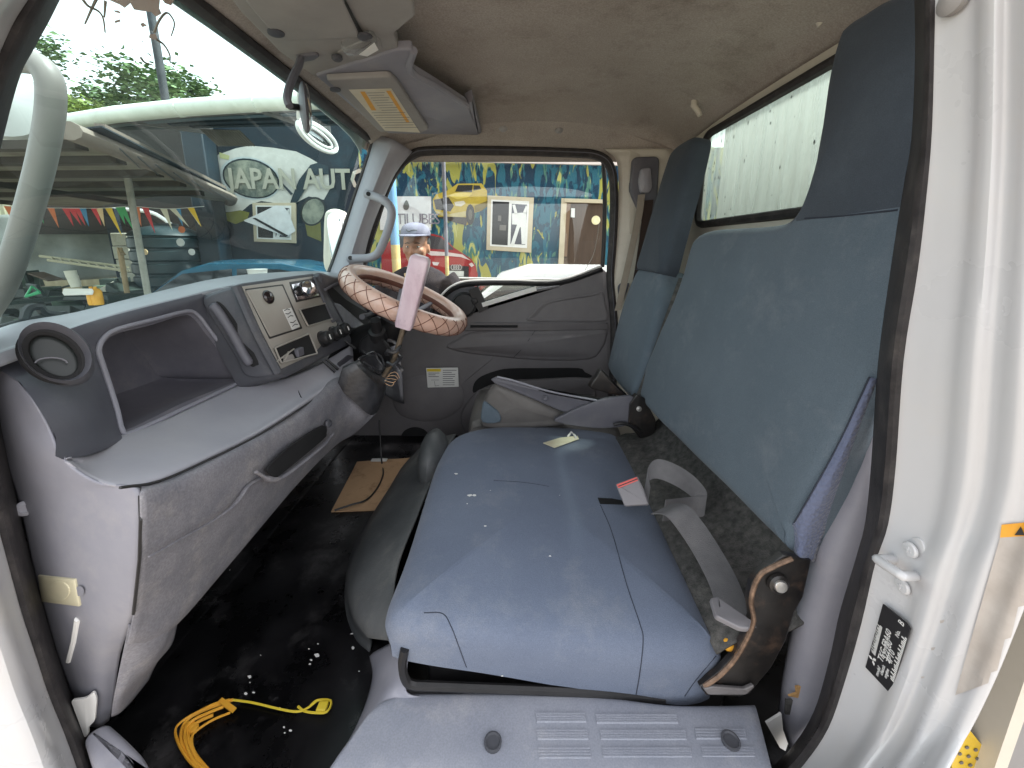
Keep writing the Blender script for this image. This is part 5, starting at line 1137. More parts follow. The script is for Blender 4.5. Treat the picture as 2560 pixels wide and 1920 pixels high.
c = W(762, 270, x=-.555); m = M(); m.ellipsoid(c, .014, .10, .062, rot=Matrix.Rotation(R(27), 3, 'Z') @ Matrix.Rotation(R(14), 3, 'X')); part(rm, 'mirror_shell', m, m_mid)
m = M(); m.ellipsoid(c + V((.006, .002, 0)), .010, .094, .057, rot=Matrix.Rotation(R(27), 3, 'Z') @ Matrix.Rotation(R(14), 3, 'X')); part(rm, 'mirror_face', m, m_mirror)
m = M(); m.tube([W(724, 266, x=-.56), c], .008, 8); part(rm, 'ball_joint', m, m_black)

# ------------------------------------------------------------------ driver belt
db = thing('driver_belt', W(1560, 780, y=1.80), 'beige grey driver seat belt hanging from the far pillar', 'seat belt')
m = M(); m.ribbon(spline([W(px, py, y=1.765) for px, py in ((1604, 486), (1597, 540), (1580, 620), (1562, 700), (1545, 776))], 4), V((.030, 0, .004)), .002); part(db, 'webbing', m, mat('beige_webbing', (.30, .26, .21, 1), (.36, .32, .26, 1), rough=.8, scale=20, bump=.4, weave=700))
m = M(); m.ribbon(spline([W(px, py, y=1.775) for px, py in ((1622, 500), (1612, 580), (1597, 680), (1580, 760), (1560, 800))], 4), V((.040, 0, .004)), .002); part(db, 'webbing_back', m, mat('shaded_webbing', (.045, .03, .025, 1), rough=.9))  # belt run in shadow, its shade put into the dark brown

# ------------------------------------------------------------------ loose things on the floor
ZF = -.9485
m = M(); m.prism([W(px, py, z=ZF) for px, py in ((893, 1156), (1040, 1145), (1000, 1225), (965, 1276), (828, 1281))], (0, 0, .004)); solo('cardboard_sheet', m, m_card, 'stained brown cardboard sheet in the driver footwell', 'cardboard')
m = M(); m.tube(spline([W(948, 1050, y=1.66)] + [W(px, py, z=ZF + .012) for px, py in ((954, 1150), (958, 1185), (942, 1222), (915, 1250), (878, 1262), (836, 1276))], 5), .0035, 6); solo('black_cable', m, m_black, 'thin black cable running down over the cardboard', 'cable')
m = M(); m.box(W(948, 1150, z=ZF + .008), (.07, .02, .004)); solo('paper_strip', m, m_paper, 'small white paper strip at the far edge of the cardboard', 'paper')
def Fz(px, py, d=.006): return W(px, py, z=ZF + d)
cw = thing('orange_wire_bundle', Fz(500, 1830), 'coil of orange and yellow wire with a connector on the black floor', 'wire')
cl_ = [(560, 1990), (520, 1935), (480, 1900), (456, 1860), (452, 1822), (474, 1796), (510, 1776), (548, 1760), (583, 1750)]
for k, (dx, dy, r_) in enumerate(((0, 0, .0034), (9, 5, .003), (20, 9, .0032), (-10, 0, .0024), (30, 16, .0024))):
    n_ = len(cl_) - (k % 3)
    m = M(); m.tube(spline([Fz(px + dx + 3 * math.sin(i * 2 + k), py + dy * (1 + .1 * i) * .8, .006 + .003 * (k % 2)) for i, (px, py) in enumerate(cl_[:n_])], 4), r_, 6); part(cw, 'orange_strand', m, m_orange)
m = M(); m.tube(spline([Fz(*p) for p in ((583, 1750), (633, 1757), (701, 1773), (744, 1779), (772, 1768), (793, 1751))], 4), .0022, 6); part(cw, 'yellow_strand', m, m_yellow)
m = M(); m.tube(spline([Fz(*p) for p in ((745, 1766), (762, 1778), (790, 1782), (818, 1779), (827, 1752), (793, 1751), (776, 1764))], 3), .0024, 6); part(cw, 'connector_loop', m, m_yellow)
m = M(); m.box(Fz(806, 1768, .008), (.02, .018, .010)); part(cw, 'connector', m, m_yellow, bevel=.002)
m = M(); m.beam(Fz(550, 1750, .010), Fz(586, 1776, .010), .009, .003); part(cw, 'tape_wrap', m, m_orange)
m = M(); m.slab(spline([Fz(*p, .008) for p in ((458, 1812), (474, 1800), (496, 1806), (488, 1826), (466, 1830))], 3, True), (0, 0, 1), .008, .003); part(cw, 'tape_knot', m, m_orange)
rnd = random.Random(11)
m = M()
for px, py, a in ((792, 1638, 9), (772, 1622, 3), (778, 1650, 4), (775, 1660, 4), (880, 1584, 5), (882, 1620, 6), (624, 1691, 7), (625, 1706, 3), (614, 1734, 6), (634, 1731, 5), (700, 1770, 4), (710, 1818, 4), (726, 1826, 5), (712, 1832, 3), (898, 1678, 3), (934, 1638, 3), (574, 1424, 3), (652, 1638, 2), (795, 1610, 3)):
    m.poly([Fz(px + a * rnd.uniform(.5, 1) * math.cos(t), py + a * .8 * rnd.uniform(.4, 1) * math.sin(t), .0016) for t in [i * .9 for i in range(7)]])
solo('paint_flecks', m, m_paper, 'white paint flecks on the black floor', 'flecks', kind='stuff', sharp=None)
# ------------------------------------------------------------------ yard outside: painted wall
YW = 7.0
GZ = -CZ
mm = bpy.data.materials.new('painted_mural'); mm.use_nodes = True; nt = mm.node_tree; L = nt.links
b = nt.nodes['Principled BSDF']; b.inputs['Roughness'].default_value = .75; b.inputs['Specular IOR Level'].default_value = .2
tc = node(nt, 'ShaderNodeTexCoord')
def nz_(scale, sx, sz, detail, dist, rot=0):
    mp = node(nt, 'ShaderNodeMapping'); mp.inputs['Scale'].default_value = (sx, 1, sz); mp.inputs['Rotation'].default_value = (0, rot, 0)
    n = node(nt, 'ShaderNodeTexNoise'); n.inputs['Scale'].default_value = scale; n.inputs['Detail'].default_value = detail; n.inputs['Distortion'].default_value = dist
    L.new(tc.outputs['Object'], mp.inputs[0]); L.new(mp.outputs[0], n.inputs['Vector']); return n.outputs['Fac']
def mth(op, a, b_):
    n = node(nt, 'ShaderNodeMath', operation=op)
    for i, v in enumerate((a, b_)):
        if isinstance(v, (int, float)): n.inputs[i].default_value = v
        else: L.new(v, n.inputs[i])
    return n.outputs[0]
def step(f, lo, hi):
    n = node(nt, 'ShaderNodeMapRange'); n.inputs[1].default_value = lo; n.inputs[2].default_value = hi; L.new(f, n.inputs[0]); return n.outputs[0]
def mixc(f, a, b_):
    n = node(nt, 'ShaderNodeMix', data_type='RGBA'); L.new(f, n.inputs[0])
    for i, v in ((6, a), (7, b_)):
        if isinstance(v, tuple): n.inputs[i].default_value = v
        else: L.new(v, n.inputs[i])
    return n.outputs[2]
big = nz_(.9, 1, .8, 3, .6); st1 = nz_(3.4, 1.7, .55, 4, 1.1, .5); st2 = nz_(4.2, 1.8, .5, 4, 1.3, -.5); st3 = nz_(5, 1.5, .6, 3, 1.0, .2)
sepz = node(nt, 'ShaderNodeSeparateXYZ'); L.new(tc.outputs['Object'], sepz.inputs[0])
hgt = step(sepz.outputs['Z'], 1.2, 3.4)
base = mixc(hgt, (.020, .08, .125, 1), (.008, .020, .048, 1))
c1_ = mixc(step(st3, .50, .54), base, (.024, .115, .165, 1))
c2_ = mixc(step(mth('ADD', mth('MULTIPLY', st2, .7), mth('MULTIPLY', big, .35)), .56, .575), c1_, (.08, .19, .15, 1))
c3_ = mixc(step(mth('ADD', mth('MULTIPLY', st1, .65), mth('MULTIPLY', big, .45)), .595, .61), c2_, (.32, .31, .07, 1))
c4_ = mixc(step(mth('ADD', mth('MULTIPLY', st2, .6), mth('MULTIPLY', big, .5)), .62, .635), c3_, (.43, .415, .14, 1))
L.new(c4_, b.inputs['Base Color'])

m_cream = mat('cream_frame', (.48, .41, .29, 1), (.55, .47, .34, 1), rough=.6, scale=8)
m_navy = mat('navy_wall_paint', (.006, .013, .022, 1), (.010, .022, .034, 1), rough=.7, scale=2, dirt=(.012, .06, .085, 1), dirt_amt=.7, dirt_scale=1.2)
wall = thing('mural_wall', (-1.5, YW, GZ), 'long painted wall with blue and yellow brush strokes, car pictures and lettering', 'wall')
m = M(); xa, xb_ = W(905, 500, y=YW).x, 5.2
m.prism([V((xa, YW, GZ)), V((xb_, YW, GZ)), V((xb_, YW, 1.62)), V((xa, YW, 1.62))], (0, .15, 0)); part(wall, 'brush_stroke_wall', m, mm)
m = M(); xc = W(515, 500, y=YW).x; m.prism([V((xc, YW, -.35)), V((xa, YW, -.35)), V((xa, YW, 2.25)), V((xc, YW, 2.25))], (0, .15, 0)); part(wall, 'navy_wall', m, m_navy)
m = M(); m.prism([V((xc, YW, GZ)), V((xa, YW, GZ)), V((xa, YW, -.35)), V((xc, YW, -.35))], (0, .15, 0)); part(wall, 'teal_wall', m, mm)
LAY = [0]
def pic(par, name, pts, color, layer, rough=.6, sm=0, mt=None):
    P = [W(p[0], p[1], y=YW) for p in pts]
    if sm: P = spline(P, sm, True)
    P = [p + V((0, -.004 * layer, 0)) for p in P]
    m = M(); m.poly(P)
    if areanormal(P).y > 0: m.f = [tuple(reversed(f)) for f in m.f]
    return part(par, name, m, mt or pm(color), sharp=None)
PM = {}
def pm(c):
    if c not in PM:
        c2 = tuple(min(1, x * 1.25 + .004) for x in c)
        PM[c] = mat('wall_paint_%d' % len(PM), c + (1,), c2 + (1,), rough=.6, scale=6, spec=.25)
    return PM[c]
def c8(x, y): return (900 + x * .3165, 350 + y * .3165)
def cC(x, y): return (480 + x * .2893, 300 + y * .2893)
def Q(f, pts): return [f(*p) for p in pts]
# oil shop board
m = M(); m.prism([W(px, py, y=YW - .05) for px, py in ((950, 491), (1077, 491), (1077, 576), (950, 575))], (0, .04, 0))
sb = part(wall, 'white_sign', m, mat('white_sign_board', (.62, .60, .60, 1), (.70, .68, .68, 1), rough=.5), 'white sign board with a drop and letters')
o0 = W(990, 560, y=YW - .056); part(sb, 'lettering', text_mesh('TILUBES', .25, o0, (1, 0, 0), (0, 0, 1), .001, space=.82), mat('sign_letters', (.22, .19, .22, 1), rough=.6), sharp=None)
m = M(); m.poly(spline([W(px, py, y=YW - .056) for px, py in ((1016, 500), (1023, 514), (1019, 524), (1011, 524), (1008, 514))], 3, True)); part(sb, 'drop_mark', m, m_grime, sharp=None)
# yellow pickup picture
pk = pic(wall, 'yellow_pickup_picture', Q(c8, [(575, 470), (600, 430), (690, 400), (770, 345), (960, 343), (1003, 400), (1008, 520), (960, 560), (905, 575), (880, 650), (840, 675), (780, 660), (620, 610), (580, 540)]), (.40, .29, .04), 1)
for nm, pts, cc, ly in (('windscreen', [(752, 408), (775, 356), (892, 356), (884, 412)], (.02, .02, .02), 2), ('side_window', [(897, 358), (945, 360), (958, 388), (896, 400)], (.03, .03, .03), 2), ('grille', [(583, 472), (700, 452), (742, 520), (715, 565), (600, 548)], (.025, .022, .02), 2),
                        ('headlamp', [(745, 490), (820, 480), (835, 500), (800, 525), (755, 520)], (.55, .50, .40), 2), ('bonnet', [(700, 440), (745, 418), (890, 418), (860, 450), (770, 470)], (.55, .42, .08), 2), ('lower_bumper', [(590, 560), (715, 585), (760, 575), (850, 560), (845, 600), (780, 620), (640, 596)], (.42, .36, .18), 2),
                        ('skid_plate', [(620, 606), (700, 606), (850, 612), (840, 675), (780, 660), (640, 618)], (.05, .04, .035), 3), ('bed_shadow', [(905, 520), (1006, 480), (1008, 522), (960, 560), (910, 570)], (.16, .12, .03), 2)):
    pic(pk, nm, Q(c8, pts), cc, ly)
pic(pk, 'wheel', [c8(872 + 34 * math.cos(t), 590 + 82 * math.sin(t)) for t in [i * .393 for i in range(16)]], (.025, .022, .02), 4)
pic(pk, 'wheel_hub', [c8(872 + 16 * math.cos(t), 590 + 42 * math.sin(t)) for t in [i * .393 for i in range(16)]], (.10, .09, .07), 5)
# red car picture
ac = pic(wall, 'red_car_picture', Q(c8, [(170, 900), (230, 800), (330, 745), (470, 735), (580, 742), (650, 762), (745, 852), (880, 940), (912, 990), (930, 1060), (920, 1300), (170, 1300)]), (.30, .025, .025), 1)
for nm, pts, cc, ly in (('windscreen', [(545, 752), (640, 770), (735, 852), (740, 868), (530, 858)], (.05, .045, .05), 2), ('bonnet_glare', [(500, 872), (700, 888), (810, 905), (875, 952), (800, 925), (690, 915), (560, 912)], (.60, .50, .48), 2), ('side_window', [(240, 800), (330, 755), (470, 748), (520, 850), (250, 850)], (.06, .06, .07), 2),
                        ('grille', [(690, 988), (860, 998), (858, 1110), (690, 1110)], (.03, .03, .032), 2), ('headlamp', [(570, 962), (628, 968), (612, 992), (580, 988)], (.6, .55, .55), 2), ('headlamp', [(858, 980), (884, 968), (902, 990), (880, 1004)], (.6, .52, .5), 2), ('number_plate', [(698, 1032), (822, 1036), (820, 1078), (700, 1076)], (.55, .56, .54), 3)):
    pic(ac, nm, Q(c8, pts), cc, ly)
m = M()
for i in range(4):
    c = W(*c8(733 + i * 18, 1006), y=YW - .016); m.tube([c + V((.03 * math.cos(t), 0, .042 * math.sin(t))) for t in [k * .3927 for k in range(16)]], .007, 5, closed=True)
part(ac, 'ring_emblem', m, mat('emblem_grey', (.45, .44, .44, 1), rough=.4, metal=.4))
# window in the wall
def window(par_label, pts, cfn):
    P = [W(*cfn(*p), y=YW - .03) for p in pts]
    w = bpy.data.objects
    m = M(); m.slab(P, (0, -1, 0), .035, .004); fr_ = part(wall, 'window_frame', m, m_cream, par_label)
    def at_(u, v, d): return (P[0].lerp(P[1], u)).lerp(P[3].lerp(P[2], u), v) + V((0, -d, 0))
    def q4(u0, v0, u1, v1, d): return [at_(u0, v0, d), at_(u1, v0, d), at_(u1, v1, d), at_(u0, v1, d)]
    m = M(); m.prism(q4(.08, .07, .90, .92, .004), (0, .003, 0)); part(fr_, 'sash', m, m_white)
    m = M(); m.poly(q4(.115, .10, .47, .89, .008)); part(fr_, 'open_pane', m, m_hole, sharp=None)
    m = M(); m.poly(q4(.53, .13, .86, .86, .008)); part(fr_, 'pane', m, mat('dark_window_pane', (.05, .05, .07, 1), (.11, .11, .14, 1), rough=.1, scale=4), sharp=None)
    m = M(); m.poly([at_(u, v, .012) for u, v in ((.54, .3), (.85, .27), (.86, .5), (.72, .55), (.62, .86), (.54, .86), (.66, .5), (.55, .5))]); m.poly([at_(u, v, .012) for u, v in ((.54, .15), (.6, .14), (.66, .3), (.6, .32))]); m.poly([at_(u, v, .012) for u, v in ((.78, .27), (.84, .14), (.86, .18), (.85, .3))]); m.poly([at_(u, v, .013) for u, v in ((.74, .5), (.86, .48), (.86, .85), (.78, .85))])
    part(fr_, 'taped_paper', m, m_paper, sharp=None)
    m = M(); m.poly(q4(.24, .35, .31, .45, .012)); m.poly(q4(.28, .52, .42, .62, .012)); part(fr_, 'inside_notices', m, m_grime, sharp=None)
window('cream framed sliding window beside the yellow pickup picture', [(1008, 438), (1374, 455), (1352, 890), (998, 868)], c8)
window('cream framed window below the letters', [(520, 715), (895, 715), (895, 1065), (535, 1050)], cC)
# doorway
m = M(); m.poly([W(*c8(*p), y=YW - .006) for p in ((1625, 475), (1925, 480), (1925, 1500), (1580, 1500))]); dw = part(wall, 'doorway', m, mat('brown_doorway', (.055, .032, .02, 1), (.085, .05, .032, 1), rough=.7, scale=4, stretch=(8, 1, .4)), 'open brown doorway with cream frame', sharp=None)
m = M(); m.beam(W(*c8(1612, 462), y=YW - .03), W(*c8(1560, 1500), y=YW - .03), .09, .06, V((0, 1, 0))); m.beam(W(*c8(1612, 478), y=YW - .032), W(*c8(1940, 488), y=YW - .032), .06, .10, V((0, 1, 0))); part(dw, 'door_frame', m, m_cream)
m = M(); m.beam(W(*c8(1640, 500), y=YW - .03), W(*c8(1612, 920), y=YW - .03), .10, .03, V((0, 1, 0))); part(dw, 'door_leaf', m, mat('brown_door_leaf', (.16, .09, .05, 1), (.2, .12, .07, 1), rough=.5))
m = M(); m.lathe([(.075, 0), (.075, .006)], W(*c8(1863, 634), y=YW - .02), (0, -1, 0), 24); part(dw, 'round_sticker', m, mat('round_sticker', (.75, .66, .35, 1), (.8, .75, .6, 1), rough=.5, scale=14), 'round white and yellow sticker')
m = M(); m.poly([W(*c8(*p), y=YW - .02) for p in ((1668, 538), (1698, 540), (1696, 612), (1664, 610))]); part(dw, 'notice', m, m_paper, sharp=None)
# pale fascia over the right part and the letters on the left
m = M(); m.prism([W(px, py, y=YW - .25) for px, py in ((1000, 376), (1600, 396), (1600, 414), (1000, 400))], (0, .06, 0)); fs_ = part(wall, 'fascia_board', m, mat('pinkish_fascia', (.55, .46, .44, 1), (.66, .58, .55, 1), rough=.6, scale=3))
m = M()
for i in range(60): m.box(V((-2.1 + i * .09, YW - .16, 1.53)), (.05, .03, .05))
o = part(wall, 'sheet_ends', m, m_navy); o['kind'] = 'stuff'
tm = text_mesh('JAPAN AUTO', .5, V((0, 0, 0)), (1, 0, 0), (0, 0, 1), .002, bold=.012)
wx = max(p.x for p in tm.v); A0, A1 = W(573, 470, y=YW - .044), W(925, 473, y=YW - .044)
hh = (W(700, 420, y=YW).z - W(700, 471, y=YW).z) / max(p.z for p in tm.v)
tm.v = [A0 + (A1 - A0) * (p.x / wx) + V((0, p.y, p.z * hh)) for p in tm.v]
part(wall, 'lettering', tm, mat('cream_letters', (.36, .345, .275, 1), (.42, .40, .32, 1), rough=.6), 'cream JAPAN AUTO lettering', sharp=None)
wc_ = pic(wall, 'white_car_picture', Q(cC, [(120, 360), (240, 295), (380, 245), (500, 222), (700, 240), (900, 272), (1020, 330), (1095, 375), (1180, 470), (1190, 600), (1140, 690), (1010, 660), (930, 700), (860, 745), (740, 720), (600, 700), (500, 730), (420, 800), (220, 790), (130, 640)]), (.52, .505, .46), 1)
def oval(cx, cy, a, b_, r_, n=28): return [cC(cx + a * math.cos(t) * math.cos(r_) - b_ * math.sin(t) * math.sin(r_), cy + a * math.cos(t) * math.sin(r_) + b_ * math.sin(t) * math.cos(r_)) for t in [2 * math.pi * i / n for i in range(n)]]
m_lampg = mat('painted_lamp_glass', (.05, .07, .06, 1), (.30, .31, .24, 1), rough=.5, scale=3.5, lo=.35, hi=.62)
pic(wc_, 'lamp_chrome', oval(505, 505, 268, 180, .28), (.42, .46, .46), 2); pic(wc_, 'lamp_ring', oval(512, 506, 250, 166, .28), (.012, .02, .025), 3); pic(wc_, 'lamp_glass', oval(514, 508, 236, 152, .28), None, 4, mt=m_lampg)
pic(wc_, 'lamp_ring', oval(1048, 790, 108, 128, .4), (.02, .025, .025), 3); pic(wc_, 'lamp_glass', oval(1050, 792, 92, 112, .4), None, 4, mt=m_lampg)
for nm, pts, cc, ly in (('bumper_wing', [(468, 868), (620, 800), (740, 740), (800, 745), (850, 800), (910, 960), (830, 1010), (470, 876)], (.66, .66, .66), 14), ('wing_line', [(540, 850), (570, 848), (850, 1000), (826, 1012)], (.02, .02, .02), 15), ('olive_patch', [(230, 810), (420, 780), (500, 800), (480, 860), (380, 900), (250, 850)], (.18, .18, .03), 2), ('olive_patch', [(980, 900), (1110, 850), (1120, 1050), (1000, 1000)], (.15, .14, .04), 2),
                        ('dark_band', [(1030, 390), (1090, 372), (1180, 400), (1190, 470), (1060, 480), (960, 640), (900, 740), (870, 880), (830, 850), (860, 700), (930, 520)], (.02, .035, .045), 6), ('badge', [(240, 280), (330, 310), (320, 345), (245, 330)], (.45, .45, .22), 3), ('seam_line', [(580, 345), (640, 390), (880, 640), (860, 650), (690, 440)], (.03, .04, .05), 6)):
    pic(wc_, nm, Q(cC, pts), cc, ly)
m = M(); m.box(((W(520, 500, y=6.8).x), 6.8, 0.2), (.34, .3, 3.6)); solo('dark_blue_column', m, mat('dark_blue_paint', (.004, .008, .012, 1), (.006, .022, .036, 1), rough=.5, scale=1.5), 'dark blue square column at the near end of the painted wall', 'column', bevel=.02)

# posts
def post(name, px, y, r_, z1, mt, label, cat='post', lean=0):
    x = W(px, 560, y=y).x; m = M(); m.tube([V((x - lean, y, GZ)), V((x, y, 0)), V((x + lean * .5, y, z1))], r_, 12); return solo(name, m, mt, label, cat)
m_post = mat('steel_post_paint', (.14, .14, .17, 1), (.2, .2, .23, 1), rough=.5)
p_ = thing('thin_post', V((W(1114, 560, y=5.6).x, 5.6, GZ)), 'thin dark grey post with yellow lower half before the red car picture', 'post')
x_ = W(1114, 560, y=5.6).x
zc = W(1114, 640, y=5.6).z
m = M(); m.tube([V((x_, 5.6, zc)), V((x_, 5.6, 1.7))], .026, 10); part(p_, 'upper_tube', m, m_post)
m = M(); m.tube([V((x_, 5.6, GZ)), V((x_, 5.6, zc))], .027, 10); part(p_, 'yellow_tube', m, mat('flaking_yellow', (.45, .35, .12, 1), (.62, .5, .25, 1), rough=.7, scale=20, dirt=(.2, .14, .1, 1), dirt_amt=.8, dirt_scale=18))
x_ = W(985, 560, y=6.2).x; zc = W(985, 612, y=6.2).z
p_ = thing('thick_post', V((x_, 6.2, GZ)), 'thick round post painted light blue above and yellow below', 'post')
m = M(); m.tube([V((x_, 6.2, zc)), V((x_, 6.2, 1.7))], .066, 14); part(p_, 'blue_tube', m, mat('light_blue_paint', (.16, .34, .58, 1), (.22, .42, .66, 1), rough=.5))
m = M(); m.tube([V((x_, 6.2, GZ)), V((x_, 6.2, zc))], .067, 14); part(p_, 'yellow_tube', m, mat('pale_yellow_paint', (.62, .46, .18, 1), (.7, .55, .26, 1), rough=.6))
post('canopy_post', 338, 4.6, .034, .82, mat('galvanised_post', (.22, .22, .19, 1), (.32, .31, .27, 1), rough=.5, scale=8), 'leaning galvanised post under the low canopy in front of the tank', lean=.03)
post('wooden_pole', 287, 5.6, .032, -.1, mat('raw_wood', (.34, .24, .13, 1), (.45, .33, .2, 1), rough=.8, scale=10), 'short raw wooden pole standing in the scrap', lean=.06)
x_ = W(388, 100, y=11).x; m = M(); m.tube([V((x_ + .02, 11, GZ)), V((x_, 11, 7.6))], [.10, .085], 10); solo('utility_pole', m, mat('dark_pole', (.03, .032, .038, 1), (.06, .06, .065, 1), rough=.7), 'tall dark utility pole rising behind the white gutter', 'utility pole')

# canopy with white gutter
gut = [(-160, 384), (-40, 356), (0, 345), (78, 322), (174, 304), (289, 286), (448, 270), (640, 257), (820, 249), (960, 244), (1300, 236)]
G3 = [W(px, py, z=1.15) for px, py in gut]
cp = thing('canopy', (-1, 5, GZ), 'large brown canopy roof edged by a white gutter along the painted wall', 'canopy')
m = M(); m.tube(G3, .066, 14); gt = part(cp, 'gutter', m, mat('white_gutter', (.62, .66, .58, 1), (.72, .75, .68, 1), rough=.4, scale=3, dirt=(.45, .45, .36, 1), dirt_amt=.5, dirt_scale=4), 'white round gutter')
for i in (3, 4, 6, 7):
    m = M(); a = G3[i]; d = (G3[i + 1] - G3[i - 1]).normalized(); m.tube([a - d * .02, a + d * .02], .071, 14); part(gt, 'gutter_joint', m, gt.data.materials[0])
m = M(); rf = [p + V((0, .02, .055)) for p in G3[1:]]; bk2 = [V((p.x - .15, 5.15, 1.50)) for p in G3[1:]]
m.patch([rf, [a.lerp(b_, .5) for a, b_ in zip(rf, bk2)], bk2], 2, 3); part(cp, 'roof_sheet', m, mat('brown_roof_underside', (.035, .028, .022, 1), (.07, .055, .045, 1), rough=.8, scale=2, stretch=(6, 1, 1)), solid=.01)
for k, (f, mt_) in enumerate(((.06, m_grime), (.2, mat('blue_grey_steel', (.06, .09, .11, 1), (.09, .13, .15, 1), rough=.5)), (.45, m_navy), (.7, m_navy))):
    m = M()
    P = [a.lerp(b_, f) + V((0, 0, -.06)) for a, b_ in zip(rf, bk2)]
    for a, b_ in zip(P[:-1], P[1:]): m.beam(a, b_, .07, .09)
    part(cp, 'purlin', m, mt_)
for x0 in (-4.6, -3.4, -2.2, -.8, .6, 2.0):
    i = min(range(len(rf)), key=lambda k: abs(rf[k].x - x0)); m = M(); m.beam(rf[i] + V((0, 0, -.05)), bk2[i] + V((0, 0, -.1)), .08, .12); part(cp, 'rafter', m, m_grime)
m = M(); q = [a.lerp(b_, .3) for a, b_ in zip(rf, bk2)]
cs_ = [W(px, py, y=4.6) for px, py in ((500, 324), (600, 326), (640, 366), (545, 366))]
for i in range(14):
    a = cs_[0].lerp(cs_[1], i / 14); a2 = cs_[0].lerp(cs_[1], (i + .55) / 14); d_ = cs_[3].lerp(cs_[2], i / 14); d2 = cs_[3].lerp(cs_[2], (i + .55) / 14)
    m.prism([a, a2, d2, d_], (0, .012, .01))
part(cp, 'translucent_sheet', m, mat('clear_corrugated', (.22, .21, .19, 1), (.32, .31, .28, 1), rough=.4))
m = M(); m.box(((-9.2 + xc) / 2, 7.75, 1.3), (xc + 9.2, .05, 2.1)); part(cp, 'back_boarding', m, mat('dark_boarding', (.02, .017, .015, 1), (.035, .03, .026, 1), rough=.8, scale=2))

# low shelter on the left
sh = thing('low_shelter', (-6, 4.5, GZ), 'low shelter roof with bare battens beside the scrap yard', 'shelter')
ZS = .75
def ZP(px, py, dz=0): return W(px, py, z=ZS + dz)
ol = [(-260, 420), (-60, 378), (170, 326), (330, 390), (470, 445), (570, 488), (578, 500), (560, 508), (440, 484), (330, 500), (240, 518), (-260, 500)]
m_sheet = mat('weathered_roof_sheet', (.15, .135, .105, 1), (.27, .25, .20, 1), rough=.8, scale=1.4, stretch=(1, 3, 1), dirt=(.09, .065, .05, 1), dirt_amt=.8, dirt_scale=1.5)
m = M(); m.prism([ZP(*p) for p in ol], (0, 0, .02)); part(sh, 'roof_sheet', m, m_sheet)
m_batt = mat('brown_batten', (.035, .026, .02, 1), (.06, .047, .036, 1), rough=.8, scale=6)
for y0, y1, xr in ((2.75, 2.6, -2.9), (3.25, 3.05, -3.1), (3.8, 3.55, -3.3), (4.4, 4.15, -3.5), (5.1, 4.8, -3.8), (5.9, 5.6, -4.2)):
    m = M(); m.beam(V((-11, y0 + .1, ZS - .03)), V((xr, y1, ZS - .03)), .09, .06); part(sh, 'batten', m, m_batt)
for x0 in (-5.2, -7.0):
    m = M(); m.beam(V((x0, 2.7, ZS - .09)), V((x0 - .6, 6.3, ZS - .09)), .06, .06); part(sh, 'cross_batten', m, m_batt)
m_edge = mat('tan_roof_edge', (.13, .10, .08, 1), (.20, .165, .135, 1), rough=.7, scale=5, dirt=(.1, .07, .05, 1), dirt_amt=.6, dirt_scale=5)
ed = spline([ZP(*p) for p in ((170, 326), (330, 390), (470, 448), (560, 486), (580, 498), (566, 510), (540, 506))], 4)
m = M(); m.tube(ed, .075, 10, flat=.8); part(sh, 'roof_edge', m, m_edge, 'rounded tan edge of the shelter roof')
m = M(); m.beam(ZP(250, 318, .10), ZP(560, 470, .10), .06, .05); part(sh, 'upper_edge', m, m_edge)
m = M(); m.prism([ZP(*p, .06) for p in ((215, 322), (255, 318), (565, 474), (570, 488))], (0, 0, .01)); part(sh, 'dark_flashing', m, m_navy)
m = M()
for i in range(6):
    a = ZP(300 + i * 45, 372 + i * 20, -.075); b_ = ZP(350 + i * 45, 420 + i * 16, -.075); m.tube([a, b_], .006, 5)
part(sh, 'tie_wires', m, m_black)['kind'] = 'stuff'

# bunting
bt_ = thing('bunting', W(250, 520, y=5.3), 'string of coloured pennants hanging under the low shelter', 'bunting')
line = spline([W(px, py, y=5.3) for px, py in ((-60, 508), (60, 518), (150, 520), (260, 520), (330, 516), (420, 522), (510, 516))], 8)
m = M(); m.tube(line, .004, 5); part(bt_, 'string', m, m_paper)
cols_ = {'y': (.75, .50, .03, 1), 'o': (.62, .17, .06, 1), 'g': (.02, .32, .10, 1), 'r': (.55, .03, .04, 1), 'b': (.03, .22, .42, 1), 'w': (.62, .60, .48, 1), 'p': (.68, .5, .28, 1)}
MF = {k: mat('pennant_%s' % k, v, tuple(min(1, c * 1.2) for c in v[:3]) + (1,), rough=.6, scale=8) for k, v in cols_.items()}
for px, k, tilt, h in ((8, 'y', 2, 34), (14, 'o', 3, 50), (90, 'g', -2, 36), (122, 'o', 2, 46), (162, 'r', 4, 42), (172, 'r', 10, 40), (190, 'r', 6, 40), (203, 'b', 0, 42), (226, 'r', 3, 40), (238, 'p', -2, 42), (268, 'y', 14, 66), (296, 'g', 2, 40), (300, 'g', 12, 54), (340, 'o', -2, 46), (362, 'r', 8, 60), (402, 'b', 0, 30), (404, 'w', 8, 50), (432, 'w', 28, 42), (442, 'b', 2, 40), (470, 'w', 10, 40), (474, 'y', 14, 44)):
    i = min(range(len(line)), key=lambda q: abs((line[q].x / line[q].y) - (px - 1280) / 984 / (math.cos(PITCH) + .07))); p0 = line[i]
    s_ = 5.3 / 984; w2 = 8 * s_; m = M()
    m.prism([p0 + V((-w2, 0, 0)), p0 + V((w2, 0, 0)), p0 + V((tilt * s_, .03, -h * s_))], (0, .003, 0)); part(bt_, 'pennant', m, MF[k], sharp=None)

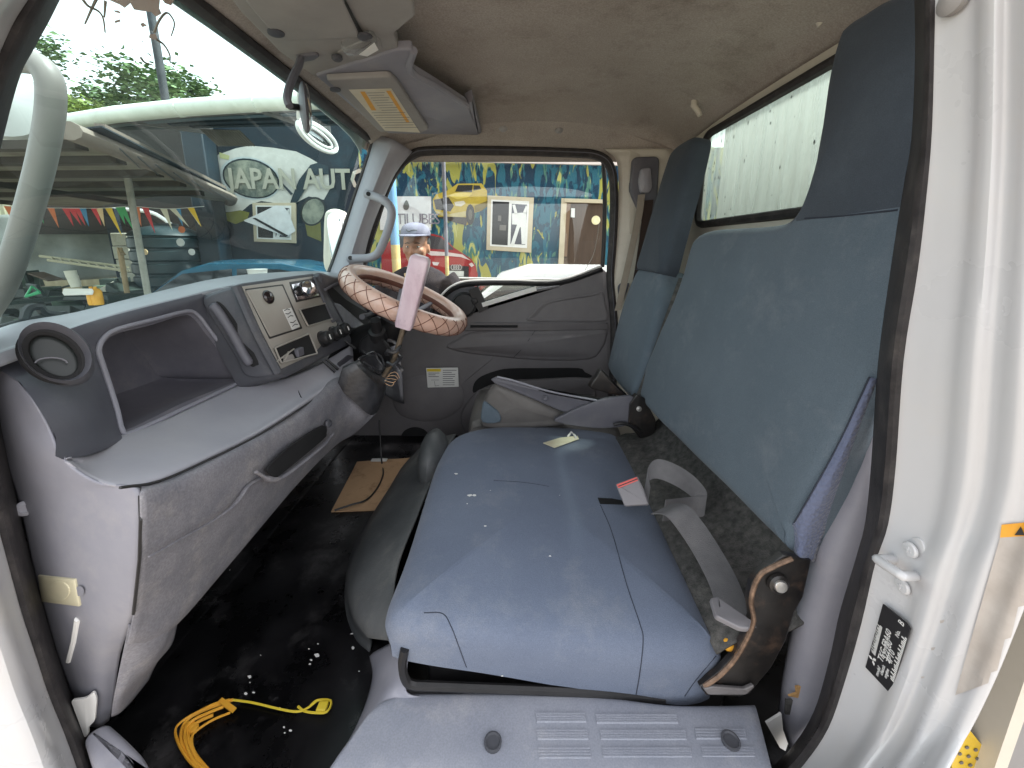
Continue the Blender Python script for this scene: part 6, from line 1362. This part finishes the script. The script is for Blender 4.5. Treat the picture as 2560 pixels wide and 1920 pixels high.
# water tank
c = V((W(418, 600, y=6.7).x, 6.7, GZ)); tz = W(418, 590, y=6.7).z - GZ
prof = [(.50, 0)]
for i in range(9):
    z0 = tz * i / 9; prof += [(.50, z0 + .02), (.50, z0 + tz / 9 - .05), (.475, z0 + tz / 9 - .03), (.475, z0 + tz / 9 - .01)]
prof += [(.50, tz), (.46, tz + .05), (.30, tz + .13), (.18, tz + .16), (.18, tz + .20), (.0, tz + .21)]
m = M(); m.lathe(prof, c, (0, 0, 1), 32); tk = solo('water_tank', m, mat('black_tank_plastic', (.010, .022, .026, 1), (.02, .04, .045, 1), rough=.4, scale=4), 'ribbed black plastic water tank behind the leaning post', 'water tank')
for px, py, r_, mt_ in ((363, 630, .045, MF['p']), (455, 574, .05, MF['o']), (452, 606, .06, m_paper), (480, 630, .05, m_paper)):
    m = M(); m.lathe([(r_, 0), (r_, .01)], W(px, py, y=6.7 - .50), (0, -1, 0), 16); part(tk, 'tank_sticker', m, mt_)

# fence, tarpaulin, block pier
m = M(); pts = [(-16 + i * .06, 9.6 + (.03 if i % 4 < 2 else 0)) for i in range(190)]
m.add([V((x, y, z)) for x, y in pts for z in (GZ, 1.15)], [(2 * i, 2 * i + 2, 2 * i + 3, 2 * i + 1) for i in range(189)])
solo('yard_fence', m, mat('weathered_sheet_fence', (.22, .19, .13, 1), (.36, .33, .22, 1), rough=.8, scale=1.2, dirt=(.16, .22, .12, 1), dirt_amt=.6, dirt_scale=1), 'brownish sheet metal fence at the back of the yard', 'fence', solid=.01)
rows = []
for j in range(5):
    rows.append([V((-10.4 + i * .36, 7.9 + .07 * math.sin(i * 1.7 + j) + .05 * math.sin(j * 2.2 + i * .6), .60 - j * .30 + .03 * math.sin(i))) for i in range(9)])
m = M(); m.patch(rows, 4, 4); solo('grey_tarpaulin', m, mat('grey_tarp', (.13, .14, .125, 1), (.2, .21, .19, 1), rough=.6, scale=2), 'hanging wrinkled grey tarpaulin behind the scrap', 'tarpaulin', solid=.006)
pr = thing('block_pier', W(322, 640, y=7.4) * 1 + V((0, 0, 0)), 'pale rough block pier between tarpaulin and tank', 'pier')
xp = W(320, 620, y=7.4).x; m_blk = mat('rough_block', (.42, .40, .32, 1), (.55, .53, .44, 1), rough=.95, scale=12, bump=.6, bscale=40)
for i in range(8):
    m = M(); m.box((xp + .02 * math.sin(i * 5), 7.4, GZ + .12 + i * .235), (.30, .25, .225)); part(pr, 'block', m, m_blk, bevel=.012)
m = M(); m.box((W(292, 600, y=7.5).x, 7.5, -.45), (.2, .08, 2.3)); solo('dark_door_leaf', m, m_navy, 'narrow dark board standing beside the block pier', 'board')

# scrap heap
rnd = random.Random(21)
heapc = [((.02, .03, .025, 1), .5), ((.05, .055, .05, 1), .25), ((.07, .10, .07, 1), .1), ((.25, .24, .2, 1), .1), ((.10, .07, .05, 1), .05)]
HM = [mat('scrap_%d' % i, c_, tuple(x * 1.5 for x in c_[:3]) + (1,), rough=.6, scale=6) for i, (c_, w_) in enumerate(heapc)]
piles = [M() for _ in HM]
for i in range(230):
    y = rnd.uniform(4.2, 7.2); px = rnd.uniform(-30, 345); x = (px - 1280) / 984 * y / 1.0
    top_ = -.35 - .12 * (7.2 - y) - .25 * abs(math.sin(px * .03)); z = rnd.uniform(GZ + .05, max(GZ + .1, top_))
    k = rnd.choices(range(5), [c_[1] for c_ in heapc])[0]
    ro = Matrix.Rotation(rnd.uniform(0, 3), 3, 'Z') @ Matrix.Rotation(rnd.uniform(-.6, .6), 3, 'X')
    s_ = rnd.choice(((.5, .04, .3), (.25, .2, .2), (.7, .05, .05), (.3, .3, .03), (.15, .15, .3), (.45, .3, .12)))
    piles[k].box((x, y, z), s_, ro)
hp = thing('scrap_heap', (-5.5, 5.6, GZ), 'heap of mixed dark scrap below the low shelter', 'scrap')
for k, pm_ in enumerate(piles):
    o = part(hp, 'scrap_pieces', pm_, HM[k], bevel=.006); o['kind'] = 'stuff'
def yp(px, py, y): return W(px, py, y=y)
m = M(); m.slab(roundpoly([yp(px, py, 4.4) for px, py in ((160, 721), (231, 721), (228, 731), (155, 733))], .01), (0, -.4, 1), .03, .006); solo('white_board', m, m_white, 'flat white board lying on top of the scrap', 'board')
for i, (px, lab_) in enumerate(((236, 'orange gas cylinder under the end of the white board'), (247, 'second orange gas cylinder, the one farther from the white board'))):
    c = yp(px, 762, 4.5); m = M(); m.lathe([(.045, 0), (.05, .02), (.05, .15), (.035, .18), (.015, .19), (.015, .21)], c, (0, 0, 1), 16); solo('gas_cylinder', m, m_orange, lab_, 'gas cylinder', 'orange gas cylinders in the scrap')
c = yp(191, 718, 4.8)
bs = thing('bucket_stack', c, 'stack of three cream buckets in the scrap', 'buckets')
for i in range(3):
    m = M(); m.lathe([(.045 + .004 * i, 0), (.055, .07), (.057, .075)], c + V((-.012 * i, 0, .062 * i)), (-.1, 0, 1), 18); part(bs, 'bucket', m, mat('cream_bucket_%d' % i, (.55, .53, .44, 1), (.6, .58, .5, 1), rough=.5))
m = M(); m.tube([yp(px, py, 4.3) for px, py in ((64, 742), (80, 716), (98, 728), (64, 742))], .012, 6); m.tube([yp(64, 742, 4.3), yp(100, 732, 4.3)], .012, 6); solo('green_frame', m, mat('green_paint', (.03, .28, .12, 1), (.05, .36, .16, 1), rough=.4), 'small triangular green frame in the scrap', 'frame')
ld = thing('ladder', yp(220, 665, 6.0), 'pale ladder lying level across the back of the scrap', 'ladder')
m = M(); m.tube([yp(100, 640, 6.0), yp(320, 668, 6.0)], .02, 6); part(ld, 'rail', m, m_ivory)
m = M(); m.tube([yp(120, 650, 5.9), yp(322, 678, 5.9)], .02, 6); part(ld, 'rail', m, m_ivory)
for i in range(9): m = M(); m.tube([yp(128 + i * 22, 644 + i * 2.8, 6.0), yp(138 + i * 22, 653 + i * 2.8, 5.9)], .012, 5); part(ld, 'rung', m, m_ivory)
m = M(); m.lathe([(.10, 0), (.11, .08), (.115, .085), (.0, .085)], yp(645, 690, 5.0), (0, 0, 1), 20); solo('white_tub', m, m_white, 'round white tub seen over the dashboard through the windscreen', 'tub')
m = M(); m.tube(spline([yp(px, py, 7.6) for px, py in ((270, 524), (330, 524), (380, 532), (410, 548), (428, 562))], 4), .035, 8); solo('bent_pipe', m, m_white, 'bent white pipe arching above the water tank', 'pipe')

# trees behind
def tree(name, cpx, cpy, y, rx, rz, n, seed, label, c1, c2, leaf=.21):
    rnd = random.Random(seed); c = W(cpx, cpy, y=y); base = V((c.x, y, GZ))
    t = thing(name, base, label, 'tree', 'trees behind the canopy'); m = M()
    m.tube([base, base + V((.05, 0, (c.z - GZ) * .5)), V((c.x, y, c.z - rz * .3))], [.16, .13, .07], 8)
    part(t, 'trunk', m, m_batt)
    cl = [c + V((rnd.uniform(-1, 1) * rx, rnd.uniform(-1, 1) * rx * .6, rnd.uniform(-.9, .75) * rz)) for _ in range(26)]
    for k in range(10):
        m = M(); m.tube(spline([V((c.x, y, c.z - rz * .6)), (V((c.x, y, c.z)) + cl[k]) / 2 + V((0, 0, -.1)), cl[k]], 3), [.05, .045, .04, .03, .025, .02, .012], 5); part(t, 'limb', m, m_batt)
    m = M()
    for i in range(n):
        k = rnd.choice(cl); p = k + V((rnd.gauss(0, .26) * rx / 2.4, rnd.gauss(0, .3), rnd.gauss(0, .22) * rz / 1.2))
        ro = Matrix.Rotation(rnd.uniform(0, 6.28), 3, 'Z') @ Matrix.Rotation(rnd.uniform(-1.2, 1.2), 3, 'X'); s_ = leaf * rnd.uniform(.5, 1.1)
        m.add([p + ro @ V(q) * s_ for q in ((-.5, 0, 0), (0, -.3, .05), (.55, 0, 0), (0, .3, .05))], [(0, 1, 2), (0, 2, 3)])
    o = part(t, 'crown', m, mat(name + '_leaf', c1, c2, rough=.6, scale=3, spec=.3), sharp=None)
    return t
tree('leafy_tree', 255, 235, 15, 2.9, 1.15, 9000, 4, 'broad leafy tree rising behind the white gutter', (.07, .125, .045, 1), (.15, .22, .085, 1))
tree('bright_shrub_tree', 200, 292, 13.5, 1.3, .5, 900, 9, 'small bright yellow green tree just above the gutter', (.13, .19, .03, 1), (.2, .26, .06, 1))
tree('small_tree', 430, 262, 16, .8, .6, 420, 12, 'thin small tree top right of the utility pole', (.04, .075, .03, 1), (.08, .12, .05, 1))
tree('end_tree', 60, 290, 15, 1.3, 1.0, 900, 14, 'dark tree partly behind the mirror arm', (.04, .08, .03, 1), (.09, .13, .05, 1))

# ------------------------------------------------------------------ parked cars
def car(name, cx, cyy, rz_, paint, label, roofz=-.16):
    base = V((cx, cyy, GZ)); t = thing(name, base, label, 'car', 'cars parked by the painted wall'); Rm = Matrix.Rotation(rz_, 3, 'Z'); H_ = roofz - GZ
    def T(x, y, z): return base + Rm @ V((x, y, z))
    prof = [(-1.95, .45), (-1.93, .72), (-1.80, .80), (-1.05, .92), (-.55, H_ - .10), (-.2, H_), (.7, H_ - .01), (1.2, H_ - .12), (1.75, .98), (1.92, .88), (1.95, .5), (1.9, .25), (-1.9, .25)]
    rows = []
    for yy, ins in ((-.80, .0), (-.78, .03), (-.6, .05), (0, .06), (.6, .05), (.78, .03), (.80, .0)):
        rows.append([T(x, yy * (1 if z < .93 else .80), z - (.05 - ins if z > .9 else 0)) for x, z in prof])
    m = M(); nP = len(prof); m.add([p for r_ in rows for p in r_], [(i * nP + k, i * nP + (k + 1) % nP, (i + 1) * nP + (k + 1) % nP, (i + 1) * nP + k) for i in range(6) for k in range(nP)] + [tuple(range(nP)), tuple(6 * nP + k for k in range(nP))])
    part(t, 'body', m, paint, bevel=.02)
    m_wn = MATS.get('car_window') or mat('car_window', (.012, .013, .015, 1), rough=.08, spec=.6)
    for s_ in (-1, 1):
        for pts in ([(-.98, .95), (-.5, H_ - .16), (.1, H_ - .10), (.1, .95)], [(.16, .95), (.16, H_ - .10), (.7, H_ - .11), (1.15, H_ - .2), (1.5, .97)]):
            m = M(); m.poly([T(x, s_ * (.655 + .15 * max(0, (H_ - z) / (H_ - .9))), z) for x, z in pts]); part(t, 'side_window', m, m_wn, sharp=None, solid=.006)
        for x0 in (-1.25, 1.2):
            m = M(); m.lathe([(.0, -.1), (.30, -.1), (.31, -.08), (.31, .06), (.29, .09), (.19, .095), (.17, .07), (0, .08)], T(x0, s_ * .72, .31), Rm @ V((0, s_, 0)), 24, caps=False); part(t, 'wheel', m, m_rubber)
        m = M(); m.ellipsoid(T(-1.84, s_ * .58, .70), .08, .14, .07); part(t, 'headlamp', m, m_lens)
        m = M(); m.box(T(1.90, s_ * .62, .80), (.06, .22, .14), Rm); part(t, 'tail_lamp', m, m_red, bevel=.02)
    for pts in ([(-1.04, -.62, .945), (-.56, -.55, H_ - .145), (-.56, .55, H_ - .145), (-1.04, .62, .945)], [(1.24, -.55, H_ - .16), (1.72, -.6, 1.0), (1.72, .6, 1.0), (1.24, .55, H_ - .16)]):
        m = M(); m.poly([T(x + (-.03 if x < 0 else .03), y, z + .02) for x, y, z in pts]); part(t, 'windscreen', m, m_wn, sharp=None, solid=.006)
    return t
car('parked_car', .42, 4.55, 0, m_paint, 'white car parked behind the driver door', -.20)
car('parked_car', -3.95, 6.0, R(8), mat('blue_car_paint', (.012, .06, .10, 1), (.016, .08, .13, 1), rough=.25, spec=.5, coat=.4), 'blue car added for a reflected teal shape below the letters, seen through the windscreen', -.18)  # car added for a teal shape taken to be a reflection
m = M(); m.box((-.35, 3.2, -.95), (.6, .1, .02)); m.v = []; m.f = []
# rail behind the person
m = M(); m.tube([W(1060, 698, y=3.1), W(1150, 695, y=3.1), W(1560, 700, y=3.1)], .009, 6); m.tube([W(1060, 698, y=3.1), W(1060, 698, y=3.1) + V((0, 0, -1.3))], .009, 6); m.tube([W(1560, 700, y=3.1), W(1560, 700, y=3.1) + V((0, 0, -1.3))], .009, 6); solo('thin_rail', m, m_steel, 'thin metal rail between the driver door and the white car', 'rail')

# ------------------------------------------------------------------ outside mirrors of the truck, and a mirror reflection built as a hoop
st2_ = thing('near_mirror_arm', W(60, 480, y=.84), 'thick grey mirror arm outside the near corner of the windscreen', 'mirror arm')
m = M(); m.tube(spline([W(px, py, y=.80) for px, py in ((10, 150), (60, 152), (100, 165), (122, 196), (128, 240), (122, 310), (100, 420), (66, 545), (36, 640), (4, 720), (-40, 790))], 5), .0205, 14); part(st2_, 'arm', m, mat('grey_arm_paint', (.21, .185, .175, 1), (.24, .215, .20, 1), rough=.45, scale=4))
m = M(); cm = W(2, 255, y=.90); m.lathe([(.0, -.02), (.06, -.018), (.075, 0), (.072, .012), (.0, .03)], cm, (.5, -.8, .1), 28); part(st2_, 'round_mirror', m, mat('pale_mirror_back', (.40, .40, .39, 1), (.46, .46, .45, 1), rough=.4), 'round pale mirror')
fm = thing('far_wing_mirror', W(830, 680, y=2.1), 'wing mirror outside the far windscreen pillar reflecting the sky', 'mirror')
m = M(); m.slab(spline([W(px, py, y=2.1) for px, py in ((806, 660), (806, 600), (808, 540), (818, 524), (838, 521), (856, 528), (866, 548), (862, 590), (850, 640), (836, 680), (818, 684))], 3, True), (.2, -1, 0), .09, .03, bulge=.01); part(fm, 'mirror_housing', m, m_inpaint)
m = M(); m.slab(spline([W(px, py, y=2.055) for px, py in ((822, 600), (818, 548), (828, 532), (846, 530), (860, 546), (858, 590), (846, 640), (834, 668), (828, 650))], 3, True), (.25, -1, .25), .006, .003); part(fm, 'mirror_face', m, m_mirror)

um = thing('mirror_reflection', W(793, 341, x=-1.0), 'pale double rimmed oval mirror outside the top of the windscreen', 'mirror')  # added hoop stands in for the interior mirror reflected in the glass
def ov_(a, b_, x, n=36): return [W(793 + a * math.cos(t) * .80 - b_ * math.sin(t) * .60, 341 + a * math.cos(t) * .60 + b_ * math.sin(t) * .80, x=x) for t in [2 * math.pi * i / n for i in range(n)]]
m = M(); m.tube(ov_(58, 22, -1.0), .012, 8, closed=True); part(um, 'outer_rim', m, m_white)
m = M(); m.tube(ov_(45, 12, -.99), .007, 8, closed=True); part(um, 'inner_rim', m, m_white)
m = M(); m.slab(ov_(54, 19, -1.0), (1, 0, 0), .012, .004); part(um, 'mirror_face', m, mat('reflection_fill', (.10, .12, .12, 1), rough=.05, metal=.9))
m = M(); m.tube([W(752, 312, x=-1.0), W(746, 296, x=-1.0), W(748, 230, x=-.85)], .008, 8); part(um, 'bracket', m, m_white)
# ------------------------------------------------------------------ person standing outside the driver door
pp0 = V((-.60, 2.47, GZ))
per = thing('person', pp0, 'person in grey cap and dark shirt standing outside the driver window', 'person')
hc = W(1040, 622, y=2.47)                   # middle of the face
hx, hy, hz = hc.x, hc.y, hc.z
m_skin = mat('brown_skin', (.34, .17, .105, 1), (.44, .235, .15, 1), rough=.5, scale=14, bump=.1, bscale=120, spec=.35)
m_shirt = mat('charcoal_shirt', (.030, .026, .030, 1), (.048, .042, .046, 1), rough=.9, scale=9, bump=.3, bscale=60, spec=.1)
def voxel(o, size, smooth=6):
    q = o.modifiers.new('remesh', 'REMESH'); q.mode = 'VOXEL'; q.voxel_size = size; q.use_smooth_shade = True
    q = o.modifiers.new('smooth', 'SMOOTH'); q.factor = .5; q.iterations = smooth
b = M()
b.ellipsoid((hx, hy + .012, hz + .045), .074, .094, .092, 24, 16)                   # skull
b.ellipsoid((hx, hy - .020, hz - .018), .064, .068, .075, 20, 14)                   # face
b.ellipsoid((hx, hy - .030, hz - .072), .046, .050, .038, 18, 12)                   # jaw and chin
b.ellipsoid((hx, hy - .080, hz + .028), .050, .016, .012, 14, 8)                    # brow
b.tube([V((hx, hy - .082, hz + .018)), V((hx, hy - .094, hz - .004)), V((hx, hy - .100, hz - .022)), V((hx, hy - .084, hz - .030))], [.007, .010, .014, .009], 10)
for s_ in (-1, 1):
    b.ellipsoid((hx + s_ * .016, hy - .088, hz - .024), .010, .010, .008, 10, 8)
    b.ellipsoid((hx + s_ * .040, hy - .062, hz - .012), .024, .026, .022, 12, 8)    # cheek
    b.ellipsoid((hx + s_ * .076, hy + .010, hz - .002), .010, .020, .032, 12, 8)    # ear
b.ellipsoid((hx, hy - .080, hz - .047), .026, .010, .006, 12, 6)
b.ellipsoid((hx, hy - .078, hz - .058), .023, .010, .007, 12, 6)
nb = V((hx, hy + .02, hz - .14))
b.tube([V((hx, hy + .012, hz - .05)), V((hx, hy + .016, hz - .10)), nb, nb + V((0, .005, -.06))], [.056, .053, .062, .10], 16)
def ell_loft(m, secs, n=24):
    vs = [c_ + V((a * math.cos(2 * math.pi * k / n), d * math.sin(2 * math.pi * k / n), 0)) for c_, a, d in secs for k in range(n)]
    m.add(vs, [(i * n + k, i * n + (k + 1) % n, (i + 1) * n + (k + 1) % n, (i + 1) * n + k) for i in range(len(secs) - 1) for k in range(n)] + [tuple(range(n - 1, -1, -1)), tuple((len(secs) - 1) * n + k for k in range(n))])
X = lambda dx, dy, z: V((hx + dx, hy + .03 + dy, z))
shz = hz - .155
ell_loft(b, [(X(0, 0, GZ + .88), .15, .11), (X(0, 0, GZ + .98), .155, .115), (X(0, 0, GZ + 1.10), .145, .105), (X(0, 0, GZ + 1.25), .165, .115), (X(0, 0, shz - .04), .185, .105), (X(0, -.002, shz + .01), .14, .08), (X(0, -.006, shz + .05), .07, .062)])
arms = {}
for s_ in (-1, 1):
    pts = [X(s_ * .165, 0, shz - .03), X(s_ * .21, .0, shz - .10), X(s_ * .235, .01, shz - .30), X(s_ * .245, -.03, shz - .42), X(s_ * .24, -.07, shz - .56)]
    arms[s_] = pts
    b.tube(spline(pts, 4), [.060, .058, .056, .054, .052, .051, .05, .048, .046, .044, .043, .042, .040, .038, .034, .031, .029], 12)
    h0 = pts[-1]
    b.ellipsoid(h0 + V((0, -.012, -.045)), .018, .036, .048, 12, 8)
    for k, ln in enumerate((.062, .072, .068, .052)):
        a = h0 + V((s_ * .002, -.04 + k * .018, -.085)); b.tube([a, a + V((-s_ * .004, -.004, -ln * .5)), a + V((-s_ * .016, -.006, -ln))], [.0095, .009, .007], 8)
    a = h0 + V((-s_ * .008, -.044, -.03)); b.tube([a, a + V((-s_ * .008, -.020, -.025)), a + V((-s_ * .014, -.024, -.052))], [.011, .010, .008], 8)
    lp_ = [X(s_ * .085, 0, GZ + .92), X(s_ * .095, .0, GZ + .50), X(s_ * .10, .015, GZ + .28), X(s_ * .10, .03, GZ + .07)]
    b.tube(spline(lp_, 4), [.090, .086, .08, .072, .062, .058, .06, .058, .052, .046, .04, .037, .036], 12)
    b.ellipsoid((X(s_ * .105, -.05, GZ + .04)), .042, .12, .04, 12, 8)
o = part(per, 'body', b, m_skin, sharp=None); voxel(o, .0075)
# shirt and trousers follow the body a little outside it
s = M()
ell_loft(s, [(X(0, 0, GZ + .90), .172, .128), (X(0, 0, GZ + 1.0), .172, .13), (X(0, 0, GZ + 1.12), .162, .12), (X(0, 0, GZ + 1.26), .178, .128), (X(0, 0, shz - .04), .197, .117), (X(0, -.002, shz + .014), .150, .09), (X(0, -.004, shz + .046), .086, .078)])
for sg in (-1, 1):
    p4 = arms[sg]; s.tube(spline(p4[:3], 4), [.078, .076, .074, .073, .072, .072, .072, .074, .076], 14)
o = part(per, 'shirt', s, m_shirt, sharp=None); voxel(o, .009, 4)
t = M()
for sg in (-1, 1):
    lp_ = [X(sg * .085, 0, GZ + .93), X(sg * .095, .0, GZ + .50), X(sg * .10, .015, GZ + .28), X(sg * .10, .03, GZ + .08)]
    t.tube(spline(lp_, 3), [.105, .10, .095, .085, .08, .078, .076, .072, .07, .068], 14)
o = part(per, 'trousers', t, mat('dark_trousers', (.03, .035, .06, 1), (.04, .05, .08, 1), rough=.9), sharp=None); voxel(o, .01, 4)
# cap
m_cap = mat('lavender_grey_cap', (.14, .145, .20, 1), (.19, .195, .255, 1), rough=.85, scale=20, bump=.3, bscale=200)
m = M(); vs = []; n = 28; rr = [(1.0, 0), (1.0, .016), (.97, .036), (.86, .056), (.66, .070), (.38, .079), (.08, .082)]
z0 = hz + .074
for f, h in rr:
    for k in range(n): a = 2 * math.pi * k / n; vs.append(V((hx + .088 * f * math.cos(a), hy + .010 + .108 * f * math.sin(a), z0 + h)))
m.add(vs, [(i * n + k, i * n + (k + 1) % n, (i + 1) * n + (k + 1) % n, (i + 1) * n + k) for i in range(len(rr) - 1) for k in range(n)] + [tuple((len(rr) - 1) * n + k for k in range(n))])
cp_ = part(per, 'cap', m, m_cap, solid=.003)
m = M(); rows = []
for q in range(7):
    a = R(200 + q * 23.3); d = V((math.cos(a), math.sin(a), 0)); p1 = V((hx + .086 * d.x, hy + .010 + .106 * d.y, z0 + .006)); w_ = math.sin(R(q * 30))
    rows.append([p1, p1 + V((d.x * .012, -.034 * w_, .002)), p1 + V((d.x * .016, -.070 * w_, -.010 * w_))])
m.patch(rows, 3, 3); part(cp_, 'brim', m, m_cap, solid=.003)
part(cp_, 'cap_print', text_mesh('USA', .028, V((hx - .026, hy - .094, z0 + .032)), (1, 0, 0), (0, .25, 1), .0015), m_ink, sharp=None) if False else None
m = M(); y_ = hy - .0935
m.tube(spline([V((hx - .030, y_ + .004, z0 + .036)), V((hx - .018, y_ - .001, z0 + .025)), V((hx - .004, y_ - .003, z0 + .029)), V((hx + .012, y_ - .002, z0 + .034)), V((hx + .032, y_ + .006, z0 + .032))], 3), .0026, 5); part(cp_, 'cap_mark', m, m_ink)
# eyes, hair edge and moustache shade
for s_ in (-1, 1):
    m = M(); m.ellipsoid((hx + s_ * .029, hy - .0745, hz + .012), .011, .010, .0055, 12, 8); ey_ = part(per, 'eye', m, m_paper)
    m = M(); m.ellipsoid((hx + s_ * .029, hy - .0825, hz + .012), .0048, .0030, .0048, 10, 8); part(ey_, 'iris', m, m_ink)
    m = M(); m.tube([V((hx + s_ * .014, hy - .093, hz + .031)), V((hx + s_ * .030, hy - .092, hz + .035)), V((hx + s_ * .045, hy - .082, hz + .031))], .0035, 6, flat=.6); part(per, 'eyebrow', m, m_ink)
    m = M(); m.ellipsoid((hx + s_ * .070, hy + .035, hz + .035), .012, .045, .035, 12, 8); part(per, 'hair', m, m_ink)
m = M(); m.tube([V((hx - .024, hy - .087, hz - .052)), V((hx, hy - .0905, hz - .0515)), V((hx + .024, hy - .087, hz - .052))], .0016, 5); part(per, 'mouth_line', m, mat('lip_dark', (.07, .03, .025, 1), rough=.6))
m = M(); m.ribbon(spline([V((hx - .068, hy + .02, hz - .115)), V((hx - .06, hy - .06, hz - .15)), V((hx - .022, hy - .090, hz - .24)), V((hx - .006, hy - .098, hz - .35))], 5), V((.011, .002, .006)), .002); part(per, 'lanyard', m, mat('tan_lanyard', (.62, .45, .26, 1), rough=.7))
m = M(); m.ribbon(spline([V((hx + .068, hy + .02, hz - .115)), V((hx + .06, hy - .06, hz - .15)), V((hx + .022, hy - .090, hz - .24)), V((hx + .006, hy - .098, hz - .35))], 5), V((.011, -.002, -.006)), .002); part(per, 'lanyard', m, MATS['tan_lanyard'])
